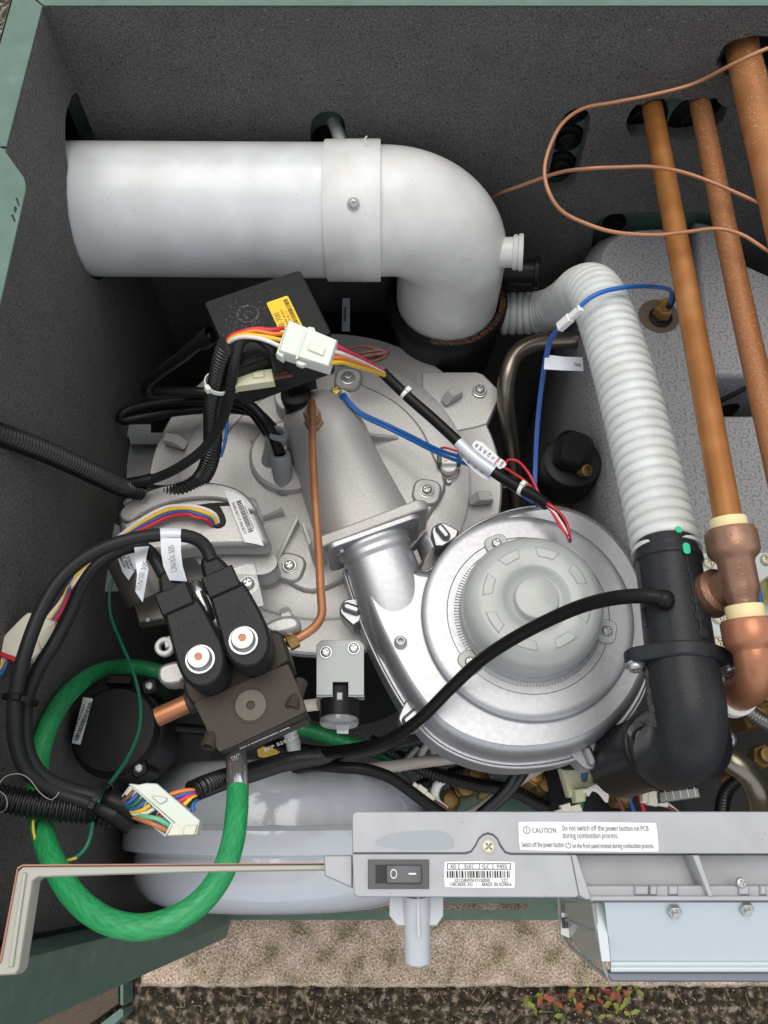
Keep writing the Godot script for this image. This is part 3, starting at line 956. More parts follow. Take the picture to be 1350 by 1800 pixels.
# ---------------------------------------------------------------- hot water tank shell
func build_tank():
	var t := thing("tank_shell", "grey bead foam shell around the hot water tank", "tank shell", p(1180, 700, 1.5))
	var h := 0.85
	var b := MB.new()
	var left := rounded(lv([[1028, 448], [1050, 412], [1082, 392], [1130, 384], [1218, 384], [1222, 470], [1236, 600], [1262, 730], [1290, 915], [1298, 1010], [1085, 1010], [1052, 800], [1030, 640], [1022, 520]], h), 1)
	b.prism(left, -0.6, 0.0, 0.02, level(H - h), 60)
	part("shell_half", b, "bead_foam", t)
	b = MB.new()
	b.prism(lv([[1224, 384], [1262, 392], [1292, 420], [1312, 460], [1400, 500], [1400, 662], [1283, 662], [1256, 660], [1241, 600], [1227, 470]], h), -0.6, -0.002, 0.006, level(H - h), 60)
	part("shell_half", b, "bead_foam", t)
	b = MB.new()
	b.prism(lv([[1270, 728], [1400, 727], [1400, 1010], [1302, 1010], [1294, 900]], h), -0.6, -0.002, 0.004, level(H - h))
	part("shell_half", b, "bead_foam", t)
	# black valve in the recess
	var v := thing("recess_valve", "black plastic valve on a brass stem in the tank shell recess", "valve", p(1310, 700, 0.95))
	b = MB.new()
	b.lathe([Vector2(0.022, -0.06), Vector2(0.022, 0.0), Vector2(0.02, 0.004), Vector2(0.012, 0.005), Vector2(0.012, 0.02), Vector2(0, 0.02)], aim(p(1310, 665, 0.9), Vector3(0.5, 0.9, -0.4)), 20)
	part("body", b, "black_plastic", v)
	b = MB.new()
	b.lathe([Vector2(0.018, 0), Vector2(0.018, 0.03), Vector2(0, 0.03)], upright(p(1295, 712, 0.96)), 16)
	part("stem", b, "tarnished_brass", v)
	b = MB.new()
	b.box(Vector3(0.008, 0.05, 0.012), Transform3D(Basis(Vector3(0, 0, 1), -0.6), p(1287, 690, 0.89)), 0.002)
	part("clip", b, "dark_metal", v)
	b = MB.new()
	b.box(Vector3(0.05, 0.03, 0.03), Transform3D(Basis.IDENTITY, p(1345, 610, 0.88)), 0.004)
	part("cap", b, "black_plastic", v)
	# temperature sensor in a brass pocket
	var s := thing("tank_sensor", "brass hex sensor screwed into round recess on grey tank shell", "sensor", p(1165, 550, h))
	b = MB.new()
	b.lathe([Vector2(0.026, 0.0), Vector2(0.026, 0.0012), Vector2(0.0, 0.0012)], upright(p(1158, 556, h)), 32)
	part("recess_disc", b, "recess_brown", s)  # flat disc in darker brownish grey, laid on the shell
	b = MB.new()
	b.lathe([Vector2(0.014, 0.001), Vector2(0.015, 0.004), Vector2(0.011, 0.006), Vector2(0.0, 0.006)], upright(p(1160, 560, h)), 24)
	part("seal", b, "black_rubber", s)
	b = MB.new()
	b.prism(hexagon(0.0125), 0.006, 0.022, 0.0015, Transform3D(FLAT, p(1160, 558, h)))
	b.lathe([Vector2(0.008, 0.022), Vector2(0.008, 0.03), Vector2(0, 0.03)], upright(p(1160, 558, h)), 18)
	part("nut", b, "brass", s)
	# black automatic air vent
	var a := thing("air_vent", "black round automatic air vent beside the white ribbed hose", "air vent", p(1005, 840, 0.95))
	b = MB.new()
	b.lathe([Vector2(0.031, -0.05), Vector2(0.034, -0.045), Vector2(0.034, -0.02), Vector2(0.0325, -0.018), Vector2(0.036, -0.016), Vector2(0.036, 0.004), Vector2(0.034, 0.008), Vector2(0.028, 0.010), Vector2(0, 0.010)], upright(p(1004, 815, 0.87)), 40)
	part("body", b, "black_plastic", a)
	b = MB.new()
	b.prism(MB.rrect(0.044, 0.05, 0.016, 6), 0, 0.022, 0.008, Transform3D(Basis(Vector3.UP, -0.35) * FLAT, p(1004, 800, 0.86)))
	part("cap", b, "black_plastic", a)
	b = MB.new()
	b.lathe([Vector2(0.007, 0), Vector2(0.007, 0.012), Vector2(0.005, 0.013), Vector2(0.004, 0.008), Vector2(0, 0.008)], aim(p(1022, 828, 0.855), Vector3(0.4, 1, 0.4)), 18)
	part("outlet", b, "tarnished_brass", a)
	b = MB.new()
	b.box(Vector3(0.012, 0.02, 0.008), Transform3D(Basis(Vector3.UP, 0.4), p(963, 800, 0.88)), 0.002)
	part("lug", b, "black_plastic", a)
	b = MB.new()
	b.lathe([Vector2(0.022, -0.1), Vector2(0.022, 0), Vector2(0.026, 0.002), Vector2(0.026, 0.02), Vector2(0, 0.02)], upright(p(995, 850, 0.94)), 6)
	part("base_nut", b, "tarnished_brass", a)

# ---------------------------------------------------------------- burner cover
const LID_H := 0.93
func build_lid():
	var c := Vector3(-0.076, H - LID_H, -0.454)
	var t := thing("burner_cover", "round cast aluminium burner cover with ribs and screwed bosses", "burner cover", c + Vector3(0, -0.03, 0))
	var b := MB.new()
	b.lathe([Vector2(0.2, -0.03), Vector2(0.222, -0.03), Vector2(0.223, -0.02), Vector2(0.227, -0.018), Vector2(0.227, -0.003), Vector2(0.2245, 0.0), Vector2(0.188, 0.0), Vector2(0.186, 0.0012), Vector2(0.186, 0.003), Vector2(0.1835, 0.0045), Vector2(0.15, 0.0045), Vector2(0.0, 0.005)], upright(c), 128)
	part("plate", b, "cast", t)
	# inner raised field with lobes
	b = MB.new()
	var o := PackedVector2Array()
	for k in 96:
		var a := TAU * k / 96.0
		var r := 0.143 + 0.012 * pow(maxf(0.0, cos(a * 4.0 + 0.35)), 3.0)
		o.push_back(Vector2(c.x + r * cos(a), -c.z + r * sin(a)))
	b.prism(o, 0.003, 0.0115, 0.004, level(c.y), 60)
	part("raised_field", b, "cast", t)
	# cast lugs round the edge
	for e in [[310, 780, 18], [562, 604, 100], [794, 700, 145], [845, 880, 175], [506, 1090, 250], [392, 930, 20]]:
		var w := p(e[0], e[1], LID_H - 0.004)
		var ln := MB.new()
		var pr := PackedVector2Array([Vector2(-0.015, 0), Vector2(0.013, 0), Vector2(0.015, 0.004), Vector2(0.004, 0.017), Vector2(-0.013, 0.014)])
		ln.prism(pr, -0.0065, 0.0065, 0.002, Transform3D(Basis(Vector3.UP, deg_to_rad(-e[2])), w))
		part("lug", ln, "cast", t)
	# upright ribs
	for e in [[[645, 775], [700, 770]], [[655, 830], [690, 900]], [[500, 905], [455, 915]], [[525, 920], [480, 1000]], [[535, 930], [560, 1000]], [[498, 800], [440, 775]], [[455, 690], [475, 640]], [[470, 1010], [430, 1060]]]:
		var wa := p(e[0][0], e[0][1], LID_H - 0.011)
		var wb := p(e[1][0], e[1][1], LID_H - 0.011)
		var len := (wb - wa).length()
		var rb := MB.new()
		rb.prism(PackedVector2Array([Vector2(0, -0.002), Vector2(len, -0.002), Vector2(len, 0.003), Vector2(0, 0.019)]), -0.0022, 0.0022, 0.001, face(wa, wb - wa, Vector3.UP))
		part("rib", rb, "cast", t)
	# bosses with screws
	for e in [[612, 668], [750, 866], [510, 998], [843, 688]]:
		var w := p(e[0], e[1], LID_H - 0.012)
		if e[0] != 843:
			var bs := MB.new()
			var away := w - c
			bs.prism(MB.rrect(0.036, 0.036, 0.013, 5), -0.009, 0.004, 0.003, Transform3D(Basis(Vector3.UP, atan2(-away.z, away.x)) * FLAT, w))
			part("boss", bs, "cast", t)
			w.y += 0.004
		else:
			w = p(e[0], e[1], LID_H - 0.004)
		var wm := MB.new()
		wm.lathe([Vector2(0.0095, 0), Vector2(0.0095, 0.001), Vector2(0.008, 0.0014), Vector2(0.0078, 0.0045), Vector2(0, 0.0045)], upright(w), 20)
		part("washer", wm, "zinc", t)
		screw(w + Vector3(0, 0.0045, 0), 0.0066, t)
	b = MB.new()
	b.prism(lv([[740, 652], [792, 652], [838, 652], [850, 656], [880, 686], [881, 696], [858, 746], [840, 752], [800, 760], [740, 700]], LID_H - 0.002), -0.012, 0.002, 0.003, level(H - LID_H))
	part("ear", b, "cast", t)
	# ground screws
	for e in [[591, 688], [604, 712]]:
		screw(p(e[0], e[1], LID_H - 0.05), 0.0068, t, "brass_bright")
	b = MB.new()
	b.lathe([Vector2(0.014, -0.05), Vector2(0.0135, 0), Vector2(0, 0)], upright(p(597, 700, LID_H - 0.05)), 24)
	part("boss", b, "cast", t)
	# air duct hump from the burner head to the fan flange
	var d := thing("air_duct", "smooth cast aluminium hump carrying air from fan to burner", "air duct", p(600, 860, LID_H))
	b = MB.new()
	var rings := []
	var ca := p(568, 764, LID_H - 0.008)
	var cb := p(646, 945, LID_H - 0.008)
	var ax := (cb - ca).normalized()
	var sd := Vector3(-ax.z, 0, ax.x)
	var L := (cb - ca).length()
	for i in 25:
		var s := i / 24.0
		var along := -0.055 + (L + 0.066) * s
		var round_end := sqrt(maxf(0.0, 1.0 - pow(maxf(0.0, (0.38 - s) / 0.38), 2.4)))
		var wdt := 0.054 * lerpf(0.15, 1.0, round_end) * lerpf(1.0, 1.13, smoothstep(0.45, 1.0, s))
		var hgt := 0.064 * lerpf(0.1, 1.0, round_end) * lerpf(1.0, 0.92, s)
		var ring := PackedVector3Array()
		for k in 33:
			var a := PI * k / 32.0
			var cx := signf(cos(a)) * pow(absf(cos(a)), 0.75)
			ring.push_back(ca + ax * along + sd * cx * wdt + Vector3(0, pow(sin(a), 0.85) * hgt, 0))
		rings.append(ring)
	b.loft(rings, false)
	part("hump", b, "cast", d)
	# burner head boss behind the hump
	b = MB.new()
	b.lathe([Vector2(0.052, 0), Vector2(0.05, 0.018), Vector2(0.046, 0.021), Vector2(0.0, 0.022)], upright(p(510, 810, LID_H - 0.005)), 48)
	part("electrode_seat", b, "cast", d)
	b = MB.new()
	b.lathe([Vector2(0.03, 0), Vector2(0.029, 0.03), Vector2(0.027, 0.032), Vector2(0.0, 0.032)], upright(p(525, 715, LID_H - 0.01)), 40)
	part("sight_seat", b, "cast", d)
	# flange of the duct
	b = MB.new()
	var fc := cb + Vector3(0, 0.022, 0) + ax * 0.008
	b.prism(MB.rrect(0.148, 0.085, 0.014, 5), -0.007, 0.007, 0.003, face(fc, -sd if sd.x < 0 else sd, Vector3.UP))
	part("flange", b, "cast", d)

# ---------------------------------------------------------------- fan
func build_fan():
	var c0 := p(928, 1078, 0.83)
	var t := thing("fan", "round silver combustion fan with grey motor dome", "fan", Vector3(c0.x, H - 0.95, c0.z))
	var outline := [[598, 992], [610, 1030], [628, 1085], [645, 1128], [680, 1200], [716, 1258], [760, 1308], [822, 1340], [890, 1354], [960, 1350], [1024, 1334], [1080, 1298], [1124, 1242], [1150, 1176], [1153, 1108], [1138, 1032], [1102, 966], [1052, 918], [990, 890], [920, 890], [850, 912], [798, 946], [765, 990], [752, 1004], [738, 1002], [728, 985], [722, 952]]
	var b := MB.new()
	b.prism(rounded(lv(outline, 0.875), 2), -0.06, 0.0, 0.004, level(H - 0.872), 60)
	part("scroll_lip", b, "cast_bright", t)
	# rolled bead round the lip
	b = MB.new()
	var bead_path := []
	var lip: PackedVector2Array = Geometry2D.offset_polygon(rounded(lv(outline, 0.875), 2), -0.0016)[0]
	for w in lip: bead_path.append(Vector3(w.x, H - 0.8722, -w.y))
	bead_path.append(bead_path[0]); bead_path.append(bead_path[1])
	b.tube(bead_path, 0.0019, 10, false)
	part("lip_bead", b, "cast_bright", t)
	# scroll body with a rolled shoulder
	var inner := []
	var rings := []
	var base := rounded(lv(outline, 0.872), 2)
	var ctr := Vector2.ZERO
	for e in base: ctr += e
	ctr /= base.size()
	# equal inset by normals, smoothed
	for lvl in 9:
		var a := PI / 2 * lvl / 8.0
		var ins := 0.0068 + 0.013 * (1.0 - cos(a))
		var hh := 0.872 - 0.034 * sin(a)
		var ring := PackedVector3Array()
		var n := base.size()
		for i in n:
			var tan := (base[(i + 3) % n] - base[(i + n - 3) % n]).normalized()
			var nrm := Vector2(-tan.y, tan.x)
			if nrm.dot(ctr - base[i]) < 0: nrm = -nrm
			var w := base[i] + nrm * ins
			ring.push_back(Vector3(w.x, H - hh, -w.y))
		rings.append(ring)
	b = MB.new()
	b.loft(rings)
	var flat_top: PackedVector2Array = Geometry2D.offset_polygon(base, -0.0186)[0]
	b.prism(flat_top, -0.02, 0.0, 0.001, level(H - 0.8378), 60)
	part("scroll", b, "cast_bright", t)
	# round cover: step, flat ring, inner recess
	var y := H - 0.838
	b = MB.new()
	var cc := Vector3(c0.x, y, c0.z)
	b.lathe([Vector2(0.1135, -0.004), Vector2(0.1135, 0.004), Vector2(0.112, 0.0075), Vector2(0.1085, 0.0095), Vector2(0.104, 0.0098), Vector2(0.0865, 0.0098), Vector2(0.0855, 0.0088), Vector2(0.0785, 0.0088), Vector2(0.0778, 0.0075), Vector2(0.06, 0.0075)], upright(cc), 96)
	part("cover", b, "cast_bright", t)
	# fine radial fins round the motor
	b = MB.new()
	for k in 150:
		var a := TAU * k / 150.0
		if fmod(a + 0.3, TAU / 3.0) < 0.45: continue
		b.box(Vector3(0.0078, 0.0012, 0.0014), Transform3D(Basis(Vector3.UP, -a), cc + Vector3(cos(a) * 0.0772, 0.0085, sin(a) * 0.0772)), 0)
	var fins := part("cooling_fins", b, "cast_bright", t)
	fins.set_meta("kind", "stuff")
	for a in [0.25, 2.45, 4.35]:
		var pos := cc + Vector3(cos(a) * 0.0835, 0.0098, sin(a) * 0.0835)
		var pl := MB.new()
		pl.prism(MB.rrect(0.02, 0.026, 0.008, 5), -0.006, 0.0022, 0.001, Transform3D(Basis(Vector3.UP, -a) * FLAT, pos))
		part("screw_tab", pl, "motor_plastic", t)
		screw(pos + Vector3(0, 0.0022, 0), 0.0056, t, "zinc")
	# motor dome
	var m := MB.new()
	var R := 0.0735
	m.lathe([Vector2(R, 0.004), Vector2(R, 0.018), Vector2(R - 0.0012, 0.0205), Vector2(R - 0.0012, 0.024), Vector2(R - 0.0005, 0.026), Vector2(R - 0.0012, 0.04), Vector2(R - 0.004, 0.051), Vector2(R - 0.0085, 0.0575), Vector2(R - 0.015, 0.0612), Vector2(R - 0.022, 0.0622), Vector2(0.036, 0.0622), Vector2(0.0335, 0.0615), Vector2(0.031, 0.059), Vector2(0.0265, 0.0565), Vector2(0.0235, 0.056), Vector2(0.0225, 0.0575), Vector2(0.0222, 0.0625), Vector2(0.0212, 0.0642), Vector2(0.019, 0.0648), Vector2(0.0, 0.0648)], upright(cc), 72, 30)
	var md := part("motor_dome", m, "motor_plastic", t)
	for k in 8:
		var a := TAU * (k + 0.35) / 8.0
		var em := MB.new()
		var sec := PackedVector2Array()
		for i in 9:
			var w := a + (i - 4) * 0.066
			sec.push_back(Vector2(cos(w), -sin(w)) * 0.0555)
		for i in 9:
			var w := a - (i - 4) * 0.052
			sec.push_back(Vector2(cos(w), -sin(w)) * 0.0425)
		em.prism(rounded(sec, 2), 0.0585, 0.0630, 0.0023, Transform3D(FLAT, cc), 60)
		part("emboss", em, "motor_plastic", md)
	# outlet neck
	var n := MB.new()
	rings = []
	var path := smooth(pp([[655, 952, 0.858], [668, 985, 0.860], [684, 1030, 0.8635], [704, 1085, 0.8705], [732, 1130, 0.88], [768, 1170, 0.898]]), 0.0025)
	for i in path.size():
		var s := float(i) / (path.size() - 1)
		var tg: Vector3 = (path[mini(i + 1, path.size() - 1)] - path[maxi(i - 1, 0)]).normalized()
		var sd := tg.cross(Vector3.UP).normalized()
		var up := sd.cross(tg).normalized()
		var hw := lerpf(0.037, 0.046, s)
		var hh := lerpf(0.03, 0.034, s)
		if s < 0.05: hw += 0.005; hh += 0.004
		elif s < 0.11: hw += 0.0025; hh += 0.002
		var ring := PackedVector3Array()
		for k in 72:
			var a := TAU * k / 72.0
			ring.push_back(path[i] + sd * signf(cos(a)) * pow(absf(cos(a)), 0.8) * hw + up * signf(sin(a)) * pow(absf(sin(a)), 0.8) * hh)
		rings.append(ring)
	n.loft(rings, true, true)
	part("outlet_neck", n, "cast_bright", t)
	var fa: Vector3 = path[0]
	var fx: Vector3 = (path[1] - path[0]).normalized()
	fx.y = 0
	fx = fx.normalized()
	var fs := Vector3(-fx.z, 0, fx.x)
	if fs.x < 0: fs = -fs
	n = MB.new()
	n.prism(MB.rrect(0.112, 0.076, 0.012, 5), -0.003, 0.003, 0.001, face(fa + fx * 0.002, fs, Vector3.UP))
	part("outlet_flange", n, "cast_bright", t)
	for e in [[600, 968, 0.842], [706, 922, 0.842]]:
		screw(p(e[0], e[1], e[2]), 0.006, t, "zinc", fx)
	# lugs of the scroll
	for e in [[618, 1072, 200], [722, 1262, 140], [1034, 1330, 70], [778, 938, 235]]:
		var w := p(e[0], e[1], 0.872)
		var lg := MB.new()
		var bs := Transform3D(Basis(Vector3.UP, -deg_to_rad(e[2])) * FLAT, w)
		lg.prism(rounded(PackedVector2Array([Vector2(-0.014, -0.02), Vector2(0.008, -0.011), Vector2(0.013, -0.006), Vector2(0.013, 0.006), Vector2(0.008, 0.011), Vector2(-0.014, 0.02)]), 1), -0.03, 0.0022, 0.002, bs)
		lg.prism(MB.rrect(0.022, 0.011, 0.0054, 5), 0.0, 0.009, 0.0035, bs)
		part("lug", lg, "cast_bright", t)
	# pressure tap
	n = MB.new()
	n.lathe([Vector2(0.0075, -0.01), Vector2(0.0068, 0.004), Vector2(0.005, 0.006), Vector2(0.0045, 0.0095), Vector2(0.0032, 0.0095), Vector2(0.003, 0.004), Vector2(0, 0.004)], upright(p(704, 1130, 0.838)), 20)
	part("pressure_tap", n, "cast", t)

# ---------------------------------------------------------------- expansion vessel
func build_vessel():
	var ctr := Vector3(-0.135, H - 1.155, -0.045)
	var t := thing("expansion_vessel", "glossy pale grey flat round expansion vessel with rolled seam", "expansion vessel", ctr + Vector3(0, -0.2, 0))
	var b := MB.new()
	var R := 0.187
	var prof := []
	prof.append(Vector2(0.0, -0.082))
	prof.append(Vector2(0.12, -0.082))
	for k in 9:
		var a := PI / 2 * k / 8.0
		prof.append(Vector2(R - 0.05 + 0.05 * sin(a), -0.082 + 0.06 * (1 - cos(a))))
	prof.append(Vector2(R + 0.001, -0.009)); prof.append(Vector2(R + 0.012, -0.008)); prof.append(Vector2(R + 0.0165, -0.003)); prof.append(Vector2(R + 0.0165, 0.018)); prof.append(Vector2(R + 0.0145, 0.022)); prof.append(Vector2(R + 0.003, 0.024)); prof.append(Vector2(R, 0.026))
	for k in 9:
		var a := PI / 2 * k / 8.0
		prof.append(Vector2(R - 0.05 + 0.05 * cos(a), 0.045 + 0.042 * sin(a)))
	prof.append(Vector2(0.0, 0.088))
	b.lathe(prof, aim(ctr, Vector3(0, -0.06, 1)), 96, 40)
	part("shell", b, "vessel_paint", t)

# ---------------------------------------------------------------- copper pipes and fittings
func build_pipes():
	var sets := [
		["copper_pipe", "orange brown copper pipe ending in the cream collared bronze tee", [[1140, 150, 0.665], [1146, 185, 0.66], [1212, 540, 0.63], [1281, 922, 0.60]], 0.0112, "copper_yellow"],
		["copper_pipe", "pale dusty copper pipe between the tee pipe and the thickest pipe", [[1218, 130, 0.665], [1232, 190, 0.655], [1300, 520, 0.63], [1400, 960, 0.60]], 0.0112, "copper_dull"],
		["copper_pipe", "thickest copper pipe, dusted white where it leaves its ragged foam hole", [[1293, 40, 0.60], [1304, 85, 0.6], [1372, 370, 0.59], [1440, 640, 0.58]], 0.0172, "copper_thick"]]
	for s in sets:
		var pts := pp(s[2])
		var t := thing(s[0], s[1], "pipe", pts[1], "copper pipes through the back wall")
		var b := MB.new()
		b.tube(smooth(pts, 0.01), s[3], 28)
		part("tube", b, s[4], t)
		# dust and lime crumbs stuck along the upper side
		if s[4] != "copper_yellow":
			var d := MB.new()
			var fine := smooth(pts, 0.002)
			for k in (260 if s[4] == "copper_dull" else 420):
				var i := int(fine.size() * pow(rng.randf(), 1.6) * (0.75 if s[4] == "copper_dull" else 0.5)) % (fine.size() - 1)
				var w := rng.randf_range(-1.1, 1.1)
				var pos: Vector3 = fine[i] + Vector3(sin(w), cos(w), 0) * s[3]
				var z := rng.randf_range(0.0003, 0.0009)
				d.box(Vector3(z, z * 0.5, z), Transform3D(Basis(Vector3(0, 0, 1), -w) * Basis(Vector3.UP, rng.randf() * 3.0), pos), 0)
			var dust := part("lime_dust", d, "lime", t)
			dust.set_meta("kind", "stuff")
	# push-fit tee on the first pipe
	var a := p(1279, 912, 0.60)
	var z := p(1331, 1190, 0.615)
	var ax := (z - a).normalized()
	var len := (z - a).length()
	var t := thing("pipe_tee", "brown bronze push-fit tee with cream collars on the copper pipe", "pipe fitting", a + Vector3(0, -0.05, 0.05))
	var b := MB.new()
	b.lathe([Vector2(0.0113, 0.0), Vector2(0.0142, 0.0), Vector2(0.0145, 0.002), Vector2(0.0145, 0.011), Vector2(0.0113, 0.011)], aim(a, ax), 32)
	part("collar", b, "cream", t)
	b = MB.new()
	b.lathe([Vector2(0.0145, 0.0085), Vector2(0.0185, 0.009), Vector2(0.0202, 0.012), Vector2(0.0202, 0.027), Vector2(0.0185, 0.031), Vector2(0.0155, 0.0335), Vector2(0.0142, 0.036), Vector2(0.0142, 0.058), Vector2(0.0125, 0.064), Vector2(0.0115, 0.068), Vector2(0.0115, 0.078), Vector2(0, 0.078)], aim(a, ax), 40)
	part("body", b, "bronze", t)
	b = MB.new()
	var br := a + ax * 0.05
	b.lathe([Vector2(0.0135, 0), Vector2(0.0135, 0.02), Vector2(0.019, 0.022), Vector2(0.019, 0.036), Vector2(0.016, 0.038), Vector2(0, 0.038)], aim(br, Vector3(-0.35, -1, 0.1)), 32)
	part("branch", b, "bronze", t)
	var e := thing("pipe_elbow", "coppery push-fit elbow turning down beneath the bronze tee", "pipe fitting", a + ax * 0.08 + Vector3(0, -0.08, 0))
	b = MB.new()
	b.lathe([Vector2(0.0113, 0.0), Vector2(0.0142, 0.0), Vector2(0.0145, 0.002), Vector2(0.0145, 0.012), Vector2(0.0113, 0.012)], aim(a + ax * 0.071, ax), 32)
	part("collar", b, "cream", e)
	b = MB.new()
	b.lathe([Vector2(0.0145, 0.0), Vector2(0.0185, 0.0005), Vector2(0.0202, 0.003), Vector2(0.0202, 0.018), Vector2(0.0185, 0.0215), Vector2(0.0155, 0.0235), Vector2(0.0145, 0.026)], aim(a + ax * 0.0815, ax), 40)
	part("socket_ring", b, "copper_new", e)
	b = MB.new()
	var o := a + ax * 0.1
	b.tube(smooth([o, o + ax * 0.012, o + ax * 0.023 + Vector3(0.001, -0.006, 0), o + ax * 0.029 + Vector3(0.002, -0.02, 0), o + ax * 0.03 + Vector3(0.002, -0.06, 0)], 0.002), 0.0146, 32)
	part("bend", b, "copper_new", e)
	b = MB.new()
	b.lathe([Vector2(0.0165, 0), Vector2(0.018, 0.002), Vector2(0.018, 0.012), Vector2(0.0165, 0.014), Vector2(0, 0.014)], upright(o + ax * 0.03 + Vector3(0.0, -0.055, 0.0)), 32)
	var ring := part("white_ring", b, "white_ceramic", e)
	write("15", o + ax * 0.03 + Vector3(-0.012, -0.0405, 0.013), dir(20), dir(-70), 0.004, "ink", ring)
	# bright bracket plate with screws behind the fittings
	var pl := thing("valve_plate", "pale bare metal plate with brass valve stems beside the tee", "bracket", p(1320, 1060, 0.80))
	b = MB.new()
	b.prism(lv([[1228, 972], [1420, 970], [1420, 1150], [1240, 1150]], 0.79), -0.002, 0, 0.0005, level(H - 0.79))
	part("plate", b, "zinc_sheet", pl)
	for s in [[1245, 990], [1346, 985], [1262, 1087], [1262, 1130]]:
		screw(p(s[0], s[1], 0.79), 0.0062, pl, "cream_metal")
	b = MB.new()
	b.lathe([Vector2(0.014, 0), Vector2(0.014, 0.02), Vector2(0.012, 0.03), Vector2(0.012, 0.05), Vector2(0.01, 0.052), Vector2(0, 0.052)], upright(p(1352, 1042, 0.79)), 24)
	part("valve_stem", b, "brass_bright", pl)
	b = MB.new()
	b.tube(smooth(pp([[1322, 995, 0.785], [1330, 1025, 0.77], [1338, 1068, 0.775]]), 0.004), 0.003, 8)
	part("blue_seal", b, "blue", pl)
	# stainless tubes
	var st := thing("steel_pipe", "bent stainless tube curving down beside the burner cover ear", "pipe", p(892, 720, 0.95))
	b = MB.new()
	b.tube(smooth(pp([[1075, 598, 0.885], [1000, 598, 0.885], [945, 603, 0.885], [908, 622, 0.885], [892, 660, 0.89], [889, 705, 0.91], [897, 780, 0.96], [905, 850, 1.02], [915, 930, 1.1]]), 0.004), 0.0112, 24)
	part("tube", b, "steel", st)
	st = thing("steel_pipe", "thick bent stainless tube below the black intake elbow", "pipe", p(1320, 1390, 1.0))
	b = MB.new()
	b.tube(smooth(pp([[1200, 1300, 0.9], [1245, 1320, 0.88], [1290, 1340, 0.865], [1322, 1368, 0.87], [1336, 1405, 0.89], [1338, 1470, 0.97], [1320, 1520, 1.1]]), 0.004), 0.0125, 24)
	part("tube", b, "steel", st)
	# capillary tubes
	var c := thing("capillary_tube", "thin copper capillary looping in front of the back cut-out", "capillary tube", p(957, 300, 0.6))
	cable("tube", [[1420, 60, 0.53], [1345, 87, 0.54], [1290, 112, 0.555], [1220, 147, 0.59], [1150, 166, 0.6], [1080, 180, 0.6], [1025, 191, 0.59], [988, 218, 0.58], [965, 262, 0.58], [957, 305, 0.585], [968, 345, 0.59], [990, 373, 0.6], [1030, 393, 0.605], [1080, 408, 0.605], [1150, 413, 0.605], [1205, 408, 0.605], [1260, 402, 0.605], [1305, 413, 0.6], [1350, 441, 0.6], [1420, 480, 0.6]], 0.0019, "capillary", c, 0.006, 8)
	c = thing("capillary_tube", "thin copper capillary running from flue elbow across the pipes", "capillary tube", p(1000, 300, 0.6))
	cable("tube", [[830, 380, 0.86], [868, 346, 0.76], [920, 325, 0.68], [985, 303, 0.63], [1040, 296, 0.61], [1090, 294, 0.61], [1140, 293, 0.612], [1190, 300, 0.615], [1240, 316, 0.615], [1290, 337, 0.61], [1345, 362, 0.605], [1420, 400, 0.6]], 0.0019, "capillary", c, 0.006, 8)

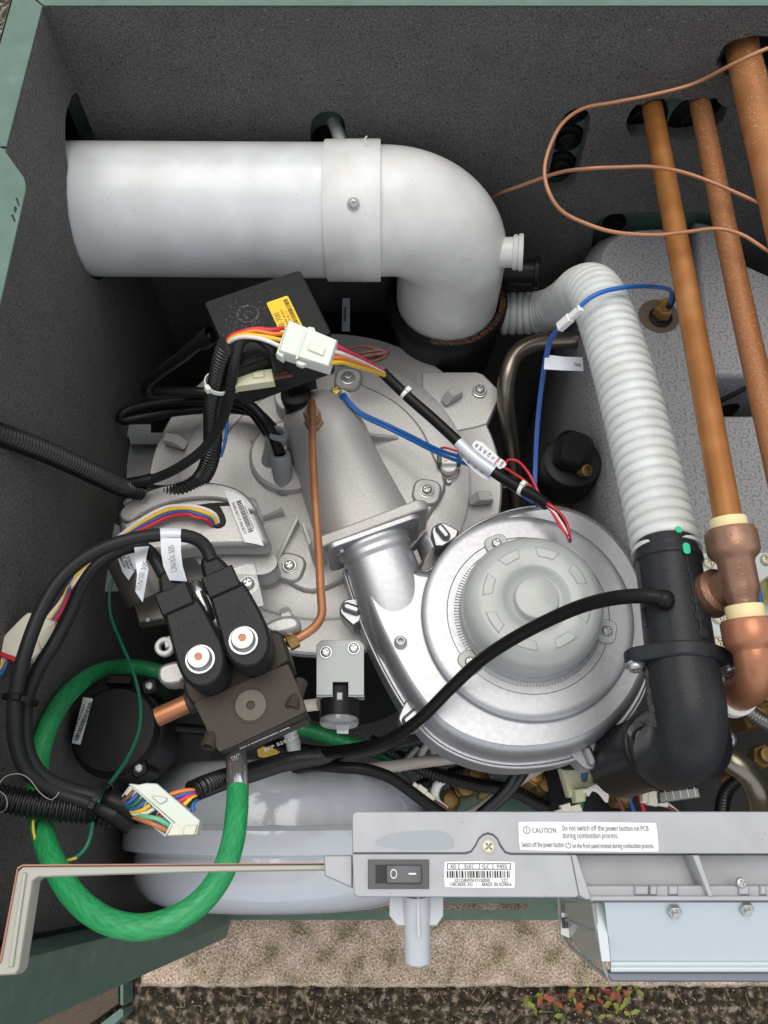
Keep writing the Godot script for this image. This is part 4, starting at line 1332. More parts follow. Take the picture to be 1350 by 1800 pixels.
# ---------------------------------------------------------------- hoses
func build_hoses():
	var h := thing("ribbed_hose", "white ribbed air hose arching over the grey tank shell", "hose", p(1120, 700, 0.75))
	var pts := pp([[880, 552, 0.93], [925, 551, 0.925], [962, 546, 0.91], [990, 533, 0.87], [1008, 520, 0.82], [1024, 510, 0.765], [1042, 512, 0.72], [1058, 540, 0.70], [1078, 598, 0.69], [1102, 680, 0.682], [1128, 780, 0.675], [1150, 870, 0.668], [1166, 940, 0.662], [1172, 972, 0.66]])
	var path := smooth(pts, 0.00092)
	var rr: Array = []
	for i in path.size():
		var u := fmod(i / 12.0, 1.0)
		var w := sqrt(maxf(0.0, 1.0 - pow(absf(2.0 * u - 1.0), 2.4)))
		var near := smoothstep(0.0, 1.0, float(i) / path.size())
		rr.append(lerpf(0.0292, 0.0298, near) - 0.0046 * (1.0 - w))
	var b := MB.new()
	b.tube(path, rr, 44)
	part("hose", b, "hose_grey", h)
	for e in [[1193, 931, 0.006], [1194, 948, 0.008]]:
		var m := MB.new()
		m.prism(MB.rrect(0.0055, e[2], 0.002), 0, 0.0006, 0.0002, Transform3D(FLAT, p(e[0], e[1], 0.6315)))
		part("paint_mark", m, "paint_green", h)
	# green oil hose
	var g := thing("oil_hose", "thick green oil hose looping from the chrome ferrule", "hose", p(230, 1620, 0.75))
	b = MB.new()
	var gp := pp([[418, 1388, 0.745], [416, 1430, 0.73], [408, 1485, 0.715], [388, 1540, 0.70], [350, 1588, 0.69], [300, 1618, 0.685], [240, 1630, 0.685], [180, 1615, 0.69], [130, 1575, 0.70], [96, 1520, 0.72], [74, 1460, 0.75], [66, 1395, 0.79], [70, 1330, 0.84], [88, 1270, 0.89], [120, 1220, 0.94], [165, 1185, 0.98], [215, 1172, 1.0], [270, 1178, 1.01], [330, 1200, 1.02], [400, 1230, 1.04]])
	for i in gp.size():            # the hose rests against the foam wall, not in it
		if gp[i].x < WX + 0.0105: gp[i] = px_x_of(gp[i], WX + 0.0105)
	b.tube(smooth(gp, 0.004), 0.0096, 24)
	part("hose", b, "green_hose", g)
	b = MB.new()
	b.lathe([Vector2(0.0088, 0), Vector2(0.0096, 0.001), Vector2(0.0096, 0.033), Vector2(0.0088, 0.035), Vector2(0.0088, 0.05)], aim(p(418.5, 1391, 0.745), p(414, 1300, 0.765) - p(418.5, 1391, 0.745)), 32)
	part("ferrule", b, "chrome", g)
	g = thing("oil_hose", "dark green hose deep behind the pressure gauge", "hose", p(600, 1300, 1.1))
	b = MB.new()
	b.tube(smooth(pp([[440, 1290, 1.12], [480, 1280, 1.1], [540, 1285, 1.1], [620, 1310, 1.1], [700, 1330, 1.1], [760, 1350, 1.12]]), 0.006), 0.0098, 20)
	part("hose", b, "green_hose", g)
	# black pressure hose from the intake fitting over the fan
	var k := thing("sensing_tube", "black rubber tube crossing over the fan to the intake fitting", "tube", p(720, 1280, 0.9))
	cable("tube", [[1168, 1054, 0.626], [1150, 1049, 0.625], [1110, 1048, 0.634], [1060, 1055, 0.655], [1010, 1070, 0.68], [950, 1097, 0.71], [890, 1130, 0.74], [840, 1165, 0.77], [790, 1212, 0.80], [740, 1262, 0.83], [690, 1297, 0.865], [630, 1318, 0.9], [570, 1322, 0.93], [510, 1312, 0.97], [440, 1298, 1.0], [340, 1282, 1.04], [280, 1278, 1.06]], 0.0062, "cable_black", k, 0.006, 18)
	b = MB.new()
	b.lathe([Vector2(0.0, -0.0085), Vector2(0.006, -0.006), Vector2(0.0082, 0.0), Vector2(0.0074, 0.005), Vector2(0.0045, 0.008), Vector2(0, 0.009)], aim(p(1166, 1054, 0.626), Vector3(1, 0.3, 0.2)), 20)
	part("end_bulb", b, "cable_black", k)

# ---------------------------------------------------------------- black intake fitting
func build_fitting():
	var t := thing("intake_fitting", "black plastic intake tube and elbow bolted at a flange", "intake fitting", p(1200, 1250, 0.8))
	var a := p(1170, 955, 0.657)
	var z := p(1196, 1150, 0.65)
	var ax := (z - a).normalized()
	var len := (z - a).length()
	var b := MB.new()
	b.lathe([Vector2(0.022, 0.0), Vector2(0.0255, 0.0), Vector2(0.0265, 0.003), Vector2(0.0265, 0.012), Vector2(0.0285, 0.013), Vector2(0.0292, 0.016), Vector2(0.0292, 0.019), Vector2(0.0275, 0.0205), Vector2(0.0272, 0.05), Vector2(0.0278, len), Vector2(0.02, len)], aim(a, ax), 48)
	part("upper_tube", b, "fitting_black", t)
	# moulding line with three discs and the paint dab
	b = MB.new()
	var top := Vector3(0, 1, 0)
	var up := (top - ax * top.dot(ax)).normalized()
	var sd := ax.cross(up)
	if sd.x < 0: sd = -sd
	for k in 4: b.box(Vector3(0.0012, 0.0011, 0.018), Transform3D(Basis(sd, up, -ax) if sd.cross(up).dot(-ax) > 0 else Basis(sd, up, ax), a + ax * (0.03 + 0.018 * k) + up * 0.0271 + sd * (0.006 + 0.001 * k)), 0.0004)
	part("mould_line", b, "fitting_black", t)
	for k in 3:
		b = MB.new()
		b.lathe([Vector2(0.0044, 0), Vector2(0.0044, 0.0006), Vector2(0.0038, 0.001), Vector2(0, 0.0008)], aim(a + ax * (0.062 + 0.0145 * k) + up * 0.0262 + sd * (0.0085 + 0.0012 * k), (up + sd * 0.3).normalized()), 20)
		part("mould_disc", b, "fitting_black", t)
	b = MB.new()
	b.prism(MB.rrect(0.0062, 0.0105, 0.003), 0, 0.0008, 0.0003, face(a + ax * 0.0185 + up * 0.0292 + sd * 0.006, sd, -ax))
	part("paint_mark", b, "paint_green", t)
	b = MB.new()
	b.box(Vector3(0.0035, 0.003, 0.06), face(a + ax * 0.05 - sd * 0.0275 + up * 0.004, sd, up), 0.001)
	part("side_rib", b, "fitting_black", t)
	# flange with two eared bolts
	var fo := a + ax * (len - 0.002)
	b = MB.new()
	var out := PackedVector2Array()
	for k in 64:
		var w := TAU * k / 64.0
		var r := 0.0325 + 0.0135 * pow(absf(cos(w)), 9.0)
		out.push_back(Vector2(cos(w) * r, sin(w) * r * (1.0 if absf(cos(w)) < 0.85 else 0.95)))
	b.prism(out, 0, 0.012, 0.0025, face(fo, sd, up), 60)
	part("flange", b, "fitting_black", t)
	var fwd := sd.cross(up)
	for k in [-1, 1]:
		var w: Vector3 = fo + sd * 0.038 * k + fwd * (0.012 if fwd.dot(ax) > 0 else 0.0)
		screw(w + ax * 0.0005, 0.0062, t, "zinc", ax + up * 0.3, 0.0078)
	# elbow: runs on, then turns down with a domed end
	b = MB.new()
	var e0 := fo + ax * 0.008
	var pts := [e0, e0 + ax * 0.02, e0 + ax * 0.038 + Vector3(0.001, -0.001, 0), e0 + ax * 0.054 + Vector3(0.001, -0.008, 0), e0 + ax * 0.064 + Vector3(0.001, -0.022, 0), e0 + ax * 0.067 + Vector3(0, -0.045, 0), e0 + ax * 0.067 + Vector3(0, -0.06, 0)]
	b.tube(smooth(pts, 0.0025), 0.0288, 48)
	part("elbow", b, "fitting_black", t)
	b = MB.new()
	for k in 3:
		b.lathe([Vector2(0.0042, -0.004), Vector2(0.0042, 0.002), Vector2(0.003, 0.003), Vector2(0, 0.003)], aim(e0 + ax * (0.012 + 0.014 * k) - sd * 0.0275, Vector3(-0.4, 1, 0)), 16)
	b.box(Vector3(0.004, 0.004, 0.05), face(e0 + ax * 0.03 - sd * 0.0285, sd, up), 0.001)
	part("side_rib", b, "fitting_black", t)
	# lower chamber lying across, below the elbow
	var la := p(1210, 1296, 0.765)
	var lb := p(1108, 1334, 0.865)
	var lx := (lb - la).normalized()
	b = MB.new()
	b.lathe([Vector2(0.0, -0.012), Vector2(0.034, -0.012), Vector2(0.039, -0.01), Vector2(0.040, -0.006), Vector2(0.040, -0.002), Vector2(0.0375, 0.0), Vector2(0.0365, 0.012), Vector2(0.036, 0.046), Vector2(0.038, 0.047), Vector2(0.039, 0.052), Vector2(0.0375, 0.054), Vector2(0.036, 0.056), Vector2(0.035, 0.13), Vector2(0, 0.13)], aim(la, lx), 56)
	part("lower_chamber", b, "black_shine", t)
	for e in [[1131, 1297, 0.728], [1279, 1300, 0.80]]:
		var lg := MB.new()
		var w := p(e[0], e[1], e[2])
		lg.lathe([Vector2(0.0105, -0.02), Vector2(0.0102, -0.001), Vector2(0.009, 0), Vector2(0, 0)], aim(w, Vector3(-0.15, 1, 0.35)), 24)
		part("screw_boss", lg, "black_shine", t)
		screw(w, 0.0072, t, "zinc", Vector3(-0.15, 1, 0.35))
	# label block under the chamber
	var lbk := thing("aluminium_tag", "small scratched aluminium tag block below the black chamber", "tag", p(1195, 1392, 0.9))
	b = MB.new()
	b.prism(lv([[1158, 1392], [1228, 1384], [1232, 1402], [1160, 1412]], 0.86), -0.008, 0, 0.001, level(H - 0.86))
	part("block", b, "dark_zinc", lbk)
	for k in 5:
		b = MB.new()
		b.box(Vector3(0.0006, 0.0004, 0.009), Transform3D(Basis(Vector3.UP, 0.1), p(1170 + k * 13, 1397 - k * 1.2, 0.8598)), 0)
		part("scratch", b, "zinc", lbk)

# ---------------------------------------------------------------- oil pump with solenoid valves
func bolt(c: Vector3, r: float, parent: Node3D, axis := Vector3.UP):
	var b := MB.new()
	b.lathe([Vector2(r, -0.006), Vector2(r, 0.004), Vector2(r * 0.85, 0.005), Vector2(r * 0.55, 0.005), Vector2(r * 0.5, 0.002), Vector2(0, 0.002)], aim(c, axis), 20)
	part("bolt", b, "zinc", parent)
func build_oil_pump():
	var t := thing("oil_pump", "brown cast oil pump block with two black solenoid coils", "oil pump", p(430, 1230, 0.83))
	var b := MB.new()
	b.prism(rounded(lv([[330, 1232], [318, 1200], [345, 1165], [470, 1108], [492, 1108], [502, 1128], [514, 1172], [350, 1246]], 0.735), 1), -0.06, 0, 0.003, level(H - 0.735))
	part("valve_body", b, "pump_brown", t)
	b = MB.new()
	b.prism(rounded(lv([[341, 1237], [343, 1240], [382, 1318], [388, 1322], [536, 1252], [538, 1246], [508, 1170], [503, 1167]], 0.728), 1), -0.028, 0, 0.005, level(H - 0.728))
	var cover := part("pump_cover", b, "pump_brown", t)
	# printed front plate under the cover edge
	var f0 := p(385, 1327, 0.752)
	var f1 := p(540, 1260, 0.752)
	b = MB.new()
	b.prism(lv([[372, 1300], [384, 1328], [390, 1331], [540, 1264], [542, 1256], [530, 1230]], 0.755), -0.03, 0, 0.003, level(H - 0.755))
	part("front_plate", b, "pump_brown", t)
	var rt := (f1 - f0).normalized()
	var pn := Vector3(-rt.z, 0, rt.x)
	if pn.z < 0: pn = -pn
	var txt_up := (Vector3.UP * 0.9 - pn * 0.45).normalized()
	write("OUT", f0.lerp(f1, 0.16) + pn * 0.008 + Vector3(0, 0.006, 0), rt, txt_up, 0.003, "print_white", t)
	write("BFP 52E L5", f0.lerp(f1, 0.62) + pn * 0.011 + Vector3(0, -0.008, 0), rt, txt_up, 0.0045, "print_white", t)
	b = MB.new()
	for k in 14: b.box(Vector3(rng.randf_range(0.0015, 0.004), 0.0003, 0.001), Transform3D(Basis(rt, pn.cross(rt) * -1.0, pn), f0.lerp(f1, 0.25 + 0.04 * k) + pn * 0.003 + Vector3(0, 0.0035, 0)), 0)
	var prn := part("print", b, "print_white", t)
	# round plug with groove
	var c := p(441, 1240, 0.728)
	b = MB.new()
	b.lathe([Vector2(0.0158, 0.0002), Vector2(0.0158, 0.0012), Vector2(0.0152, 0.0016), Vector2(0.0146, 0.0006), Vector2(0.014, 0.0016), Vector2(0.0136, 0.002), Vector2(0.0042, 0.002), Vector2(0.0036, 0.0014), Vector2(0.0034, -0.004), Vector2(0, -0.004)], upright(c), 48)
	part("plug", b, "pump_plug", cover)
	for e in [[372, 1296], [518, 1230]]:
		b = MB.new()
		var w := p(e[0], e[1], 0.733)
		b.lathe([Vector2(0.0068, -0.02), Vector2(0.0068, 0.0095), Vector2(0.006, 0.0105), Vector2(0.004, 0.0105), Vector2(0.0036, 0.007), Vector2(0, 0.007)], aim(w, Vector3(-0.2, 0.5, 1)), 20)
		part("cap_screw", b, "pump_brown", t)
	# solenoid coils
	var coils := [
		[[[284, 1064], [336, 1037], [344, 1052], [352, 1054], [376, 1100], [392, 1130], [397, 1158], [392, 1184], [376, 1203], [352, 1210], [330, 1202], [314, 1180], [302, 1138]], [[276, 1012], [285, 1002], [303, 997], [316, 1004], [330, 1022], [338, 1040], [285, 1066], [280, 1045]], [352, 1156], [303, 1088]],
		[[[362, 1032], [412, 1006], [420, 1020], [430, 1024], [455, 1068], [470, 1100], [476, 1128], [470, 1153], [454, 1170], [430, 1175], [408, 1166], [394, 1146], [384, 1106]], [[350, 984], [358, 976], [374, 970], [386, 978], [402, 994], [414, 1008], [362, 1034], [355, 1010]], [428, 1123], [384, 1058]]]
	for s in coils:
		var cb := MB.new()
		cb.prism(rounded(lv(s[0], 0.69), 1), -0.036, 0, 0.0028, level(H - 0.69), 50)
		var coil := part("solenoid_coil", cb, "coil_black", t)
		cb = MB.new()
		cb.prism(rounded(lv(s[1], 0.70), 1), -0.022, 0, 0.004, level(H - 0.70), 50)
		part("plug_head", cb, "coil_black", coil)
		cb = MB.new()
		var mid := p(s[3][0] + 6, s[3][1] - 32, 0.694)
		cb.box(Vector3(0.03, 0.022, 0.014), Transform3D(Basis(Vector3.UP, deg_to_rad(26)) * FLAT, mid), 0.0015)
		part("plug_step", cb, "coil_black", coil)
		# moulded lettering
		var rtx := dir(153)
		write("018F2600", p(s[3][0] + 26, s[3][1] + 34, 0.6897), rtx, dir(63), 0.0046, "coil_print", coil)
		write("220/240V", p(s[3][0] + 22, s[3][1] + 23, 0.6897), rtx, dir(63), 0.0042, "coil_print", coil)
		write("50Hz 9W", p(s[3][0] + 19, s[3][1] + 13, 0.6897), rtx, dir(63), 0.0042, "coil_print", coil)
		# nut
		var w := p(s[2][0], s[2][1] + 3, 0.69)
		cb = MB.new()
		cb.lathe([Vector2(0.0125, 0), Vector2(0.0125, 0.0012), Vector2(0.0108, 0.0014), Vector2(0.0106, 0.0055), Vector2(0.0098, 0.0065), Vector2(0.0098, 0.0105), Vector2(0.009, 0.0112), Vector2(0.0036, 0.0112), Vector2(0.0033, 0.0098), Vector2(0, 0.0098)], aim(w, Vector3(0.06, 1, 0.02)), 40)
		var nut := part("nut", cb, "zinc", coil)
		cb = MB.new()
		cb.prism(hexagon(0.0036), 0.0, 0.0002, 0, Transform3D(FLAT, w + Vector3(0.0006, 0.0102, 0)))
		part("core", cb, "copper_tip", nut)
	# shiny clip between the coils
	b = MB.new()
	b.tube(smooth(pp([[344, 1028, 0.72], [350, 1046, 0.712], [360, 1066, 0.712], [368, 1090, 0.72]]), 0.003), [0.006, 0.0085, 0.009, 0.009, 0.008, 0.0085, 0.008, 0.007, 0.006, 0.006, 0.006, 0.006, 0.006, 0.006, 0.006, 0.006, 0.006, 0.006, 0.006, 0.006], 18)
	part("silver_fitting", b, "chrome_rough", t)
	# mounting ears
	b = MB.new()
	var ear := p(290, 1137, 0.74)
	b.lathe([Vector2(0.0042, -0.003), Vector2(0.0092, -0.003), Vector2(0.0092, 0.002), Vector2(0.008, 0.003), Vector2(0.0052, 0.003), Vector2(0.0042, 0.002), Vector2(0.0042, -0.003)], upright(ear), 28)
	b.box(Vector3(0.02, 0.011, 0.005), Transform3D(Basis(Vector3.UP, 0.3) * FLAT, p(308, 1126, 0.74)), 0.001)
	part("ear", b, "cast", t)
	b = MB.new()
	b.prism(rounded(lv([[276, 1180], [282, 1168], [310, 1160], [330, 1165], [325, 1200], [290, 1206], [278, 1196]], 0.745), 1), -0.022, 0, 0.003, level(H - 0.745))
	part("foot", b, "cast", t)
	bolt(p(310, 1198, 0.755), 0.0055, t, Vector3(0.1, 0.5, 1))
	b = MB.new()
	b.prism(rounded(lv([[455, 1100], [490, 1082], [520, 1080], [530, 1096], [522, 1108], [480, 1118]], 0.75), 1), -0.02, 0, 0.004, level(H - 0.75))
	part("foot", b, "cast", t)
	bolt(p(507, 1112, 0.76), 0.0055, t, Vector3(0.1, 0.4, 1))
	# copper stub
	var sa := p(338, 1233, 0.752)
	var sb := p(276, 1261, 0.752)
	b = MB.new()
	b.lathe([Vector2(0.0105, -0.006), Vector2(0.0105, 0.004), Vector2(0.0092, 0.005)], aim(sa, sb - sa), 24)
	part("stub_seat", b, "pump_brown", t)
	b = MB.new()
	b.lathe([Vector2(0.0086, 0), Vector2(0.0086, (sb - sa).length()), Vector2(0.008, (sb - sa).length() + 0.0006), Vector2(0, (sb - sa).length() + 0.0006)], aim(sa, sb - sa), 28)
	part("copper_stub", b, "copper", t)
	# copper nozzle line with its nuts
	var n := thing("nozzle_line", "slim copper oil line from pump nut up to the brass nozzle fitting", "oil line", p(560, 1000, 0.8))
	b = MB.new()
	b.tube(smooth(pp([[548, 706, 0.826], [549, 716, 0.822], [549, 740, 0.818], [550, 800, 0.81], [553, 860, 0.803], [557, 920, 0.795], [561, 980, 0.785], [564, 1040, 0.775], [566, 1072, 0.77], [563, 1088, 0.768], [553, 1102, 0.766], [540, 1112, 0.764], [520, 1124, 0.762], [505, 1131, 0.76]]), 0.003), 0.0044, 18)
	part("tube", b, "copper", n)
	b = MB.new()
	var na := p(514, 1127, 0.761)
	var nd := p(500, 1134, 0.76) - na
	b.prism(hexagon(0.0085), -0.005, 0.005, 0.001, face(na, Vector3.UP, nd.cross(Vector3.UP)))
	part("pump_nut", b, "brass", n)
	b = MB.new()
	b.lathe([Vector2(0.0165, -0.006), Vector2(0.0165, 0.0015), Vector2(0.0155, 0.0022), Vector2(0, 0.0022)], upright(p(553, 752, 0.868)), 32)
	part("seat_ring", b, "zinc", n)
	b = MB.new()
	b.prism(hexagon(0.0118), 0.002, 0.012, 0.001, Transform3D(FLAT, p(553, 750, 0.868)))
	part("lower_nut", b, "brass_dark", n)
	b = MB.new()
	var fx := p(551, 744, 0.868)
	b.prism(hexagon(0.0108), 0.013, 0.026, 0.001, Transform3D(FLAT, fx))
	b.lathe([Vector2(0.0058, 0.026), Vector2(0.0056, 0.036), Vector2(0.0045, 0.04), Vector2(0, 0.041)], upright(fx), 20)
	part("upper_nut", b, "brass_dark", n)

# ---------------------------------------------------------------- damper housing on the left
func build_damper():
	var s := thing("mounting_sheet", "grey galvanised mounting sheet with slots beside the burner cover", "bracket", p(215, 900, 0.95))
	var b := MB.new()
	for e in [[[175, 746], [265, 746], [265, 764], [262, 768], [216, 768], [212, 778], [205, 850], [190, 850]], [[196, 850], [206, 850], [203, 900], [197, 918], [240, 940], [300, 990], [300, 1038], [150, 1040], [165, 980]]]:
		b.prism(lv(e, 0.945), -0.0015, 0, 0, level(H - 0.945))
	part("sheet", b, "sheet_grey", s)
	b = MB.new()
	b.prism(lv([[224, 782], [280, 782], [275, 865], [222, 868]], 0.96), -0.0015, 0, 0, level(H - 0.96))
	part("sheet", b, "sheet_grey", s)
	b = MB.new()
	b.prism(lv([[226, 762], [300, 762], [296, 782], [230, 782]], 0.945), -0.0015, 0, 0, level(H - 0.943))
	part("fold", b, "sheet_grey", s)
	screw(p(226, 884, 0.944), 0.0045, s, "zinc", Vector3.UP, 0.0062)
	var t := thing("damper_housing", "rounded cast aluminium damper housing with a white barcode sticker", "damper housing", p(340, 930, 0.93))
	var h := 0.835
	var out := [[205, 912], [218, 890], [248, 870], [290, 856], [340, 849], [390, 852], [424, 864], [446, 884], [456, 908], [468, 936], [476, 955], [455, 962], [410, 960], [350, 962], [290, 972], [240, 968], [212, 948]]
	b = MB.new()
	b.prism(rounded(lv(out, h), 2), -0.03, 0, 0.006, level(H - h), 60)
	part("housing", b, "cast", t)
	b = MB.new()
	b.prism(rounded(lv([[207, 910], [220, 889], [250, 869], [290, 855], [340, 849], [390, 852], [424, 864], [445, 884], [455, 906], [418, 897], [404, 884], [372, 879], [330, 881], [290, 890], [255, 905], [228, 926]], h), 2), -0.001, 0.006, 0.003, level(H - h), 60)
	part("arched_rim", b, "cast", t)
	b = MB.new()
	b.prism(rounded(lv([[330, 955], [380, 945], [440, 950], [478, 968], [490, 990], [470, 1010], [420, 1008], [350, 998]], 0.87), 2), -0.05, 0, 0.012, level(H - 0.872), 60)
	part("flank", b, "cast", t)
	# recess with the cable gland
	b = MB.new()
	b.prism(rounded(lv([[350, 888], [376, 884], [386, 888], [398, 912], [396, 924], [384, 930], [370, 926], [362, 912]], h), 1), 0.0, 0.0022, 0.0008, level(H - h))
	part("gland", b, "black_rubber", t)
	b = MB.new()
	b.prism(lv([[300, 893], [380, 884], [406, 884], [406, 889], [384, 890], [300, 899]], h), 0.0, 0.0008, 0, level(H - h))
	part("gasket", b, "black_rubber", t)
	b = MB.new()
	b.box(Vector3(0.02, 0.012, 0.006), Transform3D(Basis(Vector3.UP, 0.5) * FLAT, p(236, 925, h - 0.003)), 0.0015)
	part("step", b, "cast", t)
	# sticker
	b = MB.new()
	b.prism(lv([[394, 862], [410, 865], [425, 874], [433, 888], [464, 960], [448, 956], [430, 953]], h - 0.0066), -0.0004, 0, 0, level(H - h + 0.0069))
	var lab := part("sticker", b, "paper", t)
	var ra := dir(-114)
	var ua := dir(-204)
	write("LCB700 21/28/36HL", p(420, 910, h - 0.0072), ra, ua, 0.0032, "ink", lab, 0.042)
	barcode(p(430, 907, h - 0.0071), ra, ua, 0.042, 0.0055, lab)
	write("0000241500000", p(438, 909, h - 0.0071), ra, ua, 0.0012, "ink", lab, 0.03)
	# clear strap under its own screw
	b = MB.new()
	b.prism(lv([[402, 1002], [446, 985], [464, 1064], [432, 1072]], 0.866), -0.001, 0, 0.0003, level(H - 0.866))
	part("clear_strap", b, "clear_strap", t)
	b = MB.new()
	b.lathe([Vector2(0.012, -0.03), Vector2(0.011, -0.0012), Vector2(0, -0.0012)], upright(p(436, 1028, 0.866)), 24)
	part("strap_post", b, "cast", t)
	screw(p(436, 1026, 0.866), 0.0072, t)
	# clamp with screw
	b = MB.new()
	b.tube(smooth(pp([[436, 884, 0.856], [443, 886, 0.85], [452, 912, 0.85], [456, 922, 0.856]]), 0.003), 0.0062, 14)
	part("hinge", b, "cast", t)
	screw(p(446, 898, 0.844), 0.0042, t)
	screw(p(455, 918, 0.846), 0.0042, t)
	# servo motor can with its label
	var m := thing("damper_motor", "tarnished steel damper motor can with a blue printed label", "motor", p(250, 1040, 0.93))
	b = MB.new()
	var ma := p(232, 975, 0.868)
	var mx := dir(62) + Vector3(0, -0.35, 0)
	b.lathe([Vector2(0.0, -0.012), Vector2(0.028, -0.012), Vector2(0.03, -0.009), Vector2(0.03, 0.05), Vector2(0.028, 0.053), Vector2(0.0, 0.053)], aim(ma, mx), 40)
	part("can", b, "steel_dull", m)
	b = MB.new()
	b.prism(lv([[206, 955], [222, 950], [241, 985], [240, 998], [226, 1020], [215, 1005], [207, 980]], 0.838), -0.0004, 0, 0, level(H - 0.838))
	var ml := part("label", b, "paper_silver", m)
	for k in 3: write(["POWER 24V", "DC 100mA", "17E4021"][k], p(214 + k * 8, 985 + k * 3, 0.8375), dir(60), dir(-30), 0.0028, "ink", ml, 0.018)
	b = MB.new()
	b.prism(lv([[236, 1000], [300, 985], [330, 1020], [300, 1085], [240, 1095], [225, 1050]], 0.895), -0.02, 0, 0.003, level(H - 0.9))
	part("bracket", b, "steel_dull", m)
	screw(p(259, 1089, 0.898), 0.0035, m)
	# wires leaving the gland
	var w := thing("damper_wires", "white, yellow, blue and red wires running from damper to plug", "wires", p(200, 940, 0.83))
	var cols := ["white_wire", "yellow", "blue_dark", "red"]
	for k in 4:
		var o := k * 5.0
		cable("wire", [[384 - k * 4, 918 + k * 2, h - 0.002], [378 - k * 5, 904 + k * 3, h - 0.012], [358 - k * 6, 894 + o, h - 0.016], [330, 889 + o, h - 0.016], [295, 891 + o * 1.2, h - 0.012], [262, 905 + o * 1.3, h - 0.012], [232, 925 + o * 0.9, h - 0.02], [205, 947 + o * 0.4, 0.8], [180 - k * 2, 972 - k * 2, 0.775], [150 - k * 5, 1003 - o, 0.75], [122, 1035 - k * 6 + k * k * 2, 0.735], [106 + k * 3, 1060, 0.725], [96 + k * 4 - 8, 1082 + k * 2, 0.72], [84 + k * 4 - 8, 1100, 0.72]], 0.0022, cols[k], w, 0.006, 8)
	# white and red plug
	var pg := thing("cable_plug", "white plug with a red edge against the foam wall", "connector", p(50, 1120, 0.72))
	b = MB.new()
	b.prism(lv([[48, 1076], [62, 1078], [98, 1092], [100, 1098], [98, 1110], [78, 1142], [56, 1160], [35, 1160], [-6, 1145], [2, 1122], [14, 1108], [40, 1082]], 0.712), -0.014, 0, 0.0015, level(H - 0.712))
	part("housing", b, "nylon_cream", pg)
	b = MB.new()
	b.prism(lv([[-6, 1143], [36, 1158], [32, 1167], [-6, 1152]], 0.713), -0.012, 0, 0.0008, level(H - 0.711))
	part("lock", b, "red", pg)
	b = MB.new()
	b.prism(lv([[82, 1108], [98, 1094], [100, 1104], [80, 1142], [72, 1142], [68, 1128]], 0.7105), 0, 0.003, 0.001, level(H - 0.7115))
	part("latch", b, "nylon_cream", pg)
	for k in 4:
		cable("wire", [[24 + k * 2 - 18, 1150 + k * 4, 0.716], [0 + k * 4 - 10, 1166 + k * 6, 0.716], [-30, 1190 + k * 6, 0.716]], 0.0022, cols[(k + 3) % 4], pg, 0.006, 8)

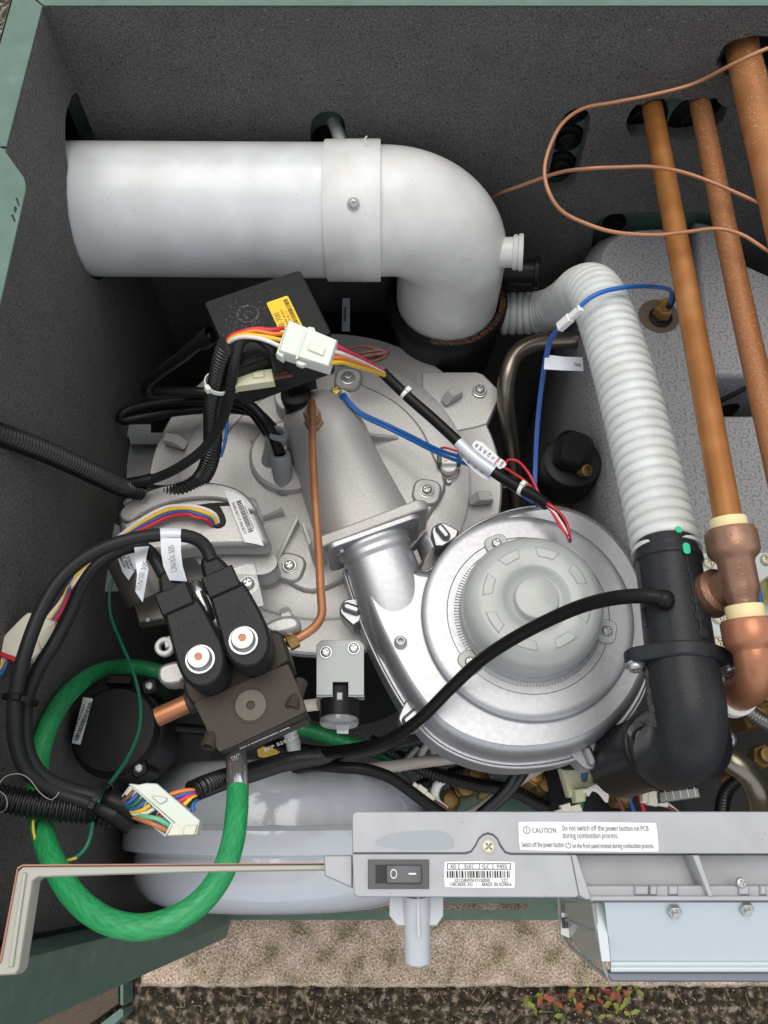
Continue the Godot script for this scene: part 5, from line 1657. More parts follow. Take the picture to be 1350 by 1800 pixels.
# ---------------------------------------------------------------- ignition
func on_plane(px: float, py: float, c: Vector3, n: Vector3) -> Vector3:
	var r := ray(px, py)
	var o := Vector3(0, H, 0)
	return o + r * ((c - o).dot(n) / r.dot(n))
func build_ignition():
	var t := thing("ignition_transformer", "black ignition transformer box with a yellow label", "transformer", p(470, 570, 0.87))
	var h := 0.71
	var b := MB.new()
	# the box leans forward against the flue
	var ka := p(352, 532, 0.675)
	var kb := p(523, 473, 0.675)
	var kd := p(412, 650, 0.675)
	var ax := (kb - ka).normalized()
	var away := (ka - kd) - ax * (ka - kd).dot(ax)
	var xf := face((kb + kd) / 2, ax, away)
	var c := xf.origin
	var nrm: Vector3 = xf.basis.z
	b.prism(MB.rrect((kb - ka).length(), away.length(), 0.005, 3), -0.07, 0.0, 0.0022, xf)
	part("case", b, "black_plastic", t)
	var up: Vector3 = xf.basis.y
	var right: Vector3 = xf.basis.x
	var lc := on_plane(506, 566, c, nrm) + nrm * 0.0002
	b = MB.new()
	b.prism(MB.rrect(0.0235, 0.062, 0.002, 3), 0, 0.0003, 0, Transform3D(xf.basis, lc))
	var lab := part("label", b, "paper_yellow", t)
	write("LCB-700", lc + nrm * 0.0003 - right * 0.0072 + up * 0.002, up, -right, 0.0055, "ink", lab, 0.026)
	write("220/240V 50/60Hz", lc + nrm * 0.0003 - right * 0.0012 + up * 0.004, up, -right, 0.0022, "ink", lab, 0.026)
	write("MAI 24 06 13", lc + nrm * 0.0003 + right * 0.0026 + up * 0.002, up, -right, 0.0022, "ink", lab, 0.022)
	barcode(lc + nrm * 0.0003 + right * 0.0075 + up * 0.008, up, -right, 0.04, 0.0045, lab)
	# scuffed moulded emblem
	b = MB.new()
	for k in 60:
		var a := rng.randf() * TAU
		var r := 0.0105 + rng.randf_range(-0.0006, 0.0006)
		var w := on_plane(436, 552, c, nrm) + right * cos(a) * r + up * sin(a) * r + nrm * 0.0001
		b.box(Vector3(0.0012, 0.0006, 0.0002), Transform3D(xf.basis * Basis(Vector3(0, 0, 1), a), w), 0)
	for k in 260:
		var w := on_plane(rng.randfn(438, 22), rng.randfn(570, 26), c, nrm) + nrm * 0.0001
		var l := w - c
		if absf(l.dot(right)) > 0.048 or absf(l.dot(up)) > 0.04: continue
		var z := rng.randf_range(0.0003, 0.001)
		b.box(Vector3(z, z * 0.7, 0.0002), Transform3D(xf.basis * Basis(Vector3(0, 0, 1), rng.randf() * 3), w), 0)
	var sc := part("scuffs", b, "scuff", t)
	sc.set_meta("kind", "stuff")
	# high voltage leads
	cable("lead", [[372, 592, 0.70], [350, 602, 0.705], [318, 628, 0.735], [280, 655, 0.78], [259, 674, 0.81], [262, 690, 0.83], [300, 690, 0.85], [352, 690, 0.865], [405, 698, 0.865], [440, 714, 0.86], [466, 742, 0.86], [482, 772, 0.87], [492, 800, 0.875]], 0.0068, "cable_black", t, 0.005, 18)
	cable("lead", [[470, 760, 0.882], [440, 722, 0.88], [400, 708, 0.88], [350, 705, 0.88], [290, 708, 0.88], [235, 718, 0.88], [212, 731, 0.88], [218, 739, 0.885], [260, 732, 0.89], [320, 722, 0.892], [390, 718, 0.892], [450, 726, 0.892], [480, 752, 0.89]], 0.0064, "cable_black", t, 0.005, 16)
	b = MB.new()
	b.lathe([Vector2(0.0095, -0.012), Vector2(0.0095, 0.006), Vector2(0.008, 0.009), Vector2(0.006, 0.01)], aim(p(362, 596, 0.70), p(330, 620, 0.725) - p(362, 596, 0.70)), 20)
	part("lead_gland", b, "black_rubber", t)
	# grey electrode boots
	for e in [[480, 795, 0.895, 486, 770, 0.875], [497, 838, 0.905, 492, 798, 0.878]]:
		var bt := thing("electrode_boot", "grey rubber electrode boot with open rim standing proud on burner cover" if e[0] == 497 else "grey rubber electrode boot half hidden behind its twin", "boot", p(e[0], e[1], e[2]), "electrode boots")
		var wa := p(e[0], e[1], e[2])
		var wb := p(e[3], e[4], e[5])
		b = MB.new()
		b.lathe([Vector2(0.0125, -0.018), Vector2(0.0118, 0.006), Vector2(0.0125, 0.008), Vector2(0.0128, 0.03), Vector2(0.012, 0.033), Vector2(0.0075, 0.033), Vector2(0.0072, 0.02)], aim(wa, wb - wa), 28)
		part("boot", b, "boot_grey", bt)
	# flame detector
	var d := thing("flame_detector", "black plastic flame detector plugged in above the air duct", "sensor", p(522, 720, 0.9))
	b = MB.new()
	var da := p(524, 715, 0.885)
	var db := p(520, 640, 0.842)
	b.lathe([Vector2(0.0175, -0.02), Vector2(0.0175, 0.012), Vector2(0.019, 0.0135), Vector2(0.019, 0.0225), Vector2(0.0165, 0.024), Vector2(0, 0.024)], aim(da, Vector3(-0.05, 1, -0.25)), 32)
	part("barrel", b, "black_plastic", d)
	b = MB.new()
	b.prism(lv([[496, 640], [548, 632], [556, 672], [506, 684]], 0.848), -0.02, 0, 0.003, level(H - 0.846))
	part("cap", b, "black_plastic", d)
	b = MB.new()
	b.prism(lv([[480, 590], [538, 600], [548, 634], [497, 642]], 0.84), -0.012, 0, 0.003, level(H - 0.838))
	part("cable_guard", b, "black_rubber", d)
	write("7 3M", p(540, 712, 0.866) + Vector3(0, 0.003, 0.004), dir(-70), (Vector3.UP * 0.5 + dir(20) * 0.2).normalized(), 0.005, "print_white", d)

# ---------------------------------------------------------------- plugs and harness over the burner
func tie(called: String, label: String, c: Vector3, axis: Vector3, r: float, mat := "tie_white"):
	var t := thing(called, label, "cable tie", c)
	var b := MB.new()
	b.lathe([Vector2(r, -0.0022), Vector2(r + 0.0011, -0.0022), Vector2(r + 0.0011, 0.0022), Vector2(r, 0.0022), Vector2(r, -0.0022)], aim(c, axis), 28)
	part("band", b, mat, t)
	b = MB.new()
	var up := (Vector3.UP - axis.normalized() * axis.normalized().y).normalized()
	var side := axis.normalized().cross(up).normalized()
	b.box(Vector3(0.0068, 0.0062, 0.0048), face(c + up * (r + 0.0005) - side * 0.003, side, axis), 0.0008)
	part("head", b, mat, t)
	return t
func build_harness():
	# big clear-white plug
	var t := thing("white_plug", "milky white nylon plug above the black transformer", "connector", p(542, 605, 0.66))
	var b := MB.new()
	var h := 0.648
	b.prism(lv([[507, 561], [593, 597], [578, 644], [490, 616], [494, 604]], h), -0.016, 0, 0.0012, level(H - h))
	var body := part("housing", b, "nylon", t)
	b = MB.new()
	b.prism(lv([[500, 572], [510, 560], [524, 566], [496, 626], [484, 618]], h), -0.013, -0.003, 0.001, level(H - h))
	part("plug_end", b, "nylon", t)
	b = MB.new()
	b.prism(lv([[545, 604], [572, 615], [568, 627], [541, 616]], h), 0, 0.0022, 0.0006, level(H - h))
	part("latch", b, "nylon_cream", body)
	for e in [[[541, 570], [552, 572], [556, 582], [540, 578]], [[520, 628], [540, 636], [530, 640], [520, 636]]]:
		b = MB.new()
		b.prism(lv(e, h), -0.008, -0.003, 0.0006, level(H - h))
		part("ear", b, "nylon", body)
	b = MB.new()
	b.prism(lv([[536, 581], [540, 583], [523, 632], [519, 631]], h), 0, 0.0007, 0.0002, level(H - h))
	part("ridge", b, "nylon", body)
	var cols := ["red", "orange", "yellow", "white_wire"]
	for k in 4:
		cable("wire", [[498 - k * 2, 576 + k * 11, h + 0.006], [478 - k, 580 + k * 7, h + 0.002], [452, 578 + k * 4 + (4 if k > 1 else 0), h + 0.002], [426, 583 + k * 3, h + 0.004], [404 + k, 592 + k * 2, h + 0.01], [394, 612, h + 0.024]], 0.0022, cols[k], t, 0.005, 8)
	var cr := ["pink", "white_wire", "orange", "yellow"]
	var s0 := [674, 656]
	for k in 4:
		cable("wire", [[589 - k * 4, 606 + k * 11, h + 0.006], [606 - k * 2, 616 + k * 7, h + 0.02], [628, 627 + k * 6, h + 0.06], [652, 640 + k * 4, h + 0.11], [676, 656 + k * 1.5, h + 0.15], [688, 668, h + 0.158]], 0.0022, cr[k], t, 0.005, 8)
	# small yellowed plug and its brown wires
	var y := thing("yellowed_plug", "small yellowed nylon plug with brown wires under the transformer", "connector", p(446, 664, 0.7))
	b = MB.new()
	b.prism(lv([[410, 656], [478, 647], [482, 670], [412, 680]], 0.69), -0.011, 0, 0.001, level(H - 0.69))
	var yb := part("housing", b, "nylon_yellow", y)
	b = MB.new()
	b.prism(lv([[444, 656], [464, 654], [465, 664], [446, 666]], 0.69), 0, 0.002, 0.0005, level(H - 0.69))
	part("latch", b, "nylon_yellow", yb)
	for k in 2:
		cable("wire", [[476, 657 + k * 8, 0.696], [500, 655 + k * 6, 0.71], [540, 648 + k * 5, 0.75], [585, 636 + k * 4, 0.80], [630, 622 + k * 6, 0.842], [668, 616 + k * 6, 0.842], [682, 620 + k * 2, 0.845], [668, 628 + k * 4, 0.85], [630, 636 + k * 3, 0.855], [596, 642 - k * 2, 0.86]], 0.0024, "brown", y, 0.005, 8)
	cable("wire", [[598, 628, 0.86], [612, 614, 0.85], [636, 608, 0.845], [664, 614, 0.842], [682, 622, 0.843], [660, 634, 0.85]], 0.0024, "brown", y, 0.005, 8)
	# black sleeve running to the fan
	var s := thing("sleeved_harness", "black sleeved cable running diagonally to the fan motor", "cable", p(800, 775, 0.8))
	cable("sleeve", [[672, 654, 0.80], [690, 672, 0.805], [722, 702, 0.81], [760, 735, 0.812], [800, 772, 0.815], [835, 805, 0.815], [872, 832, 0.815], [910, 856, 0.81], [940, 872, 0.805], [962, 888, 0.80]], 0.0064, "cable_black", s, 0.005, 18)
	var fw := ["pink", "white_wire", "cable_black", "red"]
	for k in 4:
		cable("wire", [[958, 884, 0.80], [968, 895 - k * 2, 0.798 - k * 0.001], [980 + k * 2 - 3, 910 - k * 3, 0.796], [990 + k * 3 - 4, 925 - k * 2, 0.79], [998 + k - 1, 940, 0.79], [1002, 952, 0.80]], 0.0021, fw[k], s, 0.004, 8)
	tie("cable_tie", "pale cable tie on the black sleeve beside the brown wires", p(713, 692, 0.809), p(722, 702, 0.81) - p(700, 681, 0.807), 0.0065)
	tie("cable_tie", "white cable tie on the black sleeve near fan and steel tube", p(918, 860, 0.809), p(930, 867, 0.806) - p(910, 856, 0.81), 0.0066)
	# wrapped label on the sleeve, with a flag
	var lf := thing("wrap_label", "white wrap-around label printed grey and red on black sleeve", "label", p(840, 800, 0.8))
	b = MB.new()
	b.tube(smooth(pp([[806, 778, 0.815], [835, 805, 0.815], [868, 829, 0.815]]), 0.004), 0.0071, 24, false)
	part("wrap", b, "paper_silver", lf)
	b = MB.new()
	b.prism(rounded(lv([[826, 786], [840, 770], [872, 800], [892, 814], [884, 824], [866, 824]], 0.817), 1), -0.0003, 0, 0, level(H - 0.817))
	var fl := part("flag", b, "paper_silver", lf)
	for k in 7:
		write(["BK", "WT", "RD", "OR", "YL", "PWM", "GND"][k], p(838 + k * 7.3, 783 + k * 5.4, 0.8166), dir(-55), dir(-145), 0.0032, "ink_grey" if k < 5 else "ink_red", fl)
	b = MB.new()
	b.prism(rounded(lv([[806, 792], [818, 804], [844, 824], [862, 832], [862, 846], [842, 836], [812, 808]], 0.821), 1), -0.0003, 0, 0, level(H - 0.821))
	var fl2 := part("flag", b, "paper_silver", lf)
	for k in 4:
		write(["WT", "BK", "03", "02"][k], p(812 + k * 12, 803 + k * 8.5, 0.8206), dir(-55), dir(-145), 0.0032, "ink_grey" if k < 2 else "ink_red", fl2)
	# blue ground wire
	var g := thing("ground_wire", "bright blue twin wire from brass screws to the black sleeve", "wire", p(700, 760, 0.89))
	for k in 2:
		cable("wire", [[598, 697 + k * 4, 0.876], [606, 693 + k * 6, 0.868], [616, 708 + k * 5, 0.868], [640, 728 + k * 5, 0.872], [680, 746 + k * 6, 0.88], [720, 765 + k * 7, 0.875], [770, 790 + k * 7, 0.86], [815, 806 + k * 8, 0.84], [850, 822 + k * 4, 0.832], [885, 848, 0.83], [920, 872, 0.83], [938, 884, 0.83]], 0.0022, "blue", g, 0.005, 8)
	b = MB.new()
	b.lathe([Vector2(0.005, -0.001), Vector2(0.006, 0), Vector2(0.005, 0.001), Vector2(0.0035, 0.001)], upright(p(597, 700, 0.878)), 18)
	part("eyelet", b, "copper", g)
	# overheat thermostat in its spring clip
	var o := thing("overheat_thermostat", "white disc thermostat held by a wire clip on burner cover", "thermostat", p(788, 825, LID_H))
	var oc := p(788, 824, LID_H - 0.006)
	b = MB.new()
	b.lathe([Vector2(0.0105, 0), Vector2(0.0105, 0.01), Vector2(0.0095, 0.0115), Vector2(0, 0.0115)], upright(oc), 32)
	b.box(Vector3(0.019, 0.012, 0.006), Transform3D(FLAT, oc + Vector3(0, 0.0145, -0.004)), 0.001)
	part("body", b, "white_ceramic", o)
	for k in [-1, 1]:
		b = MB.new()
		b.box(Vector3(0.0045, 0.016, 0.011), Transform3D(FLAT, oc + Vector3(0.0125 * k, 0.0125, -0.006)), 0.001)
		part("guard", b, "clip_green", o)
		b = MB.new()
		b.box(Vector3(0.0035, 0.0045, 0.0012), Transform3D(FLAT, oc + Vector3(0.0045 * k, 0.0182, -0.004)), 0.0002)
		part("terminal", b, "brass", o)
	b = MB.new()
	var arc := []
	for k in 17: arc.append(oc + Vector3(cos(PI * k / 16.0) * 0.0135, 0.004, 0.003 + sin(PI * k / 16.0) * 0.0135))
	b.tube(arc, 0.001, 8)
	part("spring_clip", b, "steel", o)
	screw(oc + Vector3(0, 0.001, 0.0185), 0.0042, o)
	cable("red_wire", [[775, 788, 0.905], [784, 787, 0.9], [800, 792, 0.898], [815, 796, 0.89], [850, 812, 0.85], [884, 820, 0.845], [894, 808, 0.838], [912, 812, 0.835], [928, 830, 0.83], [940, 852, 0.83], [946, 866, 0.83]], 0.0016, "red", o, 0.005, 8)
	cable("red_wire", [[884, 820, 0.845], [900, 830, 0.838], [918, 842, 0.834], [934, 856, 0.83]], 0.0016, "red", o, 0.005, 8)
	# tank sensor lead with inline plug and tag
	var k := thing("sensor_lead", "blue sensor lead with white inline plug crossing the ribbed hose", "wire", p(990, 600, 0.72))
	cable("wire", [[1178, 535, 0.815], [1180, 518, 0.79], [1176, 509, 0.76], [1150, 504, 0.71], [1110, 504, 0.665], [1070, 510, 0.655], [1040, 522, 0.655], [1015, 543, 0.665]], 0.0024, "blue", k, 0.005, 8)
	b = MB.new()
	b.lathe([Vector2(0.0045, 0), Vector2(0.004, 0.02), Vector2(0.0025, 0.024), Vector2(0, 0.024)], aim(p(1176, 540, 0.82), Vector3(0.05, 1, -0.2)), 14)
	part("boot", b, "cable_grey", k)
	for j in 2:
		cable("wire", [[988, 572, 0.70], [976 - j * 3, 586, 0.715], [967 - j * 4, 606, 0.73], [960 - j * 4, 640, 0.75], [952 - j * 3, 690, 0.78], [946 - j * 3, 750, 0.81], [943 - j * 3, 810, 0.83], [942 - j * 3, 866, 0.84], [948, 900, 0.86]], 0.0019, "blue_dark", k, 0.006, 8)
	b = MB.new()
	var ca := p(1022, 541, 0.662)
	var cb := p(982, 577, 0.692)
	b.box(Vector3((cb - ca).length(), 0.0075, 0.006), face((ca + cb) / 2, cb - ca, Vector3.UP.cross(cb - ca) * -1.0), 0.0008)
	b.box(Vector3((cb - ca).length() * 0.5, 0.0095, 0.0075), face(ca.lerp(cb, 0.72), cb - ca, Vector3.UP.cross(cb - ca) * -1.0), 0.0008)
	part("inline_plug", b, "white_ceramic", k)
	b = MB.new()
	b.prism(lv([[958, 623], [990, 627], [1024, 628], [1026, 652], [990, 651], [956, 649]], 0.742), -0.0003, 0, 0, level(H - 0.742))
	var tg := part("tag", b, "paper_silver", k)
	write("TANK", p(1015, 641, 0.7415), dir(3), dir(-87), 0.0042, "ink_grey", tg, 0.0075)

# ---------------------------------------------------------------- black cables on the left
func build_left_cables():
	var a := thing("ribbed_conduit", "black ribbed conduit coming in over the left foam wall", "conduit", p(100, 800, 0.72))
	part("conduit", ribbed(pp([[-60, 745, 0.6], [0, 764, 0.63], [60, 786, 0.67], [120, 812, 0.715], [175, 838, 0.76], [215, 856, 0.80], [250, 864, 0.82]]), 0.0108, 0.0022, 0.0042, 18, 0.7), "conduit_black", a)
	a = thing("ribbed_conduit", "black ribbed conduit curving down from the white cable tie", "conduit", p(372, 760, 0.8))
	part("conduit", ribbed(pp([[400, 606, 0.66], [392, 630, 0.675], [384, 665, 0.70], [375, 715, 0.74], [374, 765, 0.78], [370, 805, 0.805], [354, 840, 0.83], [320, 862, 0.835], [280, 868, 0.84], [235, 858, 0.84]]), 0.0105, 0.002, 0.0038, 18, 0.7), "conduit_black", a)
	tie("cable_tie", "white cable tie holding ribbed conduit to grey cable", p(384, 674, 0.70), p(375, 715, 0.74) - p(390, 640, 0.68), 0.0135)
	var g := thing("grey_cable", "smooth dark cable bending from the transformer beside the conduit", "cable", p(380, 760, 0.79))
	cable("cable", [[490, 650, 0.69], [478, 615, 0.662], [450, 592, 0.658], [424, 600, 0.66], [412, 640, 0.672], [404, 690, 0.70], [390, 740, 0.735], [362, 785, 0.765], [320, 818, 0.785], [275, 840, 0.805], [235, 848, 0.805]], 0.0055, "cable_grey", g, 0.005, 16)
	cable("shrink_sleeve", [[268, 842, 0.804], [240, 848, 0.804], [206, 853, 0.806]], 0.0066, "cable_black", g, 0.005, 16)
	cable("brown_wire", [[210, 850, 0.806], [200, 850, 0.81], [190, 852, 0.82]], 0.002, "copper_wire", g, 0.003, 8)
	cable("blue_wire", [[210, 855, 0.806], [198, 855, 0.81], [188, 854, 0.82]], 0.002, "blue", g, 0.003, 8)
	var v := thing("thin_wires", "thin blue and brown wires hanging behind the ribbed conduit", "wires", p(395, 760, 0.85))
	cable("blue_wire", [[396, 700, 0.84], [399, 740, 0.845], [396, 775, 0.85], [388, 803, 0.855]], 0.002, "blue", v, 0.004, 8)
	cable("brown_wire", [[384, 720, 0.84], [388, 760, 0.845], [386, 790, 0.85], [378, 812, 0.855]], 0.002, "brown", v, 0.004, 8)
	# two solenoid cables
	var k1 := thing("solenoid_cable", "black cable with SOL1(R/NC) tag arcing to the foam wall", "cable", p(60, 1150, 0.7))
	cable("cable", [[372, 985, 0.703], [362, 962, 0.70], [344, 947, 0.695], [310, 940, 0.69], [262, 942, 0.685], [205, 955, 0.68], [150, 980, 0.675], [105, 1020, 0.67], [74, 1070, 0.67], [50, 1130, 0.67], [32, 1195, 0.675], [25, 1260, 0.685], [30, 1315, 0.70], [52, 1360, 0.715], [100, 1392, 0.73], [150, 1410, 0.735], [205, 1432, 0.74]], 0.0062, "cable_grey", k1, 0.006, 18)
	var b := MB.new()
	b.tube(smooth(pp([[282, 941, 0.687], [300, 940, 0.689], [318, 941, 0.691]]), 0.004), 0.0069, 20, false)
	part("wrap", b, "paper_silver", k1)
	b = MB.new()
	var sh := [[282, 946, 0.683], [283, 970, 0.686], [287, 995, 0.69], [298, 1020, 0.695]]
	var se := [[318, 946, 0.683], [318, 970, 0.686], [321, 995, 0.69], [329, 1022, 0.695]]
	var rings := []
	for i in 4: rings.append(PackedVector3Array([p(sh[i][0], sh[i][1], sh[i][2]), p(se[i][0], se[i][1], se[i][2])]))
	sheet(b, rings)
	var tg := part("tag", b, "paper_silver", k1)
	write("SOL 1(R/NC)", p(303, 982, 0.681), dir(77), dir(-13), 0.0052, "ink_grey", tg, 0.026)
	var k2 := thing("solenoid_cable", "black cable with SOL2(L/NO) tag running beneath the first", "cable", p(110, 1110, 0.72))
	cable("cable", [[288, 1010, 0.712], [276, 988, 0.71], [263, 970, 0.712], [240, 960, 0.715], [205, 970, 0.715], [170, 995, 0.712], [145, 1030, 0.708], [122, 1080, 0.705], [96, 1130, 0.70], [68, 1175, 0.70], [48, 1225, 0.70], [44, 1280, 0.705], [52, 1330, 0.715], [80, 1368, 0.725], [130, 1390, 0.735], [190, 1405, 0.74], [232, 1422, 0.74]], 0.0062, "cable_grey", k2, 0.006, 18)
	b = MB.new()
	rings = []
	var ta := [[236, 962, 0.703], [238, 985, 0.702], [241, 1010, 0.704], [238, 1040, 0.708], [250, 1058, 0.712]]
	var te := [[262, 960, 0.703], [256, 985, 0.702], [261, 1000, 0.704], [256, 1030, 0.708], [251, 1058, 0.712]]
	for i in 5: rings.append(PackedVector3Array([p(ta[i][0], ta[i][1], ta[i][2]), p(te[i][0], te[i][1], te[i][2])]))
	sheet(b, rings)
	tg = part("tag", b, "paper_silver", k2)
	write("SOL 2(L/NO)", p(249, 1012, 0.7), dir(98), dir(8), 0.0046, "ink_grey", tg, 0.028)
	# black ties round both cables
	for e in [[36, 1230, 0.688, 0.014, "black cable tie round both solenoid cables beside the foam wall", -80], [176, 1412, 0.735, 0.016, "black cable tie round cables and conduit before the big plug", 20]]:
		tie("cable_tie", e[4], p(e[0], e[1], e[2]), dir(e[5] + 180), e[3], "cable_black")
	cable("sleeve", [[185, 1403, 0.74], [210, 1412, 0.74], [240, 1430, 0.745]], 0.0085, "cable_black", k2, 0.004, 16)
	cable("sleeve", [[178, 1420, 0.742], [205, 1434, 0.744], [232, 1450, 0.75]], 0.0085, "cable_black", k1, 0.004, 16)
	# multi-pole plug
	var m := thing("multi_pole_plug", "large open nylon plug with many coloured wires", "connector", p(280, 1425, 0.74))
	b = MB.new()
	var h := 0.725
	b.prism(lv([[227, 1377], [243, 1379], [257, 1376], [276, 1377], [352, 1442], [350, 1448], [344, 1468], [330, 1470], [304, 1444]], h), -0.003, 0, 0.0008, level(H - h))
	var mh := part("housing", b, "nylon", m)
	b = MB.new()
	b.prism(lv([[304, 1446], [352, 1444], [346, 1468], [292, 1470]], h), -0.012, -0.0002, 0.001, level(H - h))
	part("end_wall", b, "nylon_cream", m)
	b = MB.new()
	b.prism(lv([[226, 1378], [229, 1378], [306, 1446], [291, 1470], [288, 1470], [300, 1447]], h), -0.004, 0.0003, 0.0004, level(H - h))
	part("rim", b, "nylon", m)
	b = MB.new()
	b.prism(lv([[208, 1404], [212, 1404], [291, 1466], [289, 1471]], h + 0.012), -0.003, 0, 0.0004, level(H - h - 0.012))
	part("rim", b, "nylon", m)
	b = MB.new()
	b.prism(lv([[226, 1380], [306, 1448], [290, 1469], [210, 1404]], h + 0.01), -0.002, 0, 0, level(H - h - 0.014))
	part("floor", b, "nylon_cream", m)
	for j in 8:
		b = MB.new()
		var f := j / 7.0
		var q0 := p(lerpf(229, 300, f), lerpf(1381, 1444, f), h + 0.003)
		var q1 := p(lerpf(212, 287, f), lerpf(1404, 1464, f), h + 0.011)
		b.tube([q0, q1], 0.0007, 4)
		part("divider", b, "nylon", m)
	var cols := ["brown", "blue_dark", "green_wire", "blue_dark", "yellow", "white_wire", "black_rubber", "red", "cyan"]
	for j in 9:
		var f := j / 9.0
		cable("wire", [[lerpf(236, 300, f), lerpf(1390, 1446, f), h + 0.006], [lerpf(222, 280, f), lerpf(1404, 1452, f), h + 0.006], [lerpf(212, 252, f), lerpf(1412, 1444, f), h + 0.012], [lerpf(208, 230, f), 1424 + f * 10, h + 0.02]], 0.0019, cols[j], m, 0.003, 8)
	cable("wire", [[300, 1452, h + 0.004], [278, 1440, h], [258, 1436, h + 0.002], [238, 1431, h + 0.012], [225, 1424, h + 0.016]], 0.0021, "mint", m, 0.003, 8)
	cable("wire", [[294, 1460, h + 0.004], [270, 1449, h], [252, 1442, h + 0.004], [236, 1436, h + 0.014], [222, 1428, h + 0.018]], 0.0021, "copper_wire", m, 0.003, 8)
	b = MB.new()
	b.prism(lv([[267, 1400], [271, 1399], [294, 1402], [294, 1408], [284, 1413], [281, 1413]], h), 0, 0.0025, 0.0006, level(H - h))
	part("latch", b, "nylon", mh)
	b = MB.new()
	b.prism(lv([[325, 1452], [348, 1450], [342, 1468], [322, 1468]], h), -0.001, 0.0018, 0.0006, level(H - h))
	part("latch", b, "nylon_cream", mh)
	for j in 6:
		cable("rear_wire", [[300 + j * 8, 1396 + j * 6, h + 0.004], [318 + j * 4, 1391 + j * 6, h + 0.004], [336 + j, 1389 + j * 4, h + 0.006], [352, 1392 + j * 2, h + 0.014]], 0.002, ["orange", "blue_dark", "pink", "yellow", "black_rubber", "blue"][j], m, 0.003, 8)
	var cd := thing("ribbed_conduit", "black ribbed conduit leading from the big plug past the chrome ferrule", "conduit", p(430, 1360, 0.85))
	part("conduit", ribbed(pp([[338, 1392, 0.735], [360, 1382, 0.745], [400, 1368, 0.78], [440, 1358, 0.82], [500, 1340, 0.88], [560, 1330, 0.93], [640, 1318, 0.98], [720, 1300, 1.03], [800, 1290, 1.06]]), 0.0098, 0.002, 0.004, 18, 0.7), "conduit_black", cd)
	cd = thing("ribbed_conduit", "black ribbed conduit lying level against foam wall below the cables", "conduit", p(60, 1410, 0.75))
	part("conduit", ribbed(pp([[-40, 1398, 0.72], [0, 1402, 0.725], [50, 1412, 0.73], [100, 1420, 0.735], [150, 1424, 0.745], [200, 1432, 0.755]]), 0.0118, 0.0022, 0.0044, 18, 0.7), "conduit_black", cd)
	# green and yellow earth wire
	var gy := thing("earth_wire", "thin green earth wire with a yellow striped loop", "wire", p(240, 1250, 0.85))
	cable("wire", [[212, 1000, 0.87], [198, 1020, 0.87], [192, 1050, 0.87], [196, 1088, 0.865], [212, 1128, 0.855], [232, 1175, 0.84], [246, 1230, 0.825], [245, 1282, 0.81], [226, 1330, 0.79], [200, 1368, 0.765], [180, 1392, 0.735], [172, 1408, 0.72]], 0.0018, "green_wire", gy, 0.005, 8)
	cable("wire", [[162, 1445, 0.73], [160, 1465, 0.735], [152, 1488, 0.735], [135, 1506, 0.735], [110, 1511, 0.735], [85, 1502, 0.735], [68, 1484, 0.735], [60, 1460, 0.735], [60, 1442, 0.737]], 0.0018, "green_wire", gy, 0.005, 8)
	cable("stripe", [[135, 1508, 0.7338], [110, 1513, 0.7338], [84, 1504, 0.7338], [66, 1485, 0.7338], [58.5, 1460, 0.7338], [58.5, 1442, 0.7358]], 0.0012, "yellow", gy, 0.005, 6)
	# fine clear nylon thread
	var th := thing("clear_thread", "thin loose transparent thread curling at the foam wall", "thread", p(30, 1380, 0.7))
	cable("thread", [[0, 1428, 0.71], [12, 1420, 0.70], [10, 1400, 0.70], [-4, 1386, 0.7], [8, 1366, 0.7], [30, 1360, 0.7], [50, 1368, 0.70], [72, 1395, 0.70], [92, 1406, 0.70], [104, 1392, 0.70]], 0.00035, "frame_plastic", th, 0.004, 5)
func sheet(b: MB, rings: Array):
	b.loft(rings, false)

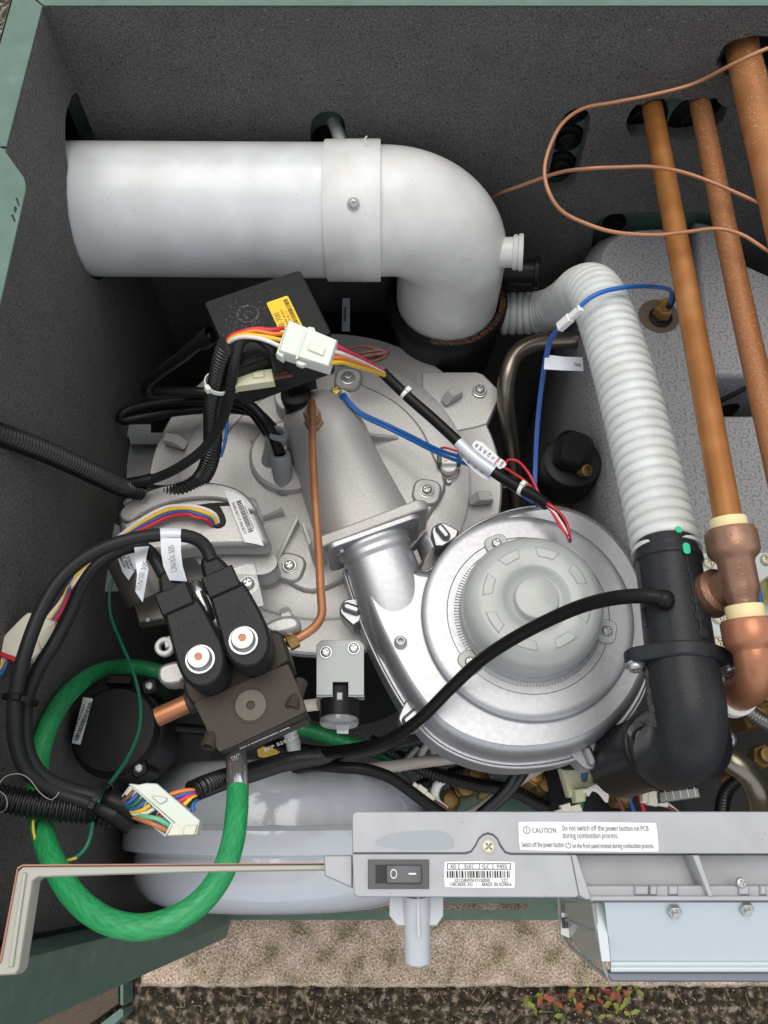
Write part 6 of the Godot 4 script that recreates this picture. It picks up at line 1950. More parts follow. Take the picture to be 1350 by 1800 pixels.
# ---------------------------------------------------------------- gauge, circulator and the plumbing low down
func build_lower_parts():
	var g := thing("pressure_gauge", "small black pressure gauge with clear face on a grey bracket", "pressure gauge", p(598, 1230, 0.86))
	var b := MB.new()
	var h := 0.80
	b.prism(rounded(lv([[556, 1134], [565, 1125], [631, 1125], [640, 1134], [640, 1222], [612, 1222], [612, 1199], [585, 1199], [585, 1222], [556, 1222]], h), 0), -0.0016, 0, 0.0004, level(H - h))
	part("bracket", b, "bracket_paint", g)
	b = MB.new()
	b.prism(lv([[556, 1217], [585, 1217], [585, 1224], [556, 1224]], h), -0.02, -0.0017, 0, level(H - h))
	b.prism(lv([[612, 1217], [640, 1217], [640, 1224], [612, 1224]], h), -0.02, -0.0017, 0, level(H - h))
	part("bracket_fold", b, "bracket_paint", g)
	screw(p(573, 1147, h), 0.0052, g, "zinc", Vector3.UP, 0.0066)
	screw(p(622, 1140, h), 0.0052, g, "zinc", Vector3.UP, 0.0066, 1.0)
	var ga := p(598, 1214, h + 0.022)
	var gx := Vector3(0.0, 0.1, 1.0)
	b = MB.new()
	b.lathe([Vector2(0.0, 0), Vector2(0.0195, 0), Vector2(0.02, 0.002), Vector2(0.02, 0.028), Vector2(0.0185, 0.03), Vector2(0.0175, 0.027), Vector2(0.0, 0.027)], aim(ga, gx), 40)
	part("case", b, "black_plastic", g)
	b = MB.new()
	b.lathe([Vector2(0.0192, 0.029), Vector2(0.0196, 0.033), Vector2(0.018, 0.035), Vector2(0.0, 0.0355)], aim(ga, gx), 40)
	part("glass", b, "clear", g)
	b = MB.new()
	b.lathe([Vector2(0.0172, 0.0275), Vector2(0.0, 0.0278)], aim(ga, gx), 32)
	part("dial", b, "ink_grey", g)
	b = MB.new()
	b.box(Vector3(0.0062, 0.008, 0.003), Transform3D(FLAT, p(597, 1224, h + 0.001)), 0.001)
	part("clip", b, "bracket_paint", g)
	b = MB.new()
	b.prism(lv([[591, 1274], [614, 1274], [612, 1290], [592, 1289]], 0.85), -0.0003, 0, 0, level(H - 0.85))
	part("tag", b, "paper_silver", g)
	b = MB.new()
	b.tube(smooth(pp([[560, 1238, 0.84], [530, 1242, 0.845], [500, 1250, 0.85]]), 0.005), 0.0062, 14)
	part("stub", b, "nylon_cream", g)
	# circulator head, lower left
	var c := thing("circulator_pump", "black round circulator pump head with a narrow barcode label", "pump", p(200, 1280, 1.0))
	var ch := 0.885
	var cc := p(200, 1282, ch)
	b = MB.new()
	b.lathe([Vector2(0.047, -0.09), Vector2(0.047, -0.008), Vector2(0.0445, -0.003), Vector2(0.043, 0.0), Vector2(0.0, 0.001)], upright(cc), 56)
	part("body", b, "black_plastic", c)
	b = MB.new()
	b.lathe([Vector2(0.05, -0.09), Vector2(0.05, -0.014), Vector2(0.048, -0.012), Vector2(0.044, -0.012)], upright(cc), 56)
	part("collar", b, "black_plastic", c)
	for e in [[262, 1206], [244, 1350]]:
		b = MB.new()
		var w := p(e[0], e[1], ch + 0.008)
		b.prism(MB.rrect(0.018, 0.018, 0.005), -0.05, 0, 0.002, Transform3D(Basis(Vector3.UP, 0.4) * FLAT, w))
		part("screw_boss", b, "black_plastic", c)
		screw(w, 0.0048, c)
	b = MB.new()
	b.prism(rounded(lv([[146, 1225], [163, 1228], [141, 1309], [126, 1306]], ch - 0.002), 0), -0.0003, 0, 0, level(H - ch + 0.0016))
	var lb := part("label", b, "paper_silver", c)
	barcode(p(147, 1268, ch - 0.0022), dir(105), dir(15), 0.042, 0.0048, lb)
	write("LCB2100 A02130", p(138, 1266, ch - 0.0022), dir(105), dir(15), 0.0018, "ink", lb, 0.034)
	b = MB.new()
	b.lathe([Vector2(0.003, 0), Vector2(0.003, 0.001), Vector2(0.0022, 0.001), Vector2(0.0022, 0.0004), Vector2(0, 0.0004)], upright(p(185, 1258, ch - 0.0008)), 18)
	part("mould_ring", b, "black_plastic", c)
	b = MB.new()
	b.box(Vector3(0.028, 0.012, 0.01), Transform3D(FLAT, p(212, 1196, ch + 0.01)), 0.002)
	part("top_lug", b, "black_plastic", c)
	cable("lead", [[278, 1276, 0.95], [320, 1282, 0.96], [360, 1284, 0.97], [420, 1290, 0.99]], 0.004, "cable_black", c)
	# white printed strip behind the flue
	var ws := thing("barcode_strip", "pale narrow barcode strip standing behind the burner cover", "label", p(608, 560, 0.97))
	b = MB.new()
	b.prism(lv([[602, 524], [615, 524], [615, 582], [601, 582]], 0.96), -0.0008, 0, 0, level(H - 0.96))
	part("strip", b, "paper_silver", ws)
	barcode(p(606, 552, 0.9598), dir(-90), dir(180), 0.026, 0.004, ws)
	# grey box behind the burner cover, in the dark
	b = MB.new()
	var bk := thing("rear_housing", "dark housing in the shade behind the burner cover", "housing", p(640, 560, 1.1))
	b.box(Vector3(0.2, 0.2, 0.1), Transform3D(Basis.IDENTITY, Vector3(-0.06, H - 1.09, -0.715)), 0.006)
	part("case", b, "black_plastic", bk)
	# loose low pipes and cables between fan and control box
	var lw := thing("overflow_tube", "pale grey plastic tube lying low between the vessel and the fan", "tube", p(740, 1340, 0.98))
	cable("tube", [[600, 1352, 1.02], [680, 1348, 1.0], [740, 1340, 0.98], [830, 1328, 0.98], [900, 1318, 0.98]], 0.0068, "pale_tube", lw, 0.008, 14)
	lw = thing("overflow_tube", "pale grey tube bending down towards the control box", "tube", p(860, 1400, 1.05))
	cable("tube", [[960, 1340, 1.03], [915, 1368, 1.05], [880, 1395, 1.07], [840, 1425, 1.09], [800, 1445, 1.1]], 0.008, "pale_tube", lw, 0.008, 14)
	var bc := thing("power_cable", "black cable draped over the top of expansion vessel", "cable", p(600, 1352, 0.9))
	cable("cable", [[520, 1350, 0.985], [560, 1346, 0.95], [600, 1349, 0.94], [640, 1352, 0.94], [680, 1364, 0.945], [710, 1382, 0.95], [740, 1405, 0.955], [775, 1430, 0.96], [800, 1450, 0.97]], 0.0066, "cable_black", bc, 0.006, 16)
	bc = thing("power_cable", "glossy black cable pair dropping below the fan rim", "cable", p(890, 1390, 1.0))
	for k in 2: cable("cable", [[930 - k * 12, 1345, 0.98], [912 - k * 12, 1372, 1.0], [888 - k * 11, 1400, 1.01], [855 - k * 10, 1428, 1.02], [825, 1445, 1.03]], 0.0055, "black_shine", bc, 0.006, 14)
	var cd := thing("ribbed_conduit", "dark ribbed conduit deep below the fan outlet", "conduit", p(780, 1370, 1.05))
	part("conduit", ribbed(pp([[650, 1300, 1.06], [720, 1340, 1.06], [780, 1365, 1.05], [840, 1380, 1.05], [900, 1390, 1.06], [960, 1420, 1.07]]), 0.009, 0.0018, 0.0042, 14), "conduit_black", cd)
	cd = thing("ribbed_conduit", "dark ribbed conduit crossing steeply behind the pale tubes", "conduit", p(760, 1380, 1.1))
	part("conduit", ribbed(pp([[880, 1335, 1.1], [820, 1352, 1.09], [760, 1372, 1.09], [720, 1392, 1.09], [690, 1420, 1.09]]), 0.0085, 0.0018, 0.0042, 14), "conduit_black", cd)
	# brass valve group
	var vg := [["brass_valve", "tarnished brass valve block low between tube and fan", 815, 1385, 1.12], ["brass_valve", "tarnished brass valve block under the braided steel hose", 1318, 1262, 0.93], ["brass_valve", "tarnished brass valve beside the white pump connector", 955, 1378, 1.1]]
	for e in vg:
		var v := thing(e[0], e[1], "valve", p(e[2], e[3], e[4] + 0.05))
		var w := p(e[2], e[3], e[4])
		b = MB.new()
		b.box(Vector3(0.034, 0.026, 0.04), Transform3D(Basis(Vector3.UP, 0.2) * FLAT, w), 0.003)
		b.lathe([Vector2(0.012, 0), Vector2(0.012, 0.012), Vector2(0.009, 0.014), Vector2(0, 0.014)], upright(w + Vector3(0, 0.02, 0)), 24)
		part("body", b, "tarnished_brass", v)
		b = MB.new()
		b.prism(hexagon(0.0165), -0.008, 0.008, 0.001, face(w + Vector3(0.026, 0, 0), Vector3.UP, Vector3(0, 0, 1)))
		part("nut", b, "tarnished_brass", v)
		b = MB.new()
		b.tube([w + Vector3(0, -0.02, 0), w + Vector3(0, -0.2, 0)], 0.011, 16)
		part("pipe", b, "tarnished_brass", v)
	var wp := thing("pump_connector", "white moulded connector with cream wires below the fan rim", "connector", p(1010, 1375, 0.98))
	b = MB.new()
	b.prism(lv([[985, 1350], [1040, 1348], [1046, 1378], [1020, 1402], [1000, 1400]], 0.96), -0.02, 0, 0.003, level(H - 0.96))
	b.prism(lv([[1008, 1386], [1034, 1382], [1030, 1408], [1012, 1410]], 0.95), -0.02, 0, 0.002, level(H - 0.95))
	part("housing", b, "nylon_yellow", wp)
	for k in 3: cable("wire", [[1020 + k * 6, 1398, 0.955], [1030 + k * 8, 1388 - k * 4, 0.95], [1050 + k * 8, 1390 + k * 2, 0.955], [1066, 1408, 0.965]], 0.0022, "white_wire", wp, 0.004, 8)
	for k in 2: cable("wire", [[1030 + k * 4, 1330, 0.95], [1020 + k * 4, 1400, 0.97], [1012 + k * 8, 1440, 0.99]], 0.0024, ["blue_dark", "green_wire"][k], wp, 0.006, 8)
	var bh := thing("braided_hose", "silver braided flexible hose behind the black elbow", "hose", p(1310, 1245, 0.87))
	part("hose", ribbed(pp([[1250, 1190, 0.88], [1285, 1228, 0.875], [1315, 1250, 0.87], [1350, 1272, 0.87], [1420, 1300, 0.87]]), 0.0085, 0.0008, 0.0032, 16), "braid", bh)
	var yt := thing("warning_tag", "yellow warning tag in the dark below the oil pump", "tag", p(470, 1320, 1.1))
	b = MB.new()
	b.prism(lv([[452, 1318], [470, 1308], [492, 1322], [474, 1334], [454, 1330]], 1.12), -0.001, 0, 0, level(H - 1.12))
	part("tag", b, "tape_yellow", yt)
	var be := thing("bellows_pipe", "short pale ribbed pipe behind the oil pump cover", "pipe", p(515, 1300, 0.95))
	part("pipe", ribbed(pp([[500, 1260, 0.93], [512, 1295, 0.94], [520, 1325, 0.96]]), 0.0085, 0.0014, 0.005, 16), "hose_grey", be)
	# brass and nylon fittings crowded between the fan rim and the control box
	var more := [
		["brass_nut", "brass hexagon nut on the low pipe beside expansion vessel", "nut", 790, 1408, 1.1, 0.014, "tarnished_brass"],
		["brass_nut", "dull brass hexagon nut between the two pale tubes", "nut", 836, 1362, 1.08, 0.016, "tarnished_brass"],
		["brass_nut", "brass hexagon nut tucked under the fan rim lug", "nut", 936, 1366, 1.06, 0.012, "brass"],
		["brass_nut", "brass hexagon nut beneath the black intake chamber", "nut", 1092, 1398, 1.02, 0.015, "tarnished_brass"],
		["brass_nut", "brass hexagon nut beside the thick steel tube", "nut", 1338, 1330, 0.95, 0.014, "tarnished_brass"],
		["brass_nut", "brass hexagon nut above the braided hose valve", "nut", 1335, 1225, 0.9, 0.013, "tarnished_brass"]]
	for e in more:
		var w := p(e[3], e[4], e[5])
		var n := thing(e[0], e[1], e[2], w)
		b = MB.new()
		b.prism(hexagon(e[6]), -0.008, 0.008, 0.0012, Transform3D(Basis(Vector3.UP, rng.randf() * 2.0) * Basis(Vector3(1, 0, 0), rng.randf_range(-0.5, 0.3)) * FLAT, w))
		b.lathe([Vector2(e[6] * 0.62, 0.008), Vector2(e[6] * 0.62, 0.02), Vector2(e[6] * 0.4, 0.021), Vector2(0, 0.021)], upright(w), 20)
		part("nut", b, e[7], n)
		b = MB.new()
		b.tube([w + Vector3(0, -0.006, 0), w + Vector3(0.004, -0.12, 0.01)], e[6] * 0.6, 14)
		part("pipe", b, "tarnished_brass", n)
	var wt := thing("white_tube", "white bent plastic tube poking up beside the fan outlet lug", "tube", p(750, 1320, 1.03))
	cable("tube", [[738, 1345, 1.08], [742, 1322, 1.05], [752, 1308, 1.04], [762, 1316, 1.05], [764, 1345, 1.08]], 0.005, "pale_tube", wt, 0.004, 12)
	var bt := thing("braided_hose", "short silver braided hose below the sensing tube", "hose", p(722, 1328, 1.05))
	part("hose", ribbed(pp([[700, 1352, 1.06], [715, 1334, 1.05], [735, 1310, 1.04]]), 0.006, 0.0007, 0.003, 14), "braid", bt)
	wt = thing("white_tube", "white curved plastic tube hugging the expansion vessel end", "tube", p(770, 1395, 1.05))
	cable("tube", [[772, 1420, 1.09], [764, 1398, 1.08], [770, 1378, 1.07], [784, 1368, 1.07]], 0.0058, "white_ceramic", wt, 0.004, 12)
	for e in [[742, 1396, "small white nylon wire plug leaning on the draped cable", 35], [1000, 1428, "small white nylon wire plug at the control box edge", -15], [1150, 1405, "small white nylon wire plug beneath the intake chamber", 10]]:
		var np := thing("wire_plug", e[2], "connector", p(e[0], e[1], 0.98))
		b = MB.new()
		b.box(Vector3(0.03, 0.012, 0.009), Transform3D(Basis(Vector3.UP, -deg_to_rad(e[3])) * FLAT, p(e[0], e[1], 0.975)), 0.001)
		b.box(Vector3(0.012, 0.016, 0.011), Transform3D(Basis(Vector3.UP, -deg_to_rad(e[3])) * FLAT, p(e[0] - 4, e[1] - 2, 0.975)), 0.001)
		part("housing", b, "nylon_cream", np)
		for k in 2: cable("wire", [[e[0] + 8, e[1] + k * 4, 0.978], [e[0] + 24, e[1] + 8 + k * 5, 0.985], [e[0] + 44, e[1] + 24, 1.0]], 0.0018, ["white_wire", "brown"][k], np, 0.004, 8)
	# heat exchanger body, coloured black for the darkness below the lid, and boxes filling depth
	var hx := thing("heat_exchanger", "heat exchanger body coloured black for the darkness below the burner cover", "heat exchanger", Vector3(-0.076, H - BASE, -0.454))
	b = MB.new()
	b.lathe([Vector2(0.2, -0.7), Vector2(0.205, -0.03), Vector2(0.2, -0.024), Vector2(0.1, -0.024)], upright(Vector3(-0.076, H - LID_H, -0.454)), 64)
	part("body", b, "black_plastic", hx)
	var ls := thing("lower_controls", "dark pump and wiring assembly deep under the fan", "assembly", p(1000, 1380, 1.3))
	b = MB.new()
	b.box(Vector3(0.16, 0.12, 0.1), Transform3D(Basis(Vector3.UP, 0.15), p(1060, 1400, 1.12)), 0.006)
	part("casing", b, "black_plastic", ls)
	b = MB.new()
	b.box(Vector3(0.12, 0.01, 0.06), Transform3D(Basis.IDENTITY, p(880, 1410, 1.16)), 0.002)
	part("plate", b, "green_sheet", ls)
	for k in 3: cable("wire", [[1080 + k * 22, 1385, 0.99], [1086 + k * 20, 1402, 1.0], [1096 + k * 18, 1425, 1.02]], 0.0026, ["brown", "blue_dark", "red"][k], ls, 0.006, 8)
	cd = thing("ribbed_conduit", "dark ribbed conduit curling beneath the thick steel tube", "conduit", p(1290, 1400, 1.0))
	part("conduit", ribbed(pp([[1330, 1350, 1.0], [1295, 1372, 1.0], [1275, 1395, 1.01], [1268, 1430, 1.03]]), 0.0085, 0.0018, 0.004, 14), "conduit_black", cd)

# ---------------------------------------------------------------- control box swung up at the front
func build_control_box():
	var h := 0.49
	var y := H - h
	var t := thing("control_box", "pale grey plastic control box with rocker switch and caution label", "control box", p(980, 1520, h + 0.06))
	var b := MB.new()
	# upper shell, notched round the screw; lower shell with the matching tongue
	var notch := [[818, 1500], [828, 1497], [836, 1486], [842, 1474], [850, 1467], [858, 1465], [866, 1467], [874, 1474], [880, 1486], [888, 1498], [898, 1501]]
	var up := [[619, 1432], [622, 1428], [628, 1426.5], [1420, 1426.5], [1420, 1501]]
	for i in range(notch.size() - 1, -1, -1): up.append([notch[i][0], notch[i][1] - 0.7])
	up.append([619, 1499.3])
	b.prism(lv(up, h), -0.028, 0, 0.0006, level(y))
	part("upper_shell", b, "box_plastic", t)
	var lo := [[619, 1500.8]]
	for e in notch: lo.append([e[0], e[1] + 0.8])
	lo.append_array([[1004, 1502.5], [1018, 1574], [1012, 1578], [630, 1577], [622, 1573]])
	b = MB.new()
	b.prism(lv(lo, h), -0.028, 0, 0.0006, level(y))
	part("lower_shell", b, "box_plastic", t)
	b = MB.new()
	b.prism(lv([[624, 1432], [1420, 1432], [1420, 1499], [1000, 1499], [1012, 1572], [624, 1572]], h), -0.026, -0.004, 0, level(y))
	part("core", b, "box_plastic", t)
	# ribbed bay on the right
	b = MB.new()
	b.prism(lv([[1016, 1503], [1420, 1503], [1420, 1562], [1030, 1562]], h), -0.03, -0.016, 0, level(y))
	part("bay_floor", b, "box_plastic", t)
	b = MB.new()
	b.prism(lv([[1024, 1556], [1420, 1556], [1420, 1583], [1040, 1583], [1031, 1578]], h), -0.03, -0.0045, 0.0008, level(y))
	part("bay_sill", b, "box_plastic", t)
	b = MB.new()
	b.prism(lv([[1030, 1574.5], [1420, 1574.5], [1420, 1584], [1040, 1584], [1033, 1580]], h), -0.006, -0.001, 0.0006, level(y))
	part("sill_edge", b, "box_plastic", t)
	for e in [[[1004, 1502], [1014, 1503], [1040, 1580], [1031, 1582], [1018, 1574]], [[1217, 1503], [1229, 1503], [1255, 1576], [1246, 1576]]]:
		b = MB.new()
		b.prism(lv(e, h), -0.02, -0.0002, 0.0005, level(y))
		part("bay_rib", b, "box_plastic", t)
	for e in [[1118, 26], [1145, 14], [1178, 18], [1302, 20], [1340, 12]]:
		b = MB.new()
		b.prism(lv([[e[0], 1556], [e[0] + e[1], 1556], [e[0] + e[1], 1575], [e[0], 1575]], h), -0.008, -0.0028, 0.001, level(y))
		part("post", b, "box_plastic", t)
	screw(p(1302, 1552, h + 0.004), 0.003, t)
	# screw in the tongue
	screw(p(858, 1488, h + 0.0012), 0.0042, t, "cream_metal", Vector3.UP, 0.0, 0.75)
	# thumb oval: a thin flat patch in a darker, smoother grey
	b = MB.new()
	b.prism(rounded(lv([[655, 1482], [672, 1470], [710, 1461], [770, 1459], [792, 1466], [799, 1480], [798, 1494], [720, 1495], [670, 1488]], h), 2), 0, 0.00012, 0, level(y))
	part("thumb_pad", b, "thumb_grey", t)
	# rocker switch
	var s := MB.new()
	s.prism(lv([[647, 1511], [754, 1511], [754, 1562], [647, 1562]], h), 0, 0.0014, 0.0003, level(y))
	var bez := part("switch", s, "switch_dark", t)
	s = MB.new()
	s.prism(lv([[660, 1520], [741, 1520], [741, 1553], [660, 1553]], h), 0.0014, 0.00155, 0, level(y))
	part("switch_well", s, "ink", bez)
	s = MB.new()
	var q0 := p(680, 1521.5, h); var q1 := p(739.5, 1552, h)
	var rw := q1.x - q0.x
	s.prism(PackedVector2Array([Vector2(0, 0), Vector2(rw, 0), Vector2(rw, 0.0042), Vector2(rw * 0.5, 0.0022), Vector2(0, 0.003)]), 0, q1.z - q0.z, 0.0003, Transform3D(Basis(Vector3(1, 0, 0), Vector3(0, 1, 0), Vector3(0, 0, 1)), Vector3(q0.x, y + 0.0015, q0.z)))
	part("rocker", s, "switch_rocker", bez)
	s = MB.new()
	var oc := p(692, 1536, h - 0.0048)
	s.lathe([Vector2(0.0014, 0), Vector2(0.0014, 0.0003), Vector2(0.0019, 0.0003), Vector2(0.0019, 0)], Transform3D(Basis(Vector3(1, 0, 0), Vector3.UP, Vector3(0, 0, 1.3)), oc), 24)
	part("off_mark", s, "print_white", bez)
	s = MB.new()
	s.box(Vector3(0.0042, 0.0009, 0.0003), Transform3D(Basis(Vector3(0, 0, 1), 0.13) * FLAT, p(725, 1536, h - 0.0055)), 0)
	part("on_mark", s, "print_white", bez)
	# stickers
	var R := Vector3(1, 0, 0)
	var U := Vector3(0, 0, -1)
	s = MB.new()
	s.prism(rounded(lv([[783, 1514], [902, 1514], [905, 1517], [905, 1559], [902, 1561], [784, 1560], [781, 1557], [781, 1517]], h), 1), 0, 0.0003, 0, level(y))
	var st := part("sticker", s, "paper", t)
	var hp := h - 0.0004
	s = MB.new()
	for e in [[[786, 1517.5], [898, 1517.5], [898, 1518.6], [786, 1518.6]], [[786, 1527.4], [898, 1527.4], [898, 1528.5], [786, 1528.5]], [[786, 1518.6], [787.2, 1518.6], [787.2, 1527.4], [786, 1527.4]], [[896.8, 1518.6], [898, 1518.6], [898, 1527.4], [896.8, 1527.4]], [[806, 1518.6], [807, 1518.6], [807, 1527.4], [806, 1527.4]], [[842, 1518.6], [843, 1518.6], [843, 1527.4], [842, 1527.4]], [[866, 1518.6], [867, 1518.6], [867, 1527.4], [866, 1527.4]]]:
		s.prism(lv(e, hp), 0, 0.0001, 0, level(H - hp))
	part("print_frame", s, "ink", st)
	for e in [["KD", 797, 1523], ["ELEC", 825, 1523], ["Q.C", 854, 1523], ["PASS", 882, 1523]]:
		write(e[0], p(e[1], e[2], hp), R, U, 0.0019, "ink", st)
	barcode(p(842, 1537, hp), R, U, 0.0355, 0.0034, st)
	write("23125BVPZA15150030", p(830, 1547.5, hp), R, U, 0.0016, "ink", st, 0.0195)
	write("121", p(887, 1547.5, hp), R, U, 0.0016, "ink", st)
	write("OBC800C-EU", p(811, 1554.5, hp), R, U, 0.0018, "ink", st, 0.0122)
	write("MADE IN KOREA", p(873, 1554.5, hp), R, U, 0.0018, "ink", st, 0.0162)
	s = MB.new()
	s.prism(rounded(lv([[913, 1444], [1150, 1446], [1154, 1449], [1158, 1494], [1155, 1498], [917, 1495], [913, 1492], [911, 1447]], h), 1), 0, 0.0003, 0, level(y))
	var ca := part("caution_label", s, "paper", t)
	s = MB.new()
	s.lathe([Vector2(0.0017, 0), Vector2(0.0017, 0.0002), Vector2(0.002, 0.0002), Vector2(0.002, 0)], upright(p(926, 1459, hp)), 24)
	part("caution_ring", s, "ink_grey", ca)
	write("!", p(926, 1459, hp), R, U, 0.0024, "ink_grey", ca)
	write("CAUTION", p(957, 1459.5, hp), R, U, 0.0027, "ink_grey", ca, 0.0134)
	write("Do not switch off the power button on PCB", p(1064, 1456, hp), dir(0.3), dir(-89.7), 0.0027, "ink_grey", ca, 0.0485)
	write("during combustion process.", p(1038, 1469, hp), R, U, 0.0027, "ink_grey", ca, 0.0312)
	write("Switch off the power button", p(954, 1485, hp), R, U, 0.0026, "ink_grey", ca, 0.0236)
	write("on the front panel instead during combustion process.", p(1078, 1487, hp), R, U, 0.0024, "ink_grey", ca, 0.0456)
	s = MB.new()
	s.lathe([Vector2(0.0013, 0), Vector2(0.0013, 0.0002), Vector2(0.0016, 0.0002), Vector2(0.0016, 0)], upright(p(999, 1486, hp)), 20, 35, -PI / 2 + 0.5, PI * 1.5 - 0.5)
	s.box(Vector3(0.0003, 0.0015, 0.0002), Transform3D(FLAT, p(999, 1483, hp - 0.0001)), 0)
	part("power_symbol", s, "ink_grey", ca)
	# hinge tab and drain spout
	s = MB.new()
	s.prism(lv([[568, 1503], [619, 1503], [619, 1562], [570, 1540]], h), -0.012, -0.004, 0.0008, level(y))
	part("hinge_tab", s, "box_plastic", t)
	s = MB.new()
	s.prism(lv([[684, 1570], [780, 1570], [780, 1611], [768, 1628], [698, 1628], [684, 1610]], h + 0.02), -0.003, 0, 0.0005, level(y - 0.022))
	part("spout_fin", s, "frame_white", t)
	s = MB.new()
	var sa := p(732, 1572, h + 0.02)
	var sb := p(734, 1692, h + 0.03)
	var sl := (sb - sa).length()
	s.lathe([Vector2(0.0078, 0), Vector2(0.0074, sl - 0.001), Vector2(0.0066, sl), Vector2(0.0058, sl - 0.001), Vector2(0.0058, sl - 0.02), Vector2(0, sl - 0.02)], aim(sa, sb - sa), 28)
	s.box(Vector3(0.0012, 0.003, sl * 0.6), face(sa.lerp(sb, 0.3) + Vector3(0.0005, 0.0085, 0), Vector3(1, 0, 0), Vector3.UP), 0.0003)
	part("spout", s, "frame_white", t)
	# zinc tray with bolts and lip
	var tr := thing("circuit_tray", "bare zinc tray with clear plastic cover below the control box", "circuit tray", p(1200, 1650, h + 0.1))
	s = MB.new()
	var ta := p(1062, 1586, h + 0.008); var tb := p(1420, 1586, h + 0.008); var tc := p(1420, 1690, h + 0.03); var td := p(1073, 1690, h + 0.03)
	s.prism(PackedVector2Array([Vector2(0, 0), Vector2((tb - ta).length(), 0), Vector2((tc - ta).dot((tb - ta).normalized()), -(tc - tb).length()), Vector2((td - ta).dot((tb - ta).normalized()), -(td - ta - (tb - ta).normalized() * (td - ta).dot((tb - ta).normalized())).length())]), -0.001, 0, 0.0004, face(ta, tb - ta, tb - tc))
	part("sheet", s, "zinc_sheet", tr)
	for k in 2:
		s = MB.new()
		s.tube([p(1073, 1694 + k * 9, h + 0.031), p(1420, 1694 + k * 9, h + 0.031)], 0.0017, 14)
		part("rolled_lip", s, "zinc_sheet", tr)
	s = MB.new()
	s.prism(lv([[1064, 1708], [1420, 1708], [1420, 1727], [1076, 1726]], h + 0.035), -0.01, 0, 0.001, level(y - 0.035))
	part("cover_edge", s, "slate_clear", tr)
	for e in [[1184, 1600], [1310, 1595]]:
		s = MB.new()
		s.prism(hexagon(0.0042), 0, 0.0028, 0.0007, Transform3D(Basis(Vector3(1, 0, 0), 0.6) * FLAT, p(e[0], e[1], h + 0.0105)))
		s.lathe([Vector2(0.002, 0.0028), Vector2(0.002, 0.005), Vector2(0, 0.0052)], aim(p(e[0], e[1], h + 0.0105), Vector3(0, 1, 0.7)), 14)
		part("bolt_head", s, "zinc", tr)
	# clear side wall: near edge and deep edge
	s = MB.new()
	var near := [p(1042, 1586, h + 0.014), p(1050, 1640, h + 0.024), p(1062, 1702, h + 0.034), p(1072, 1724, h + 0.04)]
	var deep := [p(982, 1576, h + 0.07), p(984, 1612, h + 0.075), p(988, 1648, h + 0.08), p(1000, 1662, h + 0.085)]
	var rings := []
	for i in 4: rings.append(PackedVector3Array([near[i], deep[i]]))
	s.loft(rings, false)
	part("clear_side", s, "clear_smoke", tr)
	for i in [0, 1, 3]:
		s = MB.new()
		s.tube([near[i], deep[i]], 0.0011, 8)
		part("clear_rib", s, "clear_edge", tr)
	for side in [near, deep]:
		s = MB.new()
		s.tube(side, 0.0012, 8)
		part("clear_rib", s, "clear_edge", tr)
	s = MB.new()
	s.prism(lv([[1044, 1588], [1062, 1588], [1073, 1690], [1058, 1690]], h + 0.02), -0.001, 0, 0, level(y - 0.02))
	part("end_strip", s, "zinc_sheet", tr)
	s = MB.new()
	s.prism(lv([[987, 1604], [1000, 1608], [1001, 1649], [986, 1642]], h + 0.066), -0.0004, 0, 0, level(y - 0.066))
	var bl := part("sticker", s, "paper", tr)
	barcode(p(993, 1622, h + 0.0655), R, U, 0.004, 0.006, bl)
	s = MB.new()
	s.prism(lv([[1000, 1588], [1060, 1588], [1070, 1690], [1040, 1690], [1002, 1640]], h + 0.1), -0.004, 0, 0, level(y - 0.11))
	part("tray_floor", s, "frame_plastic", tr)
	# swing arm to the left
	var a := thing("swing_arm", "thin beige plastic frame arm bent at its corner", "frame arm", p(300, 1525, h + 0.03))
	s = MB.new()
	s.prism(lv([[29, 1532], [31, 1526], [40, 1522], [600, 1518], [600, 1530], [400, 1533], [200, 1538], [66, 1543], [58, 1549], [34, 1704], [26, 1714], [-10, 1716], [-10, 1700], [0, 1690]], h + 0.012), -0.012, 0, 0.001, level(y - 0.012))
	part("channel", s, "frame_plastic", a)
	s = MB.new()
	s.prism(lv([[29, 1530], [31, 1524], [40, 1519.5], [600, 1516.5], [600, 1518.2], [40, 1522.4], [32.5, 1527], [30.5, 1533], [2, 1690], [-10, 1700], [-10, 1690], [-1, 1688]], h + 0.011), -0.008, 0, 0, level(y - 0.011))
	part("worn_edge", s, "frame_edge", a)
	s = MB.new()
	s.prism(lv([[40, 1534], [47, 1534], [23, 1700], [14, 1700]], h + 0.011), 0, 0.0012, 0.0005, level(y - 0.012))
	part("bead", s, "frame_plastic", a)

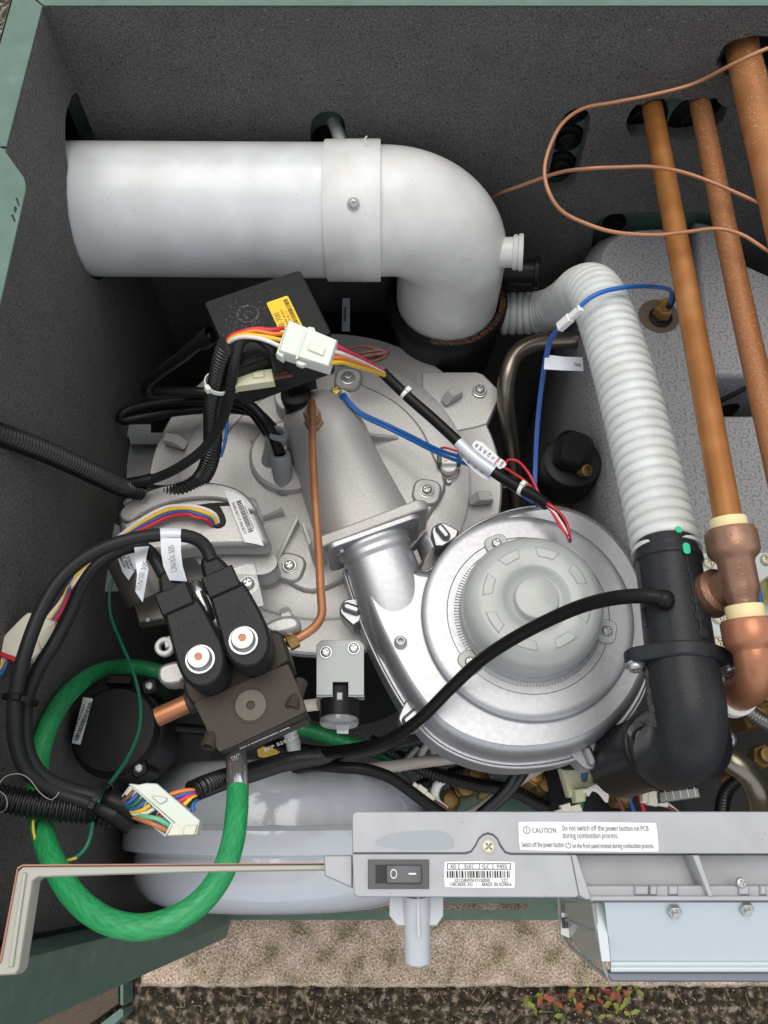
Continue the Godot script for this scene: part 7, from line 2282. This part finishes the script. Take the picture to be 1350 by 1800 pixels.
# ---------------------------------------------------------------- soil litter and the weed
func pebble(r: float, xf: Transform3D, b: MB):
	var d := [Vector3(1, 0, 0), Vector3(-1, 0, 0), Vector3(0, 1, 0), Vector3(0, -1, 0), Vector3(0, 0, 1), Vector3(0, 0, -1)]
	var base := b.v.size()
	for e in d:
		var j: Vector3 = e * r * rng.randf_range(0.6, 1.2)
		b.put(xf * j, (xf.basis * e).normalized())
	for f in [[0, 2, 4], [4, 2, 1], [1, 2, 5], [5, 2, 0], [0, 3, 4], [4, 3, 1], [1, 3, 5], [5, 3, 0]]:
		b.tri(base + f[0], base + f[1], base + f[2])
func build_litter():
	var kinds := [["gravel", "stone_pale", "pale grit scattered on the dark soil before the slab", 800, 0.0006, 0.003], ["gravel", "stone_brown", "brown grit scattered on the dark soil before the slab", 700, 0.001, 0.005], ["moss", "moss", "dark green moss tufts growing on the soil before the slab", 1300, 0.001, 0.004], ["gravel", "soil_dark", "dark crumbs of earth lying on soil before the slab", 900, 0.0015, 0.007]]
	for k in kinds:
		var b := MB.new()
		for i in k[3]:
			var x := rng.randf_range(-0.72, 0.8)
			var z := 0.205 + pow(rng.randf(), 1.0) * 0.14
			if k[0] == "moss":
				var cl := sin(x * 9.0 + 1.0) + cos(z * 40.0 + x * 4.0)
				if cl < -0.1: continue
			var r := rng.randf_range(k[4], k[5])
			pebble(r, Transform3D(Basis(Vector3(rng.randf() - 0.5, 1, rng.randf() - 0.5).normalized(), rng.randf() * TAU).scaled(Vector3(1, 0.6, 1)), Vector3(x, r * 0.3, z)), b)
		var o := part(k[0], b, k[1], self)
		o.name = numbered(k[0])
		o.set_meta("kind", "stuff"); o.set_meta("label", k[2]); o.set_meta("category", k[0])
	# straws and twigs
	var s := MB.new()
	for i in 130:
		var a := Vector3(rng.randf_range(-0.7, 0.8), 0.006, 0.21 + rng.randf() * 0.12)
		var d := dir(rng.randf() * 360.0) * rng.randf_range(0.006, 0.03)
		s.tube([a, a + d * 0.5 + Vector3(0, 0.003, 0), a + d + dir(rng.randf() * 360) * 0.003], 0.0006, 5)
	var so := part("dry_straw", s, "straw", self)
	so.set_meta("kind", "stuff"); so.set_meta("label", "dry straws and twigs lying on the soil"); so.set_meta("category", "straw")
	# the weed: stems and leaves
	var w := thing("weed", "small creeping weed with lime and red leaves beside the slab", "plant", p(1020, 1760, H - 0.01))
	var lm := []
	for v in 3:
		var b := MB.new()
		var o := PackedVector2Array()
		for k in 14:
			var a := TAU * k / 14.0
			var r := (0.62 + 0.38 * absf(cos(a)) * (1.0 if cos(a) > 0 else 0.6)) * (1.0 + 0.2 * sin(a * 5.0 + v))
			o.push_back(Vector2(cos(a) * r, sin(a) * r * 0.62))
		var rings := []
		for q2 in 3:
			var ring := PackedVector3Array()
			var f: float = [1.0, 0.6, 0.05][q2]
			for e in o: ring.push_back(Vector3(e.x * f, 0.22 * f * f * absf(e.y) + 0.1 * e.x * f, e.y * f))
			rings.append(ring)
		b.loft(rings)
		lm.append(b.mesh())
	var heads := [[940, 1770], [955, 1750], [975, 1762], [1000, 1745], [1012, 1765], [1030, 1748], [1030, 1780], [1050, 1755], [1060, 1740], [1075, 1760], [1085, 1742], [1090, 1775], [1105, 1752], [1120, 1740], [1110, 1782], [1065, 1785], [990, 1785], [930, 1752], [1045, 1735]]
	var root := p(1040, 1742, H - 0.005)
	for e in heads:
		var top := p(e[0], e[1], H - rng.randf_range(0.018, 0.05))
		var b := MB.new()
		b.tube(smooth([root + dir(rng.randf() * 360) * 0.02, root.lerp(top, 0.6) + Vector3(0, 0.012, 0), top], 0.008), 0.0009, 6)
		part("stem", b, "stem_red", w)
		for k in rng.randi_range(2, 4):
			var sz := rng.randf_range(0.0055, 0.0115)
			var mat: String = ["leaf_lime", "leaf_lime", "leaf_red", "leaf_orange", "leaf_green"][rng.randi_range(0, 4)]
			var bs := Basis(Vector3.UP, rng.randf() * TAU) * Basis(Vector3(0, 0, 1), rng.randf_range(-0.3, 0.7)) * Basis(Vector3(1, 0, 0), rng.randf_range(-0.4, 0.4))
			part("leaf", lm[rng.randi_range(0, 2)], mat, w, Transform3D(bs.scaled(Vector3.ONE * sz), top + bs.x * sz * 0.8 + Vector3(0, rng.randf_range(-0.008, 0.003), 0)))
